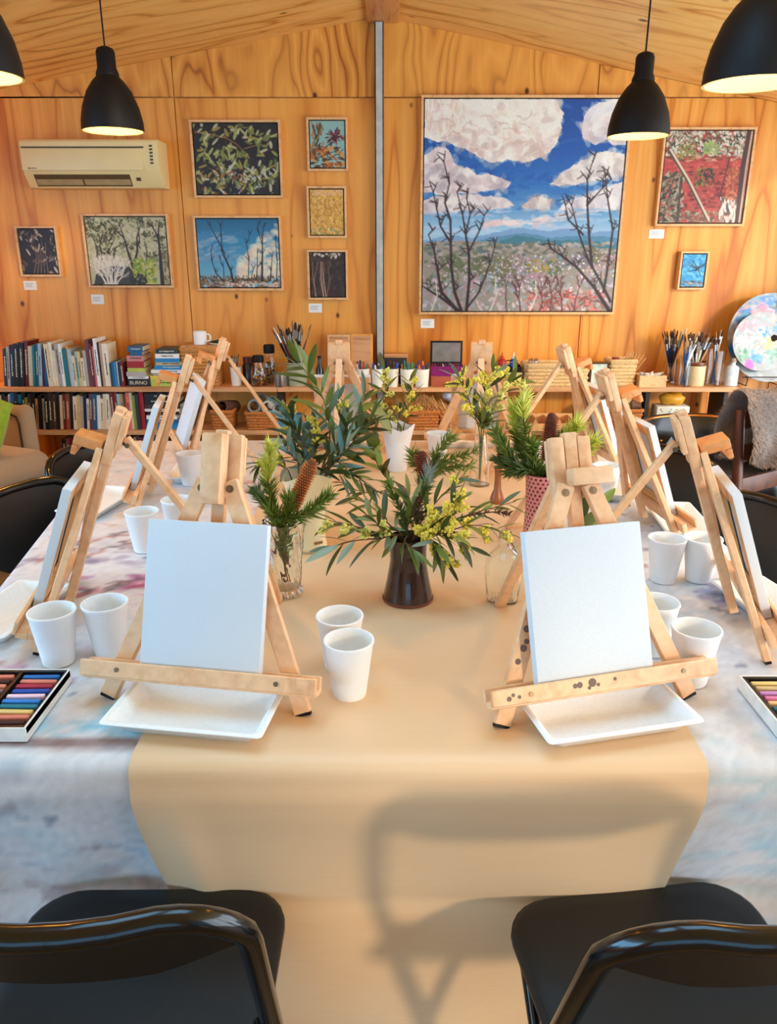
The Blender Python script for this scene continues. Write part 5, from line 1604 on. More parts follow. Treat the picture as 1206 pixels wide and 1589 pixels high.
# ------------------------------------------------------------------ baskets and the clutter along the shelf top
wick = timber('wicker_honey', (206, 146, 78), (146, 88, 36), .55, (60, 60, 60))
wick_o = timber('wicker_orange', (196, 118, 54), (130, 66, 24), .55, (60, 60, 60))
wick_p = timber('wicker_pale', (228, 190, 134), (186, 138, 84), .55, (60, 60, 60))
def basket(name, label, c, w, d, h, mat, round_=False, flare=.08, rows=8, lid=False, group='woven baskets on the shelf'):
    t = thing(name, label, 'basket', c, 0, group)
    nst = 40
    def outline(s_, k):
        r_ = min(w, d) / 2 * (.98 if round_ else .22)
        pl = rrect(w * s_, d * s_, r_ * s_, 4 if not round_ else 8)
        return pl
    def resample(pl, n):
        L = [0]
        for a, b2 in zip(pl, pl[1:] + pl[:1]):
            L.append(L[-1] + math.hypot(b2[0] - a[0], b2[1] - a[1]))
        out = []
        for k in range(n):
            s_ = L[-1] * k / n
            i = max(j for j in range(len(pl)) if L[j] <= s_)
            a, b2 = pl[i], pl[(i + 1) % len(pl)]
            t_ = (s_ - L[i]) / max(1e-9, L[i + 1] - L[i])
            out.append((a[0] + (b2[0] - a[0]) * t_, a[1] + (b2[1] - a[1]) * t_))
        return out
    rr = h / rows / 2
    for k in range(rows):
        s_ = 1 - flare + flare * (k + .5) / rows
        pts = resample(outline(s_, k), nst)
        P = []
        for i, (x, y) in enumerate(pts):
            q = 1 + (.018 if (i + k) % 2 else -.018)
            P.append((x * q, y * q, rr * (2 * k + 1)))
        MB().tube(P, rr * 1.12, 5, closed=True).build('weave_row', mat, t, smooth=True)
    pts = resample(outline(1.02, 0), nst)
    MB().tube([(x, y, h) for x, y in pts], rr * 1.3, 6, closed=True).build('rim', mat, t, smooth=True)
    base = resample(outline(1 - flare, 0), nst)
    MB().prism(base, .006, Matrix.Translation((0, 0, .001))).build('base', mat, t)
    if lid:
        MB().prism(resample(outline(1.05, 0), nst), .012, Matrix.Translation((0, 0, h + rr * 1.2))).build('lid', mat, t)
    return t
def span(px0, px1, py0, py1, Y):
    """centre x, width, height of a pixel box standing at depth Y (its foot at py1)"""
    a, b_ = ony(px0, py1, Y), ony(px1, py1, Y)
    top = ony(px0, py0, Y)
    return (a.x + b_.x) / 2, abs(b_.x - a.x), abs(top.z - a.z)
YM = 4.56
cx, w, h = span(288, 342, 538, 598, YM)
basket('wicker_hamper', 'square wicker hamper carrying a white mug on the shelf', (cx, YM + .03, Z1), w, .17, h - .012, wick, rows=11, flare=.03, lid=True)
hz = Z1 + h + .007
mx = ony(311, 540, YM).x
mg = thing('mug', 'white mug on the wicker hamper', 'mug', (mx, YM + .01, hz))
MB().lathe([(0, 0), (.032, 0), (.037, .006), (.038, .075), (.036, .078), (.034, .075), (.033, .008), (0, .006)], 24).build('cup_body', M['foam'], mg, smooth=True)
MB().tube([(.036, 0, .062), (.055, 0, .06), (.062, 0, .042), (.055, 0, .024), (.035, 0, .02)], .005, 8).build('handle', M['foam'], mg, smooth=True)
tr_ = thing('saucer', 'white saucer with a dark tube beside the white mug', 'saucer', (mx + .105, YM + .01, hz))
MB().lathe([(0, 0), (.03, 0), (.05, .01), (.05, .013), (.03, .004), (0, .004)], 24).build('dish', M['foam'], tr_, smooth=True)
tu_ = thing('paint_tube', 'dark paint tube lying on the white saucer', 'paint tube', (mx + .10, YM, hz + .02), R(30))
loft([[(x, y * s1, z * s1 + 0) for y, z in [(.014 * math.cos(R(a)), .014 * math.sin(R(a)) * s2) for a in range(0, 360, 36)]] for x, s1, s2 in ((-.045, 1, .15), (-.02, 1, .6), (.03, 1, 1), (.034, .5, 1))]).build('tube_body', flat('tube_dark', (40, 52, 40), .4), tu_, smooth=True)
MB().tube([(.034, 0, 0), (.048, 0, 0)], .007, 10).build('cap', M['foam'], tu_)

# brushes: handle, ferrule, bristles
HB = {'black': (26, 18, 16), 'dark red': (96, 26, 22), 'blue': (34, 92, 150), 'timber': (196, 150, 96), 'navy': (24, 40, 84), 'white': (226, 220, 208), 'brown': (104, 62, 34)}
ferr = flat('ferrule_nickel', (190, 190, 188), .25, .9, .1)
def brush_at(foot, tip, hue, rr, label, group, bris=(150, 110, 70), flat_=False):
    foot, tip = Vector(foot), Vector(tip)
    d = (tip - foot)
    L = d.length
    t = thing('paint_brush', label, 'brush', foot, 0, group)
    t.rotation_euler = d.to_track_quat('Z', 'Y').to_euler()
    MB().tube([(0, 0, 0), (0, 0, L * .3), (0, 0, L * .62), (0, 0, L * .74)], [rr * .55, rr * .8, rr * 1.15, rr * .8], 7).build('handle', flat('brush_handle_' + hue.replace(' ', '_'), HB[hue], .35), t, smooth=True)
    MB().tube([(0, 0, L * .73), (0, 0, L * .88)], [rr * .9, rr * 1.1], 8).build('ferrule', ferr, t, smooth=True)
    q = MB().tube([(0, 0, L * .875), (0, 0, L * .93), (0, 0, L * .985), (0, 0, L)], [rr * 1.05, rr * 1.35, rr * .8, rr * .15], 8)
    if flat_: q.v = [(x * 1.6, y * .6, z) for x, y, z in q.v]
    q.build('bristles', flat('bristle_%d' % bris[0], bris, .8), t, smooth=True)
    return t
br = random.Random(23)
BN = 0
def bunch(cx, cy, z0, r_in, n, h, spread, hues, where, group, rr=.0042, lean=0):
    for k in range(n):
        a = 2 * math.pi * (k + br.random() * .6) / n
        q = br.uniform(.25, .95)
        ft_ = (cx - r_in * .5 * q * math.cos(a), cy - r_in * .5 * q * math.sin(a), z0)
        hh = h * br.uniform(.82, 1.04)
        tp_ = (cx + spread * q * math.cos(a) + lean, cy + spread * .6 * q * math.sin(a), z0 + hh)
        hue = br.choice(hues)
        brush_at(ft_, tp_, hue, rr * br.uniform(.8, 1.3), 'PENDING %s brush %s' % (hue, where), group, br.choice([(150, 104, 62), (96, 60, 36), (60, 36, 24), (206, 186, 150)]), br.random() < .5)
def relabel_brushes(where, phrase, group):
    L = [o for o in bpy.data.objects if o.get('label', '').startswith('PENDING') and o['label'].endswith(where)]
    L.sort(key=lambda o: (o.location + o.rotation_euler.to_matrix() @ Vector((0, 0, .2))).x)
    for n, o in enumerate(L):
        o['label'] = '%s handled brush, %s from the left in %s' % (o['label'].split(' ', 1)[1].rsplit(' brush', 1)[0], ordinal(n + 1), phrase)
def pot(name, label, cat, px0, px1, py0, py1, mat, Y=YM, taper=.9, wall=.003, band=None):
    cx, w, h = span(px0, px1, py0, py1, Y)
    r1 = w / 2
    r0 = r1 * taper
    t = thing(name, label, cat, (cx, Y, Z1))
    MB().lathe([(0, 0), (r0 * .96, 0), (r0, .004), (r1, h), (r1 - wall, h), (r0 - wall, .007), (0, .007)], 28).build('vessel', mat, t, smooth=True)
    if band:
        MB().lathe([(r1 + .001, h * .86), (r1 + .003, h * .9), (r1 + .003, h * .97), (r1, h + .003), (r1 - wall - .001, h + .001), (r1 - wall - .001, h * .86)], 28, closed=True).build('rim_band', band, t, smooth=True)
    return cx, Y, r1, h
cer_w = flat('ceramic_white', (236, 228, 212), .3, var=.03)
cer_g = flat('ceramic_grey_green', (170, 170, 140), .4, var=.08)
steel = flat('stainless', (180, 176, 168), .25, .9, .1)
glass_d = flat('jar_amber_dark', (44, 30, 24), .15, var=.3, vscale=60)
cx, cy, r_, h = pot('pencil_cup', 'white cup of short brushes behind the far left easel', 'cup', 359, 376, 570, 598, cer_w)
bunch(cx, cy, Z1 + .01, r_, 7, .17, .028, ['dark red', 'white', 'black', 'blue'], 'pcup', 'brushes in the small white cup', .0035)
relabel_brushes('pcup', 'the small white cup', '')
cx, cy, r_, h = pot('brush_pot', 'grey green pot holding a tall fan of brushes', 'pot', 446, 478, 562, 598, cer_g, taper=.95)
bunch(cx, cy, Z1 + .01, r_, 22, .36, .135, ['black', 'dark red', 'brown', 'black'], 'fanpot', 'brushes in the grey green pot', .0055, -.03)
relabel_brushes('fanpot', 'the grey green pot', '')
cx, cy, r_, h = pot('steel_cup', 'short stainless cup beside the grey green brush pot', 'cup', 424, 447, 578, 598, steel, Y=YM - .04, taper=.97)
# jars of beads
def bead_jar(label, px0, px1, py0, py1, Y, cols):
    cx, w, h = span(px0, px1, py0, py1, Y)
    t = thing('bead_jar', label, 'jar', (cx, Y, Z1), 0, 'glass jars of beads')
    r_ = w / 2
    MB().lathe([(0, .001), (r_ * .8, .001), (r_, h * .15), (r_, h * .5), (r_ * .6, h * .72), (r_ * .6, h * .8), (r_ * .57, h * .8), (r_ * .57, h * .72), (r_ * .96, h * .5), (r_ * .96, h * .16), (r_ * .77, .005), (0, .005)], 28).build('glass_body', M['glass'], t, smooth=True)
    MB().lathe([(0, h * .78), (r_ * .68, h * .78), (r_ * .7, h * .8), (r_ * .7, h * .96), (r_ * .62, h), (0, h)], 28).build('lid', M['lamp_black'], t, smooth=True)
    groups = {}
    for _ in range(130):
        a, q = br.uniform(0, 6.28), math.sqrt(br.random()) * r_ * .86
        z = br.uniform(.006, h * .55)
        if z > h * .45: q *= .7
        groups.setdefault(br.choice(range(len(cols))), MB()).ball((q * math.cos(a), q * math.sin(a), z), .0062, 6, 4)
    for k, mb in groups.items():
        tag(mb.build('beads', flat('bead_%d_%d_%d' % cols[k], cols[k], .25), t, smooth=True), kind='stuff')
bead_jar('dark lidded glass jar of coloured beads near the brush fan', 390, 415, 550, 597, YM - .02, [(206, 70, 40), (226, 190, 60), (60, 120, 60), (230, 224, 210), (60, 40, 36), (150, 60, 40)])
bead_jar('tall lidded glass jar of shells behind the bead jar', 408, 432, 536, 595, YM + .09, [(206, 190, 160), (150, 120, 90), (96, 70, 50), (226, 216, 196)])
cx, w, h = span(378, 396, 556, 597, YM + .06)
j = thing('spice_jar', 'dark amber jar between the white cup and bead jar', 'jar', (cx, YM + .06, Z1))
MB().lathe([(0, 0), (w / 2, 0), (w / 2, h * .7), (w * .38, h * .78), (0, h * .78)], 20).build('jar_body', glass_d, j, smooth=True)
MB().lathe([(0, h * .78), (w * .42, h * .78), (w * .42, h), (0, h)], 20).build('lid', flat('lid_maroon', (84, 26, 22), .4), j, smooth=True)
cx, w, h = span(491, 503, 553, 598, YM)
j = thing('glass_bottle', 'small black bottle left of the far easel head', 'bottle', (cx, YM, Z1))
MB().lathe([(0, 0), (w / 2, 0), (w / 2, h * .55), (w * .2, h * .72), (w * .2, h * .96), (0, h * .96)], 18).build('bottle_body', M['black_metal'], j, smooth=True)
MB().lathe([(0, h * .95), (w * .26, h * .95), (w * .26, h), (0, h)], 14).build('stopper', M['lamp_black'], j)
# boards leaning on the wall
for lab, a0, a1, b0 in (('pale plywood board leaning on the wall behind the far easel', 509, 544, 518), ('darker plywood board leaning on the wall beside the post', 545, 579, 517)):
    cx, w, h = span(a0, a1, b0, 592, 4.66)
    t = thing('plywood_board', lab, 'board', (cx, 4.655, Z1), 0, 'plywood boards leaning on the wall')
    MB().bb(-w / 2, w / 2, 0, .009, 0, h).build('board', M['frame_wood'] if a0 < 540 else M['ply_wall'], t, rot=(R(-10), 0, 0))
    MB().bb(-w / 2 + .012, w / 2 - .012, -.002, .0005, .012, h - .012).build('face_veneer', M['shelf'], t, rot=(R(-10), 0, 0))
# white cups of markers
MK = [('red', (190, 30, 36)), ('green', (30, 130, 70)), ('blue', (30, 70, 160)), ('black', (24, 22, 24)), ('teal', (20, 120, 130)), ('orange', (232, 110, 40)), ('purple', (80, 40, 120)), ('white', (236, 232, 224)), ('maroon', (100, 24, 34))]
def markers(px0, px1, py0, py1, Y, lab, where, hues):
    cx, cy, r_, h = pot('marker_cup', lab, 'cup', px0, px1, py0, py1, cer_w, Y=Y, taper=.86)
    for k in range(9):
        a = 6.28 * k / 9
        nm, cc = hues[k % len(hues)]
        q = r_ * .62
        L = br.uniform(.125, .15)
        f0 = Vector((cx + q * .7 * math.cos(a), cy + q * .7 * math.sin(a), Z1 + .009))
        t0 = Vector((cx + q * 1.35 * math.cos(a), cy + q * 1.35 * math.sin(a), Z1 + L))
        t = thing('marker_pen', '%s marker pen, %s clockwise in the %s' % (nm, ordinal(k + 1), where), 'pen', f0, 0, 'marker pens in white cups')
        t.rotation_euler = (t0 - f0).to_track_quat('Z', 'Y').to_euler()
        L = (t0 - f0).length
        MB().tube([(0, 0, 0), (0, 0, L * .62)], .0052, 8).build('barrel', cer_w if k % 2 else flat('marker_' + nm, cc, .35, var=0), t, smooth=True)
        MB().tube([(0, 0, L * .62), (0, 0, L * .95), (0, 0, L)], [.0058, .0056, .0035], 8).build('cap', flat('marker_' + nm, cc, .35, var=0), t, smooth=True)
markers(553, 574, 573, 601, YM - .05, 'white marker cup just right of the far easel head', 'first marker cup', MK[:4] + MK[6:])
markers(577, 596, 573, 601, YM - .05, 'white marker cup second in the marker row', 'second marker cup', [MK[4], MK[2], MK[7], MK[3]])
markers(600, 619, 573, 601, YM - .05, 'white marker cup third in the marker row', 'third marker cup', [MK[2], MK[6], MK[3], MK[8]])
markers(621, 643, 574, 602, YM - .06, 'white marker cup fourth in the marker row', 'fourth marker cup', [MK[1], MK[5], MK[1], MK[4]])
markers(643, 666, 574, 602, YM - .06, 'white marker cup beside the open metal tin', 'fifth marker cup', [MK[3], MK[2], MK[5], MK[6]])
cx, w, h = span(597, 631, 551, 596, YM + .10)
t = thing('dark_box', 'dark box with a timber lid behind the marker cups', 'box', (cx, YM + .10, Z1))
MB().bb(-w / 2, w / 2, -.05, .05, 0, h * .88).build('body', flat('box_dark', (36, 26, 24), .6), t, bevel=.003)
MB().bb(-w / 2 - .003, w / 2 + .003, -.053, .053, h * .885, h).build('lid', M['shelf'], t, bevel=.003)
# open pencil tin on a wooden box
cx, w, h = span(668, 718, 585, 601, YM)
t = thing('wooden_box', 'reddish wooden box under the open pencil tin', 'box', (cx, YM, Z1))
MB().bb(-w / 2, w / 2, -.06, .06, 0, h).build('body', timber('box_redwood', (170, 84, 56), (130, 56, 36), .45, (6, 30, 30)), t, bevel=.003)
zt = Z1 + h
cx, w, h = span(668, 718, 571, 586, YM)
t = thing('pencil_tin', 'open pencil tin with purple tray and grey lid', 'tin', (cx, YM, zt))
pur = flat('tin_purple', (120, 22, 92), .35)
MB().bb(-w / 2, w / 2, -.055, .055, 0, .004).bb(-w / 2, w / 2, -.055, -.052, .004, h).bb(-w / 2, w / 2, .052, .055, .004, h).bb(-w / 2, -w / 2 + .003, -.052, .052, .004, h).bb(w / 2 - .003, w / 2, -.052, .052, .004, h).build('tray', pur, t)
lh = ony(690, 537, YM).z - ony(690, 573, YM).z
MB().bb(-w / 2, w / 2, .056, .060, h, h + lh).build('lid', flat('tin_lid_black', (30, 26, 26), .3), t, bevel=.002, seg=1)
MB().bb(-w / 2 + .012, w / 2 - .012, .0535, .0565, h + .012, h + lh - .012).build('lid_lining', flat('tin_grey', (128, 124, 120), .4, .4, .2, 20), t)
for k in range(12):
    nm, cc = MK[(k * 4) % 9]
    o = MB().tube([(0, -.045, 0), (0, .03, 0), (0, .045, 0)], [.0042, .0042, .0008], 6).build('pencil', flat('marker_' + nm, cc, .35, var=0), loc=(cx - w / 2 + .012 + k * (w - .024) / 11, YM, zt + h - .004 + br.uniform(0, .004)))
    tag(o, '%s pencil, %s from the left in the purple tin' % (nm, ordinal(k + 1)), 'pencil', 'pencils in the purple tin')
# sauce bottles of paint on a tray over a yellow box
cx, w, h = span(770, 806, 579, 600, YM)
t = thing('storage_box', 'pale yellow box under the paint squeeze bottles', 'box', (cx, YM, Z1))
MB().bb(-w / 2, w / 2, -.06, .06, 0, h).build('body', flat('box_yellow', (222, 206, 110), .5), t, bevel=.003)
MB().bb(-w / 2 - .002, w / 2 + .002, -.062, .062, h * .8, h + .002).build('lid', flat('box_yellow_lid', (206, 200, 130), .5), t, bevel=.002, seg=1)
zy = Z1 + h + .0025
t = thing('caddy', 'black tray holding paint squeeze bottles', 'tray', (cx, YM, zy))
MB().bb(-w / 2, w / 2, -.05, .05, 0, .004).bb(-w / 2, w / 2, -.05, -.046, .004, .03).bb(-w / 2, w / 2, .046, .05, .004, .03).bb(-w / 2, -w / 2 + .004, -.046, .046, .004, .03).bb(w / 2 - .004, w / 2, -.046, .046, .004, .03).build('tray_body', M['lamp_black'], t)
MB().tube([(-w / 2, 0, .03), (-w * .3, 0, .055), (0, 0, .062), (w * .3, 0, .055), (w / 2, 0, .03)], .003, 6).build('handle', M['lamp_black'], t, smooth=True)
for lab, px, cc, cap in (('red squeeze bottle of paint in the black tray', 779, (176, 30, 30), (206, 50, 40)), ('blue squeeze bottle of paint in the black tray', 797, (30, 70, 160), (226, 230, 236))):
    o = thing('squeeze_bottle', lab, 'bottle', (ony(px, 575, YM).x, YM + .012, zy + .0045), 0, 'paint squeeze bottles')
    MB().lathe([(0, 0), (.022, 0), (.024, .004), (.024, .05), (.018, .062), (.012, .066), (0, .066)], 18).build('bottle_body', flat('squeeze_%d' % cc[0], cc, .35), o, smooth=True)
    MB().lathe([(0, .066), (.013, .066), (.013, .074), (.004, .084), (.002, .104), (0, .104)], 14).build('nozzle', flat('nozzle_%d' % cap[0], cap, .35), o, smooth=True)
# right-hand baskets
cx, w, h = span(812, 906, 567, 600, YM)
basket('long_basket', 'long pale woven basket holding a small glass jar', (cx, YM, Z1), w, .15, h, wick_p, rows=6, flare=.04)
cxj, wj, hj = span(815, 837, 553, 590, YM)
j = thing('glass_jar', 'small glass jar standing in the long pale basket', 'jar', (cxj, YM, Z1 + .008))
MB().lathe([(0, 0), (wj / 2, 0), (wj / 2, hj * .8), (wj * .36, hj * .9), (wj * .36, hj), (wj * .33, hj), (wj * .33, hj * .9), (wj * .45, hj * .78), (wj * .45, .004), (0, .004)], 20).build('glass_body', M['glass'], j, smooth=True)
for k in range(6):
    brush_at((cxj + .004 * k - .012, YM, Z1 + .014), (cxj + .010 * k - .025, YM + .01 * (k % 3 - 1), Z1 + hj + .02), ['timber', 'white', 'dark red'][k % 3], .0035, '%s stub brush, %s from the left in the small basket jar' % (['timber', 'white', 'dark red'][k % 3], ordinal(k + 1)), 'stub brushes in the basket jar')
cx, w, h = span(911, 939, 564, 600, YM - .02)
t = thing('photo_box', 'upright clear box with a pale printed card', 'box', (cx, YM - .02, Z1))
MB().bb(-w / 2, w / 2, -.03, .03, 0, h).build('body', flat('box_brown_dark', (70, 44, 30), .4), t, bevel=.002, seg=1)
MB().bb(-w / 2 + .012, w / 2 - .008, -.0325, -.0295, .008, h - .006).build('card', flat('card_aqua', (196, 206, 190), .5, var=.25, vscale=40), t)
cx, w, h = span(942, 980, 562, 600, YM)
basket('tall_basket', 'upright pale woven basket with a jar and sticks', (cx, YM + .02, Z1), w, .13, h, wick_p, rows=7, flare=.04)
j = thing('pigment_jar', 'small jar with a red lid in the upright basket', 'jar', (cx - .03, YM + .02, Z1 + .06))
MB().lathe([(0, 0), (.024, 0), (.025, .07), (.02, .08), (0, .08)], 18).build('jar_body', flat('pigment_rose', (176, 140, 136), .3), j, smooth=True)
MB().lathe([(0, .08), (.022, .08), (.022, .1), (0, .1)], 18).build('lid', flat('lid_crimson', (140, 40, 44), .35), j, smooth=True)
for k in range(7):
    o = thing('bamboo_stick', 'bamboo stick, %s from the left in the upright basket' % ordinal(k + 1), 'stick', (cx + .02 + .004 * k, YM + .02, Z1 + .01), 0, 'bamboo sticks in the basket')
    o.rotation_euler = (R(br.uniform(-4, 4)), R(4 + 5 * k), 0)
    MB().tube([(0, 0, 0), (0, 0, .175 + .006 * (k % 3))], [.0032, .0028], 6).build('shaft', flat('bamboo', (206, 160, 96), .5), o)
    MB().ball((0, 0, .175 + .006 * (k % 3)), .0034, 6, 4).build('knob', flat('bamboo', (206, 160, 96), .5), o)
cx, w, h = span(987, 1028, 583, 601, YM - .03)
t = thing('open_crate', 'small open wooden crate of paint tubes', 'crate', (cx, YM - .03, Z1))
MB().bb(-w / 2, w / 2, -.055, .055, 0, .005).build('base', M['frame_wood'], t)
for a_ in ((-w / 2, w / 2, -.055, -.05), (-w / 2, w / 2, .05, .055), (-w / 2, -w / 2 + .005, -.05, .05), (w / 2 - .005, w / 2, -.05, .05)):
    MB().bb(*a_, .005, h).build('side', M['frame_wood'], t)
for k in range(9):
    o = thing('paint_tube', 'crumpled white paint tube, %s from the left in the crate' % ordinal(k + 1), 'paint tube', (cx - w / 2 + .02 + k * (w - .04) / 8, YM - .03 + br.uniform(-.02, .02), Z1 + .045 + br.uniform(0, .03)), br.uniform(0, 3), 'paint tubes in the crate')
    o.rotation_euler[1] = R(br.uniform(-35, 35))
    loft([[(x, .011 * s1 * math.cos(R(a)), .011 * s1 * s2 * math.sin(R(a))) for a in range(0, 360, 45)] for x, s1, s2 in ((-.04, 1.1, .12), (-.015, 1, .7), (.025, 1, 1), (.03, .5, 1), (.042, .5, 1))]).build('tube_body', flat('tube_white', (226, 222, 212), .35), o, smooth=True)
# brush jars
def glass_pot(label, px0, px1, py0, py1, Y, tp=.95):
    cx, w, h = span(px0, px1, py0, py1, Y)
    r_ = w / 2
    t = thing('glass_jar', label, 'jar', (cx, Y, Z1), 0, 'glass jars of brushes')
    MB().lathe([(0, .0005), (r_ * tp, .0005), (r_, h), (r_ - .003, h), (r_ * tp - .003, .008), (0, .008)], 26).build('glass_body', M['glass'], t, smooth=True)
    return cx, Y, r_, h
cx, cy, r_, h = glass_pot('glass jar of brushes leftmost of the right hand brush group', 1027, 1050, 566, 599, YM + .07)
bunch(cx, cy, Z1 + .012, r_, 24, .30, .085, ['black', 'navy', 'blue', 'brown', 'timber'], 'gj1', 'brushes in the right hand jars', .0046, -.01)
relabel_brushes('gj1', 'leftmost glass jar', '')
cx, cy, r_, h = glass_pot('glass jar of blue handled brushes second in the right hand group', 1046, 1070, 560, 601, YM - .03)
bunch(cx, cy, Z1 + .012, r_, 14, .30, .06, ['blue', 'blue', 'navy', 'white'], 'gj2', 'brushes in the right hand jars', .005, .02)
relabel_brushes('gj2', 'second glass jar', '')
cx, cy, r_, h = pot('stoneware_jar', 'cream stoneware jar with a brown rim full of brushes', 'jar', 1061, 1091, 563, 599, flat('stoneware_cream', (222, 196, 150), .35, var=.06), taper=1.0, band=flat('stoneware_brown', (110, 56, 24), .3))
bunch(cx, cy, Z1 + .012, r_, 24, .29, .085, ['timber', 'black', 'brown', 'white', 'timber'], 'sj', 'brushes in the stoneware jar', .0046, .01)
relabel_brushes('sj', 'cream stoneware jar', '')
cx, cy, r_, h = glass_pot('tall faceted glass jar of brushes beside the white bottle', 1090, 1119, 546, 600, YM)
bunch(cx, cy, Z1 + .012, r_, 12, .31, .04, ['blue', 'black', 'navy', 'timber'], 'gj3', 'brushes in the right hand jars', .005, .0)
relabel_brushes('gj3', 'tall faceted jar', '')
cx, w, h = span(1123, 1143, 556, 598, YM)
t = thing('spray_bottle', 'white bottle with a clear neck beside the palettes', 'bottle', (cx, YM, Z1))
MB().lathe([(0, 0), (w / 2, 0), (w / 2, h * .62), (w * .44, h * .68), (w * .2, h * .76), (w * .2, h * .85), (0, h * .85)], 22).build('bottle_body', flat('bottle_white', (216, 222, 222), .3), t, smooth=True)
MB().lathe([(0, h * .85), (w * .26, h * .85), (w * .24, h), (0, h)], 16).build('cap', flat('bottle_cap', (160, 140, 120), .4), t, smooth=True)
# palettes on a wire stand
def palette(label, px, py, rad_px, Y, tilt, holes, cols, rx=1.0):
    c = ony(px, py, Y)
    R_ = abs(ony(px + rad_px, py, Y).x - c.x)
    t = thing('paint_palette', label, 'palette', c, 0, 'painted round palettes')
    n = 120
    cvp = Cv(n, n, (150, 150, 148))
    cvp.scatter(200, (0, 1, 0, 1), (6, 18), (4, 9), (0, 3), [(184, 182, 178), (160, 166, 174), (184, 170, 162), (140, 164, 174)], .6)
    for x, y, s_, cs in cols:
        for _ in range(44):
            cvp.dab(x + cvp.r.gauss(0, s_), y + cvp.r.gauss(0, s_), cvp.r.uniform(4, 13), cvp.r.uniform(2, 6), cvp.r.uniform(0, 3), cvp.r.choice(cs), .7)
    m_ = MB()
    nr, na = 34, 84
    pts = []
    for k in range(nr + 1):
        for a in range(na):
            q = R_ * k / nr
            pts.append((q * math.cos(2 * math.pi * a / na) * rx, q * math.sin(2 * math.pi * a / na)))
    hx, hz, hr = holes[0] * R_, holes[1] * R_, holes[2] * R_
    vs_, fs_, cc = [], [], []
    for sy in (-.004, .004):
        for x, z in pts:
            vs_.append((x, sy, z))
            i = min(n - 1, max(0, int((x / R_ / 2 + .5) * n))); j2 = min(n - 1, max(0, int((.5 - z / R_ / 2) * n)))
            cc.append(cvp.a[j2, i] if sy < 0 else (.6, .45, .3))
    N2 = len(pts)
    for s_ in (0, 1):
        for k in range(nr):
            for a in range(na):
                q = [k * na + a, k * na + (a + 1) % na, (k + 1) * na + (a + 1) % na, (k + 1) * na + a]
                mx_ = sum(pts[i][0] for i in q) / 4; mz_ = sum(pts[i][1] for i in q) / 4
                if math.hypot(mx_ - hx, mz_ - hz) < hr: continue
                fs_.append(tuple(i + s_ * N2 for i in q))
    for a in range(na):
        i0, i1 = nr * na + a, nr * na + (a + 1) % na
        fs_.append((i0, i1, i1 + N2, i0 + N2))
    m_.add(vs_, fs_)
    me = m_.mesh('palette_board', M['paint_gloss'])
    if len(me.vertices) == len(cc):
        colour_attr(me, cc)
    put('palette_board', me, t, None, (R(tilt), 0, 0))
    return t
blue, pink_, yel, grn, wht, dk = [(24, 104, 180), (46, 136, 200), (80, 164, 206)], [(226, 150, 170), (206, 120, 150), (236, 190, 196)], [(236, 206, 80), (226, 170, 60)], [(90, 170, 130), (130, 190, 160), (60, 120, 90)], [(206, 204, 200)], [(30, 50, 60), (50, 80, 80), (24, 34, 44)]
palette('large round palette smeared with blue and pink paint, behind', 1196, 524, 68, 4.62, -14, (.2, .25, .10), [(.45, .1, .08, blue), (.6, .13, .06, dk), (.25, .3, .07, pink_), (.12, .5, .06, wht), (.2, .25, .04, blue), (.7, .2, .08, blue), (.05, .65, .05, blue), (.4, .22, .06, pink_)], .98)
palette('smaller round white palette with bright paint dabs, in front', 1182, 530, 45, 4.56, -12, (.42, .12, .12), [(.3, .25, .12, pink_), (.75, .28, .05, blue), (.55, .36, .03, blue), (.6, .52, .06, yel), (.2, .7, .06, grn), (.4, .78, .05, blue), (.7, .75, .08, grn), (.3, .9, .04, [(220, 70, 170)]), (.4, .5, .12, wht), (.15, .5, .06, wht)])
wr_ = thing('wire_stand', 'black wire stand holding the round palettes', 'stand', (ony(1178, 598, 4.56).x, 4.56, Z1))
for sx in (-.10, .10):
    MB().tube([(sx, .10, .004), (sx, -.05, .004), (sx, -.06, .045), (sx, -.03, .055)], .003, 6).build('foot_wire', M['lamp_black'], wr_, smooth=True)
    MB().tube([(sx, .10, .004), (sx, .105, .22)], .003, 6).build('back_wire', M['lamp_black'], wr_, smooth=True)
MB().tube([(-.13, -.055, .055), (.13, -.055, .055)], .003, 6).build('front_wire', M['lamp_black'], wr_, smooth=True)
MB().tube([(-.12, .105, .20), (.12, .105, .20)], .003, 6).build('cross_wire', M['lamp_black'], wr_, smooth=True)
MB().tube([(-.13, .03, .1), (-.16, .0, .14), (-.13, -.02, .17)], .003, 6).build('side_loop', M['lamp_black'], wr_, smooth=True)

tub = thing('storage_tub', 'white plastic tub on the floor below the right shelf', 'tub', (ony(952, 700, 4.36).x, 4.36, 0))
loft([[(x, y, z) for x, y in rrect(.40 * s_, .30 * s_, .03)] for z, s_ in ((0, .86), (.005, .88), (.30, 1), (.305, 1.03), (.315, 1.03), (.315, .97), (.02, .85))]).build('tub_body', flat('tub_white', (214, 222, 232), .35), tub, smooth=True, angle=40)
rb = MB().ball((0, 0, 0), 1, 16, 10)
rb.v = [(x * .10 * (1 + .1 * math.sin(9 * z)), y * .09, z * .075 * (1 + .25 * math.sin(6 * x + 3 * y))) for x, y, z in rb.v]
tag(rb.build('red_bag', flat('bag_red', (190, 24, 30), .4), None, smooth=True, loc=(ony(965, 692, 4.34).x, 4.34, .36)), 'bright red bag in the white tub below the shelf', 'bag')
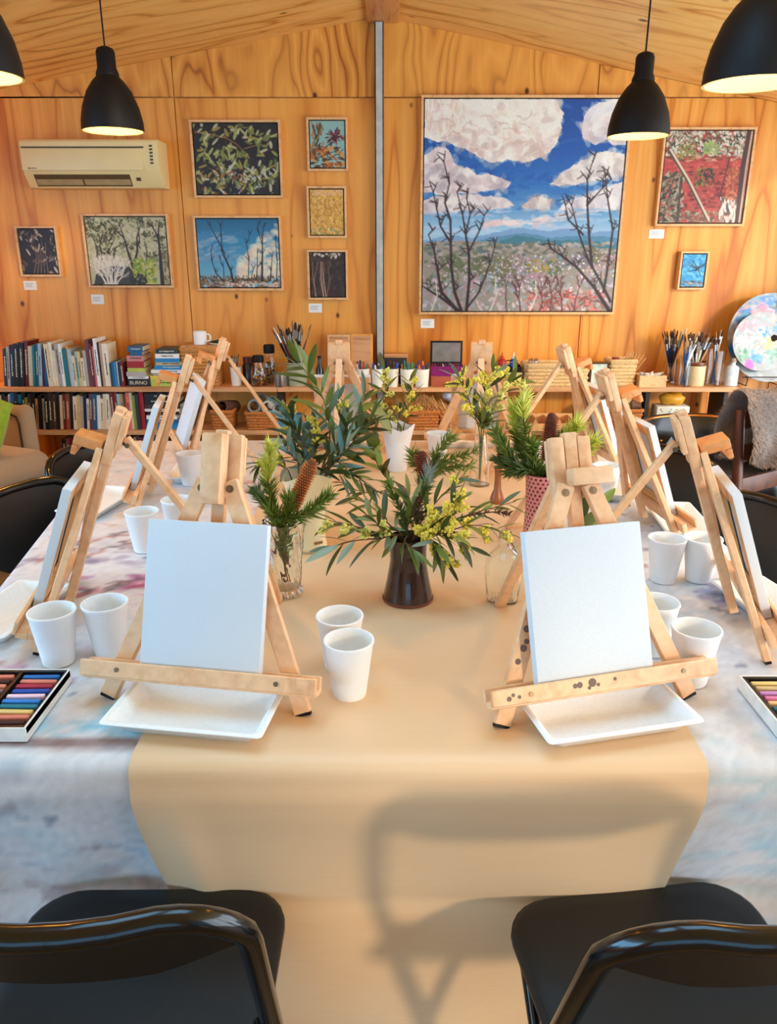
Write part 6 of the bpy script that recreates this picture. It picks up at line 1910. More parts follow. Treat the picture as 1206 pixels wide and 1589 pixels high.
# ------------------------------------------------------------------ second shelf: baskets, rolls, tins
YS = 4.56
def sp2(px0, px1, py0, py1, Y=YS): return span(px0, px1, py0, py1, Y)
cx, w, h = sp2(334, 366, 640, 668)
basket('roll_basket', 'orange wicker basket of dark paper rolls, left', (cx, YS, Z2), w, .16, h, wick_o, rows=6, flare=.15)
for k, (dx, dz) in enumerate(((-.03, .0), (.03, .01))):
    o = thing('paper_roll', '%s dark paper roll in the left wicker basket' % ('left' if k == 0 else 'right'), 'paper roll', (cx + dx, YS, Z2 + h + .01 + dz), 0, 'dark paper rolls')
    MB().lathe([(.036, -.08), (.036, .08), (.029, .08), (.029, -.08)], 22, closed=True).build('roll', flat('roll_brown', (96, 62, 44), .7), o, smooth=True, rot=(R(80), 0, R(-18)))
cx, w, h = sp2(386, 436, 643, 669)
basket('tape_basket', 'orange wicker basket piled with tape rolls', (cx, YS, Z2), w, .17, h, wick_o, rows=6, flare=.15)
for k, (dx, dz, cc, nm, rx_) in enumerate(((-.05, .03, (110, 126, 130), 'grey', 70), (.03, .02, (214, 206, 192), 'white', 78), (.06, .045, (226, 220, 206), 'cream', 30), (-.02, .055, (150, 160, 160), 'silver', 40))):
    o = thing('tape_roll', '%s tape roll in the wicker basket' % nm, 'tape roll', (cx + dx, YS - .02 + .02 * k, Z2 + h + dz), 0, 'tape rolls in the basket')
    rr_ = .040
    MB().lathe([(rr_, -.018), (rr_, .018), (rr_ * .76, .018), (rr_ * .76, -.018)], 26, closed=True).build('tape', flat('tape_' + nm, cc, .4), o, smooth=True, rot=(R(rx_), R(8), 0))
    MB().lathe([(rr_ * .75, -.0185), (rr_ * .75, .0185), (rr_ * .68, .0185), (rr_ * .68, -.0185)], 26, closed=True).build('core', flat('tape_core', (150, 116, 80), .7), o, smooth=True, rot=(R(rx_), R(8), 0))
cx, w, h = sp2(430, 470, 645, 668)
t = thing('gift_bag', 'blue paper bag with cord handles on the second shelf', 'bag', (cx, YS - .03, Z2))
loft([[(x, y, z) for x, y in rrect(w * s_, .09 * s_, .008)] for z, s_ in ((0, .94), (h * .5, 1), (h, .97))], True, True).build('bag_body', flat('bag_blue', (60, 124, 150), .6, var=.25, vscale=30), t, bevel=.0, smooth=True)
for sy in (-.03, .03):
    MB().tube([(-w * .3, sy, h), (-w * .2, sy, h + .03), (0, sy, h + .04), (w * .2, sy, h + .03), (w * .3, sy, h)], .003, 6).build('cord_handle', flat('cord_straw', (196, 180, 130), .8), t, smooth=True)
cx, w, h = sp2(632, 680, 640, 668)
basket('raffia_basket', 'orange basket overflowing with straw coloured raffia', (cx, YS, Z2), w, .17, h, wick_o, rows=6, flare=.14)
raf = MB()
for _ in range(420):
    a = br.uniform(0, 6.28); q = br.random() ** .5
    x, y = q * w * .5 * math.cos(a), q * .08 * math.sin(a)
    top = .15 * (1 - .5 * q * q) * br.uniform(.5, 1)
    b2 = br.uniform(-1, 1)
    raf.tube([(x, y, h * .6), (x + .02 * b2, y - .01, h * .6 + top * .7), (x + .05 * b2, y + br.uniform(-.04, .01), h * .6 + top), (x + .09 * b2, y + br.uniform(-.05, 0), h * .6 + top * br.uniform(.3, .9))], .0016, 4)
o = raf.build('raffia', flat('raffia_straw', (206, 150, 88), .7), None, smooth=True, loc=(cx, YS, Z2))
tag(o, 'tangled heap of straw coloured raffia in the basket', 'raffia', kind='stuff')
for k, (dx, dz) in enumerate(((.105, -.02), (.13, -.03))):
    st_ = MB().tube([(0, 0, 0), (.04, -.02, .03), (.07, -.04, -.02), (dx, -.05, -.1 + dz), (dx + .03, -.055, -.11 + dz)], .003, 6).build('raffia_strand', flat('raffia_pale', (226, 196, 150), .7), None, smooth=True, loc=(cx + .07, YS - .03, Z2 + .13))
    tag(st_, '%s loose raffia strand hanging out of the basket' % ('short' if k == 0 else 'long'), 'raffia')
cx, w, h = sp2(681, 724, 640, 668)
basket('deep_basket', 'orange basket with a white plastic bag on top', (cx, YS, Z2), w, .17, h, wick_o, rows=6, flare=.14)
pb = MB().ball((0, 0, 0), 1, 16, 10)
pb.v = [(x * .075 * (1 + .15 * math.sin(9 * z + 5 * y)), y * .06 * (1 + .15 * math.sin(8 * x)), z * .036 * (1 + .2 * math.sin(7 * x + 4 * y))) for x, y, z in pb.v]
tag(pb.build('plastic_bag', flat('plastic_white', (220, 222, 230), .3), None, smooth=True, loc=(cx + .01, YS, Z2 + h + .085)), 'crumpled white plastic bag on a basket', 'bag')
# wooden trays with zigzag dividers
cx, w, h = sp2(800, 890, 645, 676, YS - .03)
t = thing('divider_tray', 'low pale timber tray with zigzag dividers', 'tray', (cx, YS - .03, Z2))
MB().bb(-w / 2, w / 2, -.07, .07, 0, .006).build('base', M['frame_wood'], t)
for a_ in ((-w / 2, w / 2, -.07, -.062, .045), (-w / 2, w / 2, .062, .07, .08), (-w / 2, -w / 2 + .008, -.062, .062, .06), (w / 2 - .008, w / 2, -.062, .062, .06)):
    MB().bb(*a_[:4], .006, a_[4]).build('side', M['frame_wood'], t)
for k in range(5):
    x = -w / 2 + (k + .5) * w / 5
    MB().add([(x - .03, -.06, .007), (x + .03, -.06, .007), (x, -.06, .075), (x - .03, .06, .007), (x + .03, .06, .007), (x, .06, .075)], [(0, 1, 2), (5, 4, 3), (0, 3, 4, 1), (1, 4, 5, 2), (2, 5, 3, 0)]).build('divider', M['shelf'], t)
cx, w, h = sp2(935, 988, 638, 668)
basket('cloth_basket', 'orange basket heaped with pale cloths behind the right easels', (cx, YS, Z2), w, .17, h, wick_o, rows=7, flare=.18)
for k in range(5):
    cl_ = MB().ball((0, 0, 0), 1, 12, 8)
    cl_.v = [(x * .05 * (1 + .2 * math.sin(6 * z + k)), y * .05 * (1 + .2 * math.sin(5 * x + k)), z * .035 * (1 + .25 * math.sin(7 * y + k))) for x, y, z in cl_.v]
    cc = [('cream', (232, 214, 180)), ('grey', (110, 104, 104)), ('ivory', (240, 226, 196)), ('tan', (196, 160, 110)), ('brown', (110, 76, 54))][k]
    tag(cl_.build('folded_cloth', flat('cloth_' + cc[0], cc[1], .9), None, smooth=True, loc=(cx - .07 + .035 * k, YS + .02 * (k % 2), Z2 + h + .02 + .03 * (k % 2))), '%s rag in the basket behind the right easels' % cc[0], 'cloth', 'rags in the basket')
cx, w, h = sp2(1012, 1062, 628, 661, YS)
zt2 = ony(1036, 661, YS).z
t = thing('floral_tin', 'white rectangular tin with a grey floral print', 'tin', (cx, YS, zt2))
MB().bb(-w / 2, w / 2, -.055, .055, 0, h).build('body', flat('tin_cream', (232, 226, 204), .35, var=.06), t, bevel=.008)
fl = MB()
for _ in range(26):
    x, z, a = br.uniform(-w * .42, w * .42), br.uniform(.015, h - .015), br.uniform(0, 3)
    fl.box((x, -.0555, z), (.012, .001, .004), Matrix.Rotation(a, 3, 'Y'))
fl.build('floral_print', flat('print_sage', (130, 140, 116), .5), t)
tt = MB().bb(-.125, .125, -.09, .09, -.03, 0).build('tray_shelf', M['shelf'], None, bevel=.002, loc=(cx, YS, zt2 - .001))
tag(tt, 'short dark shelf board under the floral tin', 'shelf')
MB().bb(-.12, -.105, -.08, .08, -(zt2) + .0, -.03).build('support', M['dark_wood'], tt)
MB().bb(.105, .12, -.08, .08, -(zt2) + .0, -.03).build('support', M['dark_wood'], tt)
yb_ = MB().ball((0, 0, 0), 1, 16, 10)
yb_.v = [(x * .078 * (1 + .1 * math.sin(9 * z)), y * .05, z * .038 * (1 + .25 * math.sin(6 * x + 3 * y))) for x, y, z in yb_.v]
tag(yb_.build('yellow_bag', flat('bag_yellow', (226, 160, 40), .35), None, smooth=True, loc=(cx + .005, YS, zt2 + h + .038)), 'crumpled yellow bag on the floral tin', 'bag')
# ------------------------------------------------------------------ vases
def vase_spot(px, py, z=None):
    p = onz(px, py, TK)
    return p.x, p.y
pr = random.Random(41)
# crystal vase with twisted flutes
vx1, vy1 = onz(445, 921, TK).x, onz(445, 921, TK).y
cv1 = thing('crystal_vase', 'cut crystal vase with twisted flutes behind the front left canvas', 'vase', (vx1, vy1, TK))
def fluted(zs, n, depth, twist, z0=0):
    rings = []
    for r_, z in zs:
        rings.append([((r_ * (1 + depth * math.cos(12 * (2 * math.pi * k / n + twist * z)))) * math.cos(2 * math.pi * k / n), (r_ * (1 + depth * math.cos(12 * (2 * math.pi * k / n + twist * z)))) * math.sin(2 * math.pi * k / n), z) for k in range(n)])
    return rings
Hc = .172
outer = [(.030, 0), (.0355, .003), (.0355, .012), (.0320, .016)] + [(.0315 + .0135 * ((i / 10) ** 1.3), .018 + i * (Hc - .018) / 10) for i in range(11)]
inner = [(r_ - .0045, z) for r_, z in outer[::-1] if z > .017] + [(.026, .016)]
loft(fluted(outer, 144, .06, 9) + fluted(inner, 144, .0, 6)).build('glass_body', M['glass'], cv1, smooth=True, angle=60)
# cream vase
vx2, vy2 = onz(481, 850, TK).x, onz(481, 850, TK).y
cv2 = thing('cream_vase', 'cream ceramic vase with a notched flaring lip', 'vase', (vx2, vy2, TK))
def lip(prof, n=48, wave=.0, lobes=2, ph=0):
    rings = []
    for i, (r_, z) in enumerate(prof):
        t = max(0, (z - .12) / .08)
        rings.append([(r_ * math.cos(2 * math.pi * k / n), r_ * math.sin(2 * math.pi * k / n), z + wave * t * math.cos(lobes * 2 * math.pi * k / n + ph)) for k in range(n)])
    return rings
Hv = .195
loft(lip([(.040, 0), (.0445, .003), (.045, .012), (.040, .030), (.039, .05), (.041, .09), (.046, .13), (.054, .17), (.0615, Hv), (.0600, Hv + .001), (.0520, .17), (.044, .13), (.038, .09), (.036, .05), (.036, .02)], 48, .014, 2, 2.6)).build(
    'vase_body', flat('cream_glaze', (246, 230, 184), .3, var=.05, vscale=12), cv2, smooth=True, angle=60)
MB().box((.026, -.0385, .028), (.022, .004, .006), Matrix.Rotation(R(32), 3, 'Z')).build('maker_mark', flat('mark_brown', (150, 108, 60), .6), cv2)
# dark brown vase
vx3, vy3 = onz(633, 928, TK).x, onz(633, 928, TK).y
cv3 = thing('brown_vase', 'dark brown glazed pottery vase in the middle of the paper', 'vase', (vx3, vy3, TK))
brown = flat('brown_glaze', (46, 20, 16), .12, var=.45, vscale=14, coat=.5)
prof3 = [(0, 0), (.050, 0), (.0545, .004), (.0525, .014), (.046, .045), (.041, .075), (.0385, .098), (.0395, .101), (.0385, .104), (.040, .125), (.0425, .142), (.0405, .143), (.037, .125), (.036, .10), (.042, .05), (.047, .012), (0, .010)]
MB().lathe(prof3, 48).build('vase_body', brown, cv3, smooth=True, angle=50)
MB().lathe([(.0553, .001), (.0556, .004), (.0546, .007), (.054, .002)], 48, closed=True).build('foot_ring', flat('raw_clay', (120, 66, 40), .7), cv3, smooth=True)
# glass flask
vx4, vy4 = onz(779, 934, TK).x, onz(779, 934, TK).y
cv4 = thing('glass_flask', 'clear flat glass flask bottle with a small loop handle', 'bottle', (vx4, vy4, TK), R(-12))
def flask(s_):
    pr_ = [(.029, .014, 0), (.032, .018, .003), (.0345, .020, .02), (.039, .021, .06), (.040, .0215, .08), (.037, .021, .098), (.028, .019, .114), (.017, .0145, .124), (.0125, .0125, .130), (.0125, .0125, .140), (.0150, .0150, .142), (.0150, .0150, .146), (.0130, .0130, .148), (.0130, .0130, .158), (.0125, .0125, .160)]
    return [[((a - s_) * math.cos(2 * math.pi * k / 40), (b2 - s_) * math.sin(2 * math.pi * k / 40), z) for k in range(40)] for a, b2, z in pr_]
fo, fi = flask(0), flask(.0028)
fi = [r_ for r_ in fi[::-1] if r_[0][2] > .004] + [[(x * .9, y * .9, .006) for x, y, z in fi[1]]]
loft(fo + fi).build('glass_body', M['glass'], cv4, smooth=True, angle=60)
MB().tube([(.014, 0, .140), (.022, 0, .141), (.0245, 0, .133), (.020, 0, .125), (.0165, 0, .124)], .0024, 8).build('loop_handle', M['glass'], cv4, smooth=True)
for k in range(7):
    MB().tube([(-.021 + .007 * k, -.0205 + .0025 * abs(k - 3) * .6, .012), (-.021 + .007 * k, -.0212 + .0025 * abs(k - 3) * .6, .030)], .0011, 6).build('rib', M['glass'], cv4, smooth=True)
# wooden bud vase
vx5, vy5 = onz(771, 781, TK).x, onz(771, 781, TK).y
cv5 = thing('bud_vase', 'small turned wooden bud vase standing alone on the paper', 'vase', (vx5, vy5, TK))
MB().lathe([(0, 0), (.017, 0), (.0205, .006), (.021, .014), (.018, .026), (.011, .045), (.0095, .075), (.0105, .100), (.0135, .114), (.012, .115), (.008, .10), (0, .098)], 28).build('vase_body', timber('turned_walnut', (150, 84, 42), (104, 50, 22), .35, (40, 40, 6)), cv5, smooth=True, angle=50)
# pink polka dot vase
vx6, vy6 = onz(835, 846, TK).x, onz(835, 846, TK).y
cv6 = thing('polka_dot_vase', 'tall pink vase with dark red polka dots and an orange fish mark', 'vase', (vx6, vy6, TK))
nA, nZ, H6 = 176, 120, .192
pts, cols = [], []
for j in range(nZ + 1):
    z = H6 * j / nZ
    r_ = .0415 - .004 * math.sin(math.pi * min(1, z / H6)) + .001
    for k in range(nA):
        a = 2 * math.pi * k / nA
        pts.append((r_ * math.cos(a), r_ * math.sin(a), z))
        ss = .0118
        row = round(z / (ss * .87))
        arc_ = a * .04
        off = (row % 2) * .5
        col_ = round(arc_ / ss - off) + off
        d2 = math.hypot(arc_ - col_ * ss, z - row * ss * .87)
        c0 = np.array((226, 140, 136)) / 255
        if d2 < .0031: c0 = np.array((108, 26, 30)) / 255
        da = ((a - R(-62) + math.pi) % (2 * math.pi) - math.pi) * .04
        if abs(da - (z - .145) * .25) < .005 and .125 < z < .165: c0 = np.array((222, 96, 40)) / 255
        if abs(da - .004 + (z - .11) * .2) < .0035 and .09 < z < .125: c0 = np.array((110, 140, 180)) / 255
        cols.append(c0)
m_ = MB().add(pts, [(j * nA + k, j * nA + (k + 1) % nA, (j + 1) * nA + (k + 1) % nA, (j + 1) * nA + k) for j in range(nZ) for k in range(nA)])
me = m_.mesh('vase_body', M['paint_gloss'], smooth=True, angle=80)
colour_attr(me, cols)
put('vase_body', me, cv6)
MB().lathe([(.0424, H6), (.0424, H6 + .002), (.0385, H6 + .001), (.0375, .12), (.037, .006), (0, .006)], 48).build('inner_wall', flat('vase_inner', (110, 50, 44), .5), cv6, smooth=True)
# white vase at the back
vx7, vy7 = onz(617, 730, TK).x, onz(617, 730, TK).y
cv7 = thing('white_vase', 'white tapering ceramic vase with a wavy lip holding gum leaves', 'vase', (vx7, vy7, TK))
loft(lip([(.029, 0), (.032, .003), (.037, .05), (.044, .10), (.052, .135), (.059, .158), (.0575, .159), (.050, .135), (.042, .10), (.035, .05), (.030, .008)], 48, .016, 3, 1.0)).build('vase_body', flat('white_glaze', (226, 224, 224), .3, var=.04), cv7, smooth=True, angle=60)
# slim glass bottle
vx8, vy8 = onz(744, 752, TK).x, onz(744, 752, TK).y
cv8 = thing('slim_bottle', 'slim clear glass bottle holding wattle at the back', 'bottle', (vx8, vy8, TK))
MB().lathe([(0, 0), (.032, 0), (.034, .004), (.032, .04), (.026, .09), (.019, .14), (.0165, .165), (.0145, .165), (.0165, .14), (.0235, .09), (.0295, .04), (.030, .008), (0, .007)], 32).build('glass_body', M['glass'], cv8, smooth=True, angle=50)
# round glass jar behind the brown vase
vx9, vy9 = onz(640, 812, TK).x, onz(640, 812, TK).y
cv9 = thing('glass_bowl_vase', 'low clear glass vase of mixed foliage behind the brown vase', 'vase', (vx9, vy9, TK))
MB().lathe([(0, 0), (.03, 0), (.042, .01), (.046, .04), (.040, .08), (.036, .10), (.0335, .10), (.0375, .08), (.0435, .04), (.039, .012), (0, .006)], 32).build('glass_body', M['glass'], cv9, smooth=True, angle=50)

# ------------------------------------------------------------------ foliage
GREEN = {'dark': (62, 74, 28), 'mid': (98, 110, 42), 'olive': (124, 126, 54), 'grey': (120, 134, 108), 'light': (146, 156, 70), 'blue': (98, 126, 122)}
def leaf_mat(k):
    if 'leaf_' + k in _mats: return _mats['leaf_' + k]
    m, nt, b = new_mat('leaf_' + k)
    c = rgb(*GREEN[k])
    oi = nd(nt, 'ShaderNodeObjectInfo')
    lo = tuple(x * .7 for x in c[:3]) + (1,)
    hi = tuple(min(1, x * 1.35) for x in c[:3]) + (1,)
    nt.links.new(ramp(nt, oi.outputs['Random'], [(0, lo), (1, hi)]), b.inputs['Base Color'])
    b.inputs['Roughness'].default_value = .38
    b.inputs['Transmission Weight'].default_value = 0.0
    b.inputs['Subsurface Weight'].default_value = .12
    b.inputs['Subsurface Radius'].default_value = (.004, .006, .002)
    _mats['leaf_' + k] = m
    return m
SH = {'lance': (.095, .35), 'narrow': (.055, .30), 'oval': (.20, .15), 'round': (.34, .1), 'sickle': (.10, .6)}
_leaf = {}
def leaf_mesh(shape, k):
    key = (shape, k)
    if key in _leaf: return _leaf[key]
    w, bend = SH[shape]
    n = 8
    vs_, fs_ = [], []
    for i in range(n + 1):
        t = i / n
        hw = w * math.sin(math.pi * min(1, t * .96 + .03)) ** (.8 if shape != 'round' else .55) if 0 < i < n else (.008 if i == 0 else .001)
        z = -bend * .35 * t * t
        y0 = (.22 * t * t if shape == 'sickle' else 0)
        for s_, zz in ((-1, .25 * hw), (0, 0), (1, .25 * hw)):
            vs_.append((t, y0 + s_ * hw, z + zz))
    for i in range(n):
        for s_ in (0, 1):
            a = i * 3 + s_
            fs_.append((a, a + 1, a + 4, a + 3))
    me = MB().add(vs_, fs_).mesh('leaf', leaf_mat(k), smooth=True, angle=80)
    _leaf[key] = me
    return me
stem_m = {'green': flat('stem_green', (104, 110, 50), .5), 'brown': flat('stem_brown', (92, 58, 34), .6), 'red': flat('stem_red', (120, 56, 34), .5)}
def spline(pts, n):
    pts = [Vector(p) for p in pts]
    out = []
    P = [pts[0] * 2 - pts[1]] + pts + [pts[-1] * 2 - pts[-2]]
    for i in range(1, len(P) - 2):
        for k in range(n):
            t = k / n
            a, b2, c_, d_ = P[i - 1], P[i], P[i + 1], P[i + 2]
            out.append(.5 * ((2 * b2) + (c_ - a) * t + (2 * a - 5 * b2 + 4 * c_ - d_) * t * t + (3 * b2 - a - 3 * c_ + d_) * t ** 3))
    out.append(pts[-1])
    return out
def leaf_on(parent, p, d, L, shape, k, roll=None):
    o = put('leaf', leaf_mesh(shape, k), parent, p)
    q = d.to_track_quat('X', 'Z')
    o.rotation_mode = 'QUATERNION'
    o.rotation_quaternion = q @ Matrix.Rotation(roll if roll is not None else pr.uniform(-.9, .9), 3, 'X').to_quaternion()
    o.scale = (L, L, L)
    return o
FLOW = flat('wattle_yellow', (242, 216, 84), .75, var=.18, vscale=90, sss=.1)
FLOW2 = flat('wattle_pale', (226, 214, 110), .75, var=.18, vscale=90, sss=.1)
def flower_cluster(parent, p, d, L, rad, n, mat=None, name='flower_spike'):
    m_ = MB()
    d = d.normalized()
    s1 = d.orthogonal().normalized()
    s2 = d.cross(s1)
    for _ in range(n):
        t = pr.random()
        a = pr.uniform(0, 6.28)
        q = rad * (pr.random() ** .5) * (1 - .55 * t)
        c_ = d * (L * t) + (s1 * math.cos(a) + s2 * math.sin(a)) * q
        m_.ball(c_, pr.uniform(.0022, .0040), 5, 4)
    o = m_.build(name, mat or FLOW, parent, smooth=True, loc=p)
    return tag(o, kind='stuff')
def branch(name, label, cat, pts, r0=.0028, stem='brown', n=14, L=(.07, .11), shape='lance', ks=('dark', 'mid'), start=.25, ang=(35, 65), flowers=0, fl=(.03, .012, 40), droop=.15, group=None, fmat=None, side=None):
    path = spline(pts, 6)
    o0 = path[0]
    t = thing(name, label, cat, o0, 0, group)
    rel = [p - o0 for p in path]
    m_ = len(rel)
    MB().tube(rel, [r0 * (1 - .7 * i / (m_ - 1)) for i in range(m_)], 6).build('stem', stem_m[stem], t, smooth=True)
    def at(f):
        x = f * (m_ - 1)
        i = min(m_ - 2, int(x))
        return rel[i].lerp(rel[i + 1], x - i), (rel[i + 1] - rel[i]).normalized()
    phi = pr.uniform(0, 6)
    for k in range(n):
        f = start + (1 - start) * (k + .5) / n
        p, d = at(f)
        phi += 2.4
        u = d.orthogonal().normalized()
        u = Matrix.Rotation(phi, 3, d) @ u
        a = R(pr.uniform(*ang)) * (1 - .45 * f)
        dd = d * math.cos(a) + u * math.sin(a) + Vector((0, 0, -droop * pr.random()))
        leaf_on(t, p, dd.normalized(), pr.uniform(*L) * (1 - .25 * f), shape, pr.choice(ks))
    for k in range(flowers):
        f = start + (1 - start) * (k + .6) / max(1, flowers)
        p, d = at(min(.98, f))
        u = Matrix.Rotation(pr.uniform(0, 6), 3, d) @ d.orthogonal().normalized()
        flower_cluster(t, p, d * .4 + u, fl[0] * pr.uniform(.8, 1.2), fl[1], fl[2], fmat)
    return t
def needles(parent, rel, n, L, mat, start=.2, spread=1.0, name='needles'):
    m_ = MB()
    k_ = len(rel)
    for _ in range(int(n * .62)):
        f = start + (1 - start) * pr.random()
        x = f * (k_ - 1)
        i = min(k_ - 2, int(x))
        p = rel[i].lerp(rel[i + 1], x - i)
        d = (rel[i + 1] - rel[i]).normalized()
        u = Matrix.Rotation(pr.uniform(0, 6.28), 3, d) @ d.orthogonal().normalized()
        a = R(pr.uniform(35, 62)) * spread
        dd = d * math.cos(a) + u * math.sin(a)
        w = dd.orthogonal().normalized() * .0015
        w2 = dd.cross(w)
        l = L * pr.uniform(.7, 1.15)
        mid = p + dd * l * .55 + d * l * .06
        tip = p + dd * l + d * l * .2
        m_.add([p - w, p + w, p + w2 * 1.4, mid - w, mid + w, mid + w2 * 1.4, tip], [(0, 1, 4, 3), (1, 2, 5, 4), (2, 0, 3, 5), (3, 4, 6), (4, 5, 6), (5, 3, 6)])
    return tag(m_.build(name, mat, parent), kind='stuff')
ND = {'green': flat('needle_green', (112, 128, 44), .5), 'lime': flat('needle_lime', (196, 196, 72), .5), 'dark': flat('needle_dark', (80, 98, 40), .5), 'rust': flat('needle_rust', (128, 66, 30), .6), 'grey': flat('needle_grey', (128, 150, 150), .5), 'twig': flat('twig_brown', (96, 62, 34), .6)}
def sprig(label, pts, n=320, L=.03, mats=('green', 'lime'), group=None, name='needle_sprig', spread=1.0, start=.15):
    path = spline(pts, 6)
    o0 = path[0]
    t = thing(name, label, 'foliage', o0, 0, group)
    rel = [p - o0 for p in path]
    MB().tube(rel, [.0026 * (1 - .6 * i / (len(rel) - 1)) for i in range(len(rel))], 6).build('stem', stem_m['brown'], t, smooth=True)
    if len(mats) == 1:
        needles(t, rel, n, L, ND[mats[0]], start, spread)
    else:
        cut = int(len(rel) * .66)
        needles(t, rel[:cut + 1], int(n * .66), L, ND[mats[0]], start, spread)
        needles(t, rel[cut:], int(n * .4), L, ND[mats[1]], 0, spread)
    return t
def banksia(label, p0, p1, rad=.017, mat='banksia_orange', col=(176, 92, 34), stem_to=None):
    p0, p1 = Vector(p0), Vector(p1)
    d = p1 - p0
    L = d.length
    t = thing('banksia_cone', label, 'flower', p0, 0, 'banksia cones')
    t.rotation_euler = d.to_track_quat('Z', 'Y').to_euler()
    MB().lathe([(0, 0), (rad * .7, .004), (rad * .82, L * .15), (rad * .85, L * .8), (rad * .6, L * .96), (0, L)], 18).build('core', flat(mat + '_core', tuple(int(x * .5) for x in col), .8), t, smooth=True)
    m_ = MB()
    nz = int(L / .0058)
    for j in range(nz):
        z = L * (j + .5) / nz
        rr = rad * (1 if z < L * .85 else max(.35, (L - z) / (L * .15)))
        for k in range(15):
            a = 2 * math.pi * (k + .5 * (j % 2)) / 15 + .25 * z / L
            c_, s_ = math.cos(a), math.sin(a)
            w = .0021
            q0, q1 = rr * .72, rr * pr.uniform(1.1, 1.4)
            m_.add([(q0 * c_ - w * s_, q0 * s_ + w * c_, z - w), (q0 * c_ + w * s_, q0 * s_ - w * c_, z - w), (q0 * c_, q0 * s_, z + w), (q1 * c_, q1 * s_, z + .0026)], [(0, 1, 3), (1, 2, 3), (2, 0, 3)])
    tag(m_.build('styles', flat(mat, col, .7, var=.2, vscale=60), t), kind='stuff')
    return t
def W(px, py, Y): return ony(px, py, Y)
def base_of(x, y, z): return Vector((x, y, TK + z))

# --- crystal vase: needle foliage and an orange cone
b1 = base_of(vx1, vy1, .03)
t1 = base_of(vx1, vy1, .165)
G1 = 'needle foliage in the crystal vase'
sprig('tall needle sprig with yellow tip in the crystal vase', [b1 + Vector((.01, 0, 0)), t1 + Vector((-.012, 0, 0)), W(420, 780, vy1), W(416, 735, vy1), W(420, 692, vy1)], 520, .030, ('green', 'lime'), G1)
sprig('needle sprig leaning right out of the crystal vase', [b1 + Vector((-.008, .005, 0)), t1 + Vector((.014, -.005, 0)), W(470, 800, vy1 - .02), W(492, 785, vy1 - .03), W(510, 768, vy1 - .03)], 380, .026, ('green', 'green'), G1)
sprig('short needle sprig leaning left over the crystal vase lip', [b1 + Vector((.01, .006, 0)), t1 + Vector((-.016, -.008, 0)), W(425, 800, vy1 - .02), W(410, 780, vy1 - .02), W(398, 762, vy1 - .01)], 340, .026, ('green', 'dark'), G1)
sprig('bushy needle sprig in the middle of the crystal vase', [b1, t1, W(446, 800, vy1 - .01), W(448, 772, vy1 - .01)], 380, .028, ('green', 'green'), G1)
banksia('orange banksia cone leaning right in the crystal vase', W(452, 792, vy1 + .01), W(487, 712, vy1 + .02), .0150, 'banksia_orange', (222, 124, 50))
MB().tube([(0, 0, 0), (0, 0, -.12)], .003, 6).build('stem', stem_m['brown'], [o for o in bpy.data.objects if o.get('label', '').startswith('orange banksia')][0])
# --- cream vase: tall narrow leaved branches and wattle
b2v = base_of(vx2, vy2, .03)
t2 = base_of(vx2, vy2, .185)
G2 = 'branches in the cream vase'
branch('leafy_branch', 'tallest branch with long narrow leaves rising from the cream vase', 'branch', [b2v, t2 + Vector((.03, 0, 0)), W(511, 690, vy2), W(509, 645, vy2 - .01), W(498, 610, vy2 - .02), W(478, 580, vy2 - .03), W(462, 562, vy2 - .04)], .0032, 'green', 20, (.085, .125), 'lance', ('mid', 'olive', 'dark'), .35, (40, 75), 0, group=G2)
branch('leafy_branch', 'branch with grey green leaves leaning left from the cream vase', 'branch', [b2v, t2 + Vector((-.02, 0, 0)), W(462, 700, vy2 + .03), W(446, 660, vy2 + .05), W(440, 628, vy2 + .06)], .0026, 'brown', 20, (.06, .10), 'lance', ('grey', 'blue', 'dark'), .35, (40, 80), 3, (.03, .014, 46), group=G2)
branch('leafy_branch', 'branch with dark leaves arching right from the cream vase', 'branch', [b2v, t2 + Vector((.03, .01, 0)), W(530, 690, vy2 + .05), W(550, 650, vy2 + .06), W(566, 615, vy2 + .08)], .0026, 'red', 20, (.07, .11), 'lance', ('dark', 'mid', 'grey'), .35, (40, 80), 0, group=G2)
branch('leafy_branch', 'low branch with narrow leaves reaching far left of the cream vase', 'branch', [b2v, t2 + Vector((-.04, .0, 0)), W(440, 725, vy2 + .02), W(416, 716, vy2 + .03), W(396, 724, vy2 + .03)], .0024, 'brown', 16, (.06, .10), 'lance', ('dark', 'grey'), .4, (30, 70), 2, (.026, .012, 40), group=G2)
branch('leafy_branch', 'wattle spray between the leaves above the cream vase', 'branch', [b2v, t2, W(486, 690, vy2 + .02), W(492, 650, vy2 + .03)], .0024, 'green', 16, (.06, .09), 'lance', ('grey', 'dark', 'blue'), .35, (40, 80), 5, (.034, .013, 50), group=G2)
branch('leafy_branch', 'low branch with dark leaves falling right of the cream vase', 'branch', [b2v, t2 + Vector((.045, -.02, .005)), W(530, 735, vy2 - .04), W(556, 742, vy2 - .05), W(584, 764, vy2 - .06)], .0024, 'brown', 16, (.055, .095), 'lance', ('dark', 'mid'), .4, (35, 70), 0, group=G2)
branch('leafy_branch', 'upright blue grey sprig behind the cream vase', 'branch', [b2v, t2 + Vector((0, .03, 0)), W(470, 700, vy2 + .08), W(470, 655, vy2 + .10)], .0024, 'brown', 16, (.05, .08), 'oval', ('grey', 'blue'), .35, (40, 80), 0, group=G2)
branch('leafy_branch', 'sprig of dark crossing leaves at the heart of the cream vase', 'branch', [b2v, t2 + Vector((.0, -.01, 0)), W(500, 715, vy2 - .01), W(530, 680, vy2 - .02), W(540, 655, vy2 - .02)], .0024, 'brown', 18, (.06, .10), 'lance', ('dark', 'dark', 'grey'), .3, (40, 85), 0, group=G2)
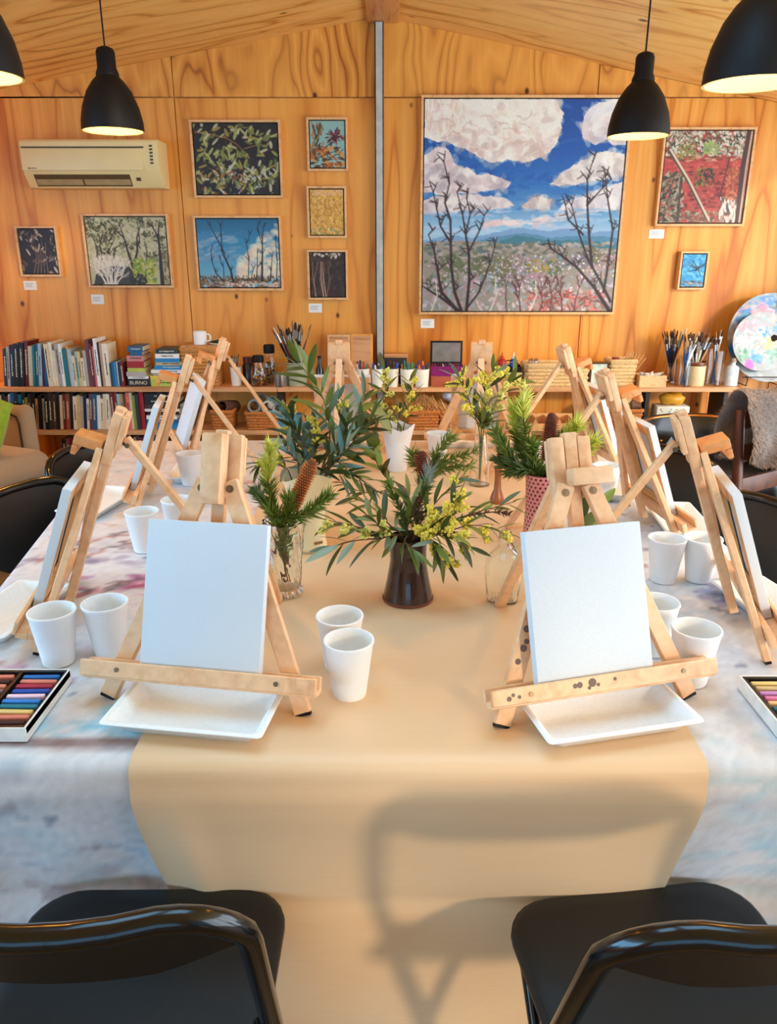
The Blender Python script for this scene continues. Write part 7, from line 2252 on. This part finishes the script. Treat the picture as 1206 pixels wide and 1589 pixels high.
for lab, pts, kw in (
        ('mid height branch of crossing dark leaves left in the cream vase', [(480, 710, .0), (462, 672, .01), (452, 640, .02)], dict(ks=('dark', 'mid'), L=(.07, .105))),
        ('blue grey leaf spray low in front of the cream vase', [(470, 728, -.03), (452, 706, -.05), (440, 690, -.06)], dict(ks=('grey', 'blue', 'dark'), L=(.06, .09))),
        ('upright leafy branch right behind the tallest cream vase branch', [(520, 700, .04), (528, 650, .06), (524, 612, .07)], dict(ks=('grey', 'dark', 'mid'), L=(.06, .10), flowers=2)),
        ('branch of long dark leaves fanning right of the cream vase', [(532, 705, -.01), (556, 676, -.01), (580, 650, .0)], dict(ks=('dark', 'mid', 'dark'), L=(.08, .12))),
        ('short blue leaf sprig right at the lip of the cream vase', [(515, 722, -.04), (530, 705, -.06), (540, 690, -.06)], dict(ks=('blue', 'grey', 'dark'), L=(.07, .10)))):
    kk = dict(r0=.0024, stem='brown', n=18, shape='lance', start=.3, ang=(40, 85), group=G2)
    kk.update(kw)
    branch('leafy_branch', lab, 'branch', [b2v, t2 + Vector(((pts[0][0] - 481) * .0008, pts[0][2], 0))] + [W(x, y, vy2 + dy) for x, y, dy in pts], **kk) if True else None
# --- brown vase: wattle with narrow leaves spreading low
b3 = base_of(vx3, vy3, .03)
t3 = base_of(vx3, vy3, .140)
G3 = 'wattle branches in the brown vase'
def bv(label, pts, **k):
    kw = dict(r0=.0024, stem='brown', n=13, L=(.05, .085), shape='lance', ks=('dark', 'mid', 'olive'), start=.35, ang=(35, 75), group=G3)
    kw.update(k)
    return branch('wattle_branch', label, 'branch', [b3 + Vector((pr.uniform(-.008, .008), pr.uniform(-.008, .008), 0)), t3 + Vector(((pts[0][0] - 633) * .00035, -.01, 0))] + [W(*p) for p in pts], **kw)
bv('wattle branch reaching left across the paper from the brown vase', [(590, 828, vy3 - .03), (545, 815, vy3 - .04), (502, 806, vy3 - .03)], flowers=4, fl=(.03, .012, 46), L=(.06, .095), fmat=FLOW2)
bv('long leaved branch drooping left of the brown vase', [(585, 836, vy3 - .04), (545, 840, vy3 - .06), (515, 850, vy3 - .07)], n=10, L=(.07, .11), ks=('dark', 'olive', 'grey'))
bv('bright yellow wattle branch right of the brown vase', [(665, 820, vy3 - .03), (695, 795, vy3 - .04), (715, 770, vy3 - .04)], flowers=7, fl=(.034, .015, 70))
bv('wattle branch reaching right towards the glass flask', [(680, 830, vy3 - .02), (735, 815, vy3 - .02), (795, 830, vy3 - .01)], flowers=5, fl=(.032, .011, 50), n=15, L=(.05, .08))
bv('dark leaved branch stretching to the far right above the flask', [(680, 815, vy3 + .02), (740, 795, vy3 + .04), (800, 778, vy3 + .06)], n=16, L=(.05, .08), ks=('dark', 'mid'))
bv('wattle hanging down the right side of the brown vase', [(668, 838, vy3 - .05), (684, 856, vy3 - .06), (694, 880, vy3 - .05)], flowers=4, fl=(.028, .012, 50), n=12)
bv('upright branch with narrow leaves right of centre in brown vase', [(660, 800, vy3 + .01), (690, 765, vy3 + .02), (722, 735, vy3 + .03)], n=13, flowers=2, fl=(.024, .010, 36))
bv('short leafy spray over the front of the brown vase', [(628, 842, vy3 - .05), (640, 850, vy3 - .07), (650, 862, vy3 - .07)], n=10, L=(.05, .08), ks=('dark', 'mid', 'grey'))
bv('leafy spray at the left lip of the brown vase', [(605, 830, vy3 - .03), (585, 812, vy3 - .03), (570, 800, vy3 - .02)], n=12, L=(.05, .08))
sprig('feathery brown green twig rising from the brown vase', [b3, t3, W(625, 800, vy3 + .02), W(610, 765, vy3 + .03), W(600, 745, vy3 + .04)], 240, .022, ('dark', 'green'), 'feathery twigs', 'feathery_twig', 1.2, .3)
sprig('feathery rust twig right of centre in the brown vase', [b3, t3 + Vector((.01, 0, 0)), W(650, 795, vy3 + .01), W(655, 770, vy3 + .02), W(664, 752, vy3 + .03)], 220, .022, ('twig', 'dark'), 'feathery twigs', 'feathery_twig', 1.2, .3)
sprig('thorny dark twig lying far right of the brown vase', [b3, t3 + Vector((.02, 0, 0)), W(700, 808, vy3 + .03), W(760, 795, vy3 + .05), W(792, 797, vy3 + .06)], 150, .012, ('dark', 'twig'), 'feathery twigs', 'feathery_twig', 1.2, .45)
bv('tangle of narrow dark leaves above the brown vase', [(630, 815, vy3 + .01), (640, 790, vy3 + .01), (632, 768, vy3 + .02)], n=16, L=(.05, .085), ks=('dark', 'mid', 'olive'))
bv('leafy branch rising left above the brown vase', [(605, 815, vy3 + .01), (575, 785, vy3 + .02), (548, 772, vy3 + .03)], n=16, L=(.05, .085), ks=('dark', 'mid', 'olive'))
bv('cluster of leaves and wattle at the right lip of brown vase', [(672, 828, vy3 - .05), (700, 830, vy3 - .07), (730, 850, vy3 - .07)], n=14, L=(.05, .085), flowers=5, fl=(.03, .012, 50))
# --- low glass vase: round leaves, rusty cone, pine bunch
b9 = base_of(vx9, vy9, .02)
t9 = base_of(vx9, vy9, .10)
G9 = 'foliage in the low glass vase'
branch('leafy_branch', 'branch with broad green leaves left in the low glass vase', 'branch', [b9, t9 + Vector((-.02, 0, 0)), W(598, 740, vy9), W(582, 710, vy9 + .01), W(580, 690, vy9 + .01)], .0024, 'brown', 10, (.05, .07), 'round', ('mid', 'light', 'dark'), .45, (40, 80), group=G9)
branch('leafy_branch', 'trailing twig with small leaves left of the low glass vase', 'branch', [b9, t9 + Vector((-.03, -.01, 0)), W(575, 765, vy9 - .05), W(548, 758, vy9 - .05), W(528, 748, vy9 - .05)], .002, 'red', 14, (.04, .06), 'lance', ('dark', 'olive', 'grey'), .4, (40, 80), group=G9)
banksia('rust brown banksia cone in the low glass vase', W(660, 738, vy9 + .03), W(652, 700, vy9 + .04), .020, 'banksia_rust', (168, 84, 44))
for k, (lab, a, b_) in enumerate((('soft pine sprig leaning right from the low glass vase', (690, 715), (740, 700)), ('soft pine sprig rising behind the rust cone', (680, 700), (702, 676)), ('soft pine sprig drooping right of the rust cone', (690, 725), (732, 722)), ('soft pine sprig left of the rust cone', (645, 720), (640, 700)))):
    sprig(lab, [b9 + Vector((.005 * k - .01, .006, 0)), t9 + Vector((.015, .01, 0)), W(665, 735, vy9 + .04), W(a[0], a[1], vy9 + .07), W(b_[0], b_[1], vy9 + .09)], 380, .030, ('dark', 'green') if k % 2 else ('green', 'green'), G9, spread=1.1, start=.4)
sprig('pale grey fishbone frond in the low glass vase', [b9, t9 + Vector((.01, -.02, 0)), W(655, 770, vy9 - .04), W(662, 745, vy9 - .04), W(668, 728, vy9 - .03)], 90, .034, ('grey',), G9, 'grey_frond', 1.0, .45)
# --- white vase at the back
b7 = base_of(vx7, vy7, .03)
t7 = base_of(vx7, vy7, .150)
G7 = 'gum branches in the white vase'
branch('gum_branch', 'gum branch with wattle rising left from the white vase', 'branch', [b7, t7 + Vector((-.02, 0, 0)), W(600, 640, vy7), W(598, 600, vy7), W(596, 575, vy7)], .0026, 'green', 14, (.07, .10), 'lance', ('grey', 'dark', 'olive'), .4, (40, 80), 6, (.04, .014, 46), group=G7, fmat=FLOW2)
branch('gum_branch', 'gum branch with wattle rising right from the white vase', 'branch', [b7, t7 + Vector((.02, 0, 0)), W(632, 640, vy7), W(640, 615, vy7), W(636, 590, vy7)], .0026, 'green', 14, (.07, .10), 'lance', ('grey', 'dark', 'olive'), .4, (40, 80), 6, (.04, .014, 46), group=G7)
branch('gum_branch', 'dark leafy gum branch drooping left of the white vase', 'branch', [b7, t7 + Vector((-.04, -.01, 0)), W(585, 650, vy7 - .04), W(572, 645, vy7 - .05), W(562, 660, vy7 - .06)], .0026, 'brown', 16, (.07, .11), 'sickle', ('dark', 'dark', 'mid'), .35, (40, 85), group=G7)
gb = branch('gum_branch', 'pale curled gum leaf hanging over the lip of the white vase', 'branch', [b7, t7 + Vector((-.03, -.03, .01)), W(582, 628, vy7 - .08), W(575, 622, vy7 - .09)], .002, 'brown', 2, (.10, .12), 'oval', ('light', 'olive'), .7, (60, 90), group=G7)
leaf_on(gb, W(574, 624, vy7 - .09) - gb.location, (W(606, 668, vy7 - .09) - W(574, 624, vy7 - .09)).normalized(), .13, 'oval', 'olive', .6)
branch('gum_branch', 'short bushy gum sprig in the middle of the white vase', 'branch', [b7, t7, W(618, 650, vy7 - .03), W(622, 630, vy7 - .03)], .0024, 'brown', 14, (.05, .08), 'lance', ('grey', 'dark'), .4, (40, 85), 2, (.03, .012, 36), group=G7)
# --- slim bottle with wattle
b8 = base_of(vx8, vy8, .02)
t8 = base_of(vx8, vy8, .168)
G8 = 'wattle in the slim glass bottle'
for k, (lab, pts, nf) in enumerate((('wattle spray leaning left from the slim bottle', [(735, 640), (722, 605), (712, 585)], 6), ('tall wattle spray above the slim bottle', [(752, 640), (760, 600), (768, 572)], 8), ('wattle spray leaning right from the slim bottle', [(760, 640), (782, 605), (800, 588)], 6))):
    branch('wattle_branch', lab, 'branch', [b8, t8 + Vector((.006 * (k - 1), 0, 0))] + [W(x, y, vy8 + .02 * (k - 1)) for x, y in pts], .0026, 'green', 13, (.075, .115), 'lance', ('mid', 'dark', 'grey'), .4, (45, 85), nf, (.05, .015, 60), group=G8, fmat=FLOW2 if k == 2 else FLOW)
branch('wattle_branch', 'dark broad leaf whorl at the mouth of the slim bottle', 'branch', [b8, t8, W(746, 664, vy8 - .02), W(748, 655, vy8 - .02)], .003, 'green', 9, (.09, .12), 'lance', ('dark', 'mid'), .75, (60, 95), group=G8)
sprig('needle tuft at the mouth of the slim bottle', [b8, t8, W(752, 655, vy8), W(756, 640, vy8)], 260, .035, ('dark', 'green'), G8, spread=1.2, start=.6)
# --- polka dot vase
b6 = base_of(vx6, vy6, .03)
t6 = base_of(vx6, vy6, .185)
G6 = 'needle sprigs in the polka dot vase'
for lab, pts, n, ms in (('needle sprig with bright tip rising left from the polka dot vase', [(812, 700), (800, 660), (800, 632)], 560, ('green', 'lime')),
                        ('needle sprig reaching far left of the polka dot vase', [(805, 725), (785, 700), (768, 668)], 460, ('dark', 'green')),
                        ('low needle sprig hanging left of the polka dot vase', [(808, 730), (790, 728), (776, 712)], 420, ('dark', 'dark')),
                        ('tall thin needle sprig at top left of the polka dot vase', [(818, 690), (812, 640), (816, 610)], 340, ('green', 'lime')),
                        ('needle sprig rising right behind the front right easel head', [(860, 700), (880, 675), (896, 658)], 420, ('green', 'lime')),
                        ('needle sprig at far right behind the easel head', [(870, 715), (905, 700), (925, 682)], 380, ('green', 'lime')),
                        ('bushy needle sprig over the polka dot vase lip', [(828, 725), (824, 705), (826, 690)], 420, ('dark', 'green'))):
    sprig(lab, [b6 + Vector((pr.uniform(-.01, .01), 0, 0)), t6 + Vector(((pts[0][0] - 836) * .0006, 0, 0))] + [W(x, y, vy6 + pr.uniform(-.03, .03)) for x, y in pts], int(n * 1.25), .034, ms, G6, start=.35)
banksia('tall dark red banksia cone behind the front right easel head', W(848, 716, vy6 + .02), W(857, 640, vy6 + .04), .0165, 'banksia_red', (164, 78, 46))
branch('leafy_branch', 'low broad leaves behind the legs of the front right easel', 'branch', [Vector((vx6 + .10, vy6 - .10, TK + .01)), W(900, 815, vy6 - .12), W(915, 800, vy6 - .1), W(935, 790, vy6 - .08)], .0024, 'brown', 8, (.07, .10), 'oval', ('mid', 'light', 'dark'), .2, (40, 80), group='loose leaves on the table')
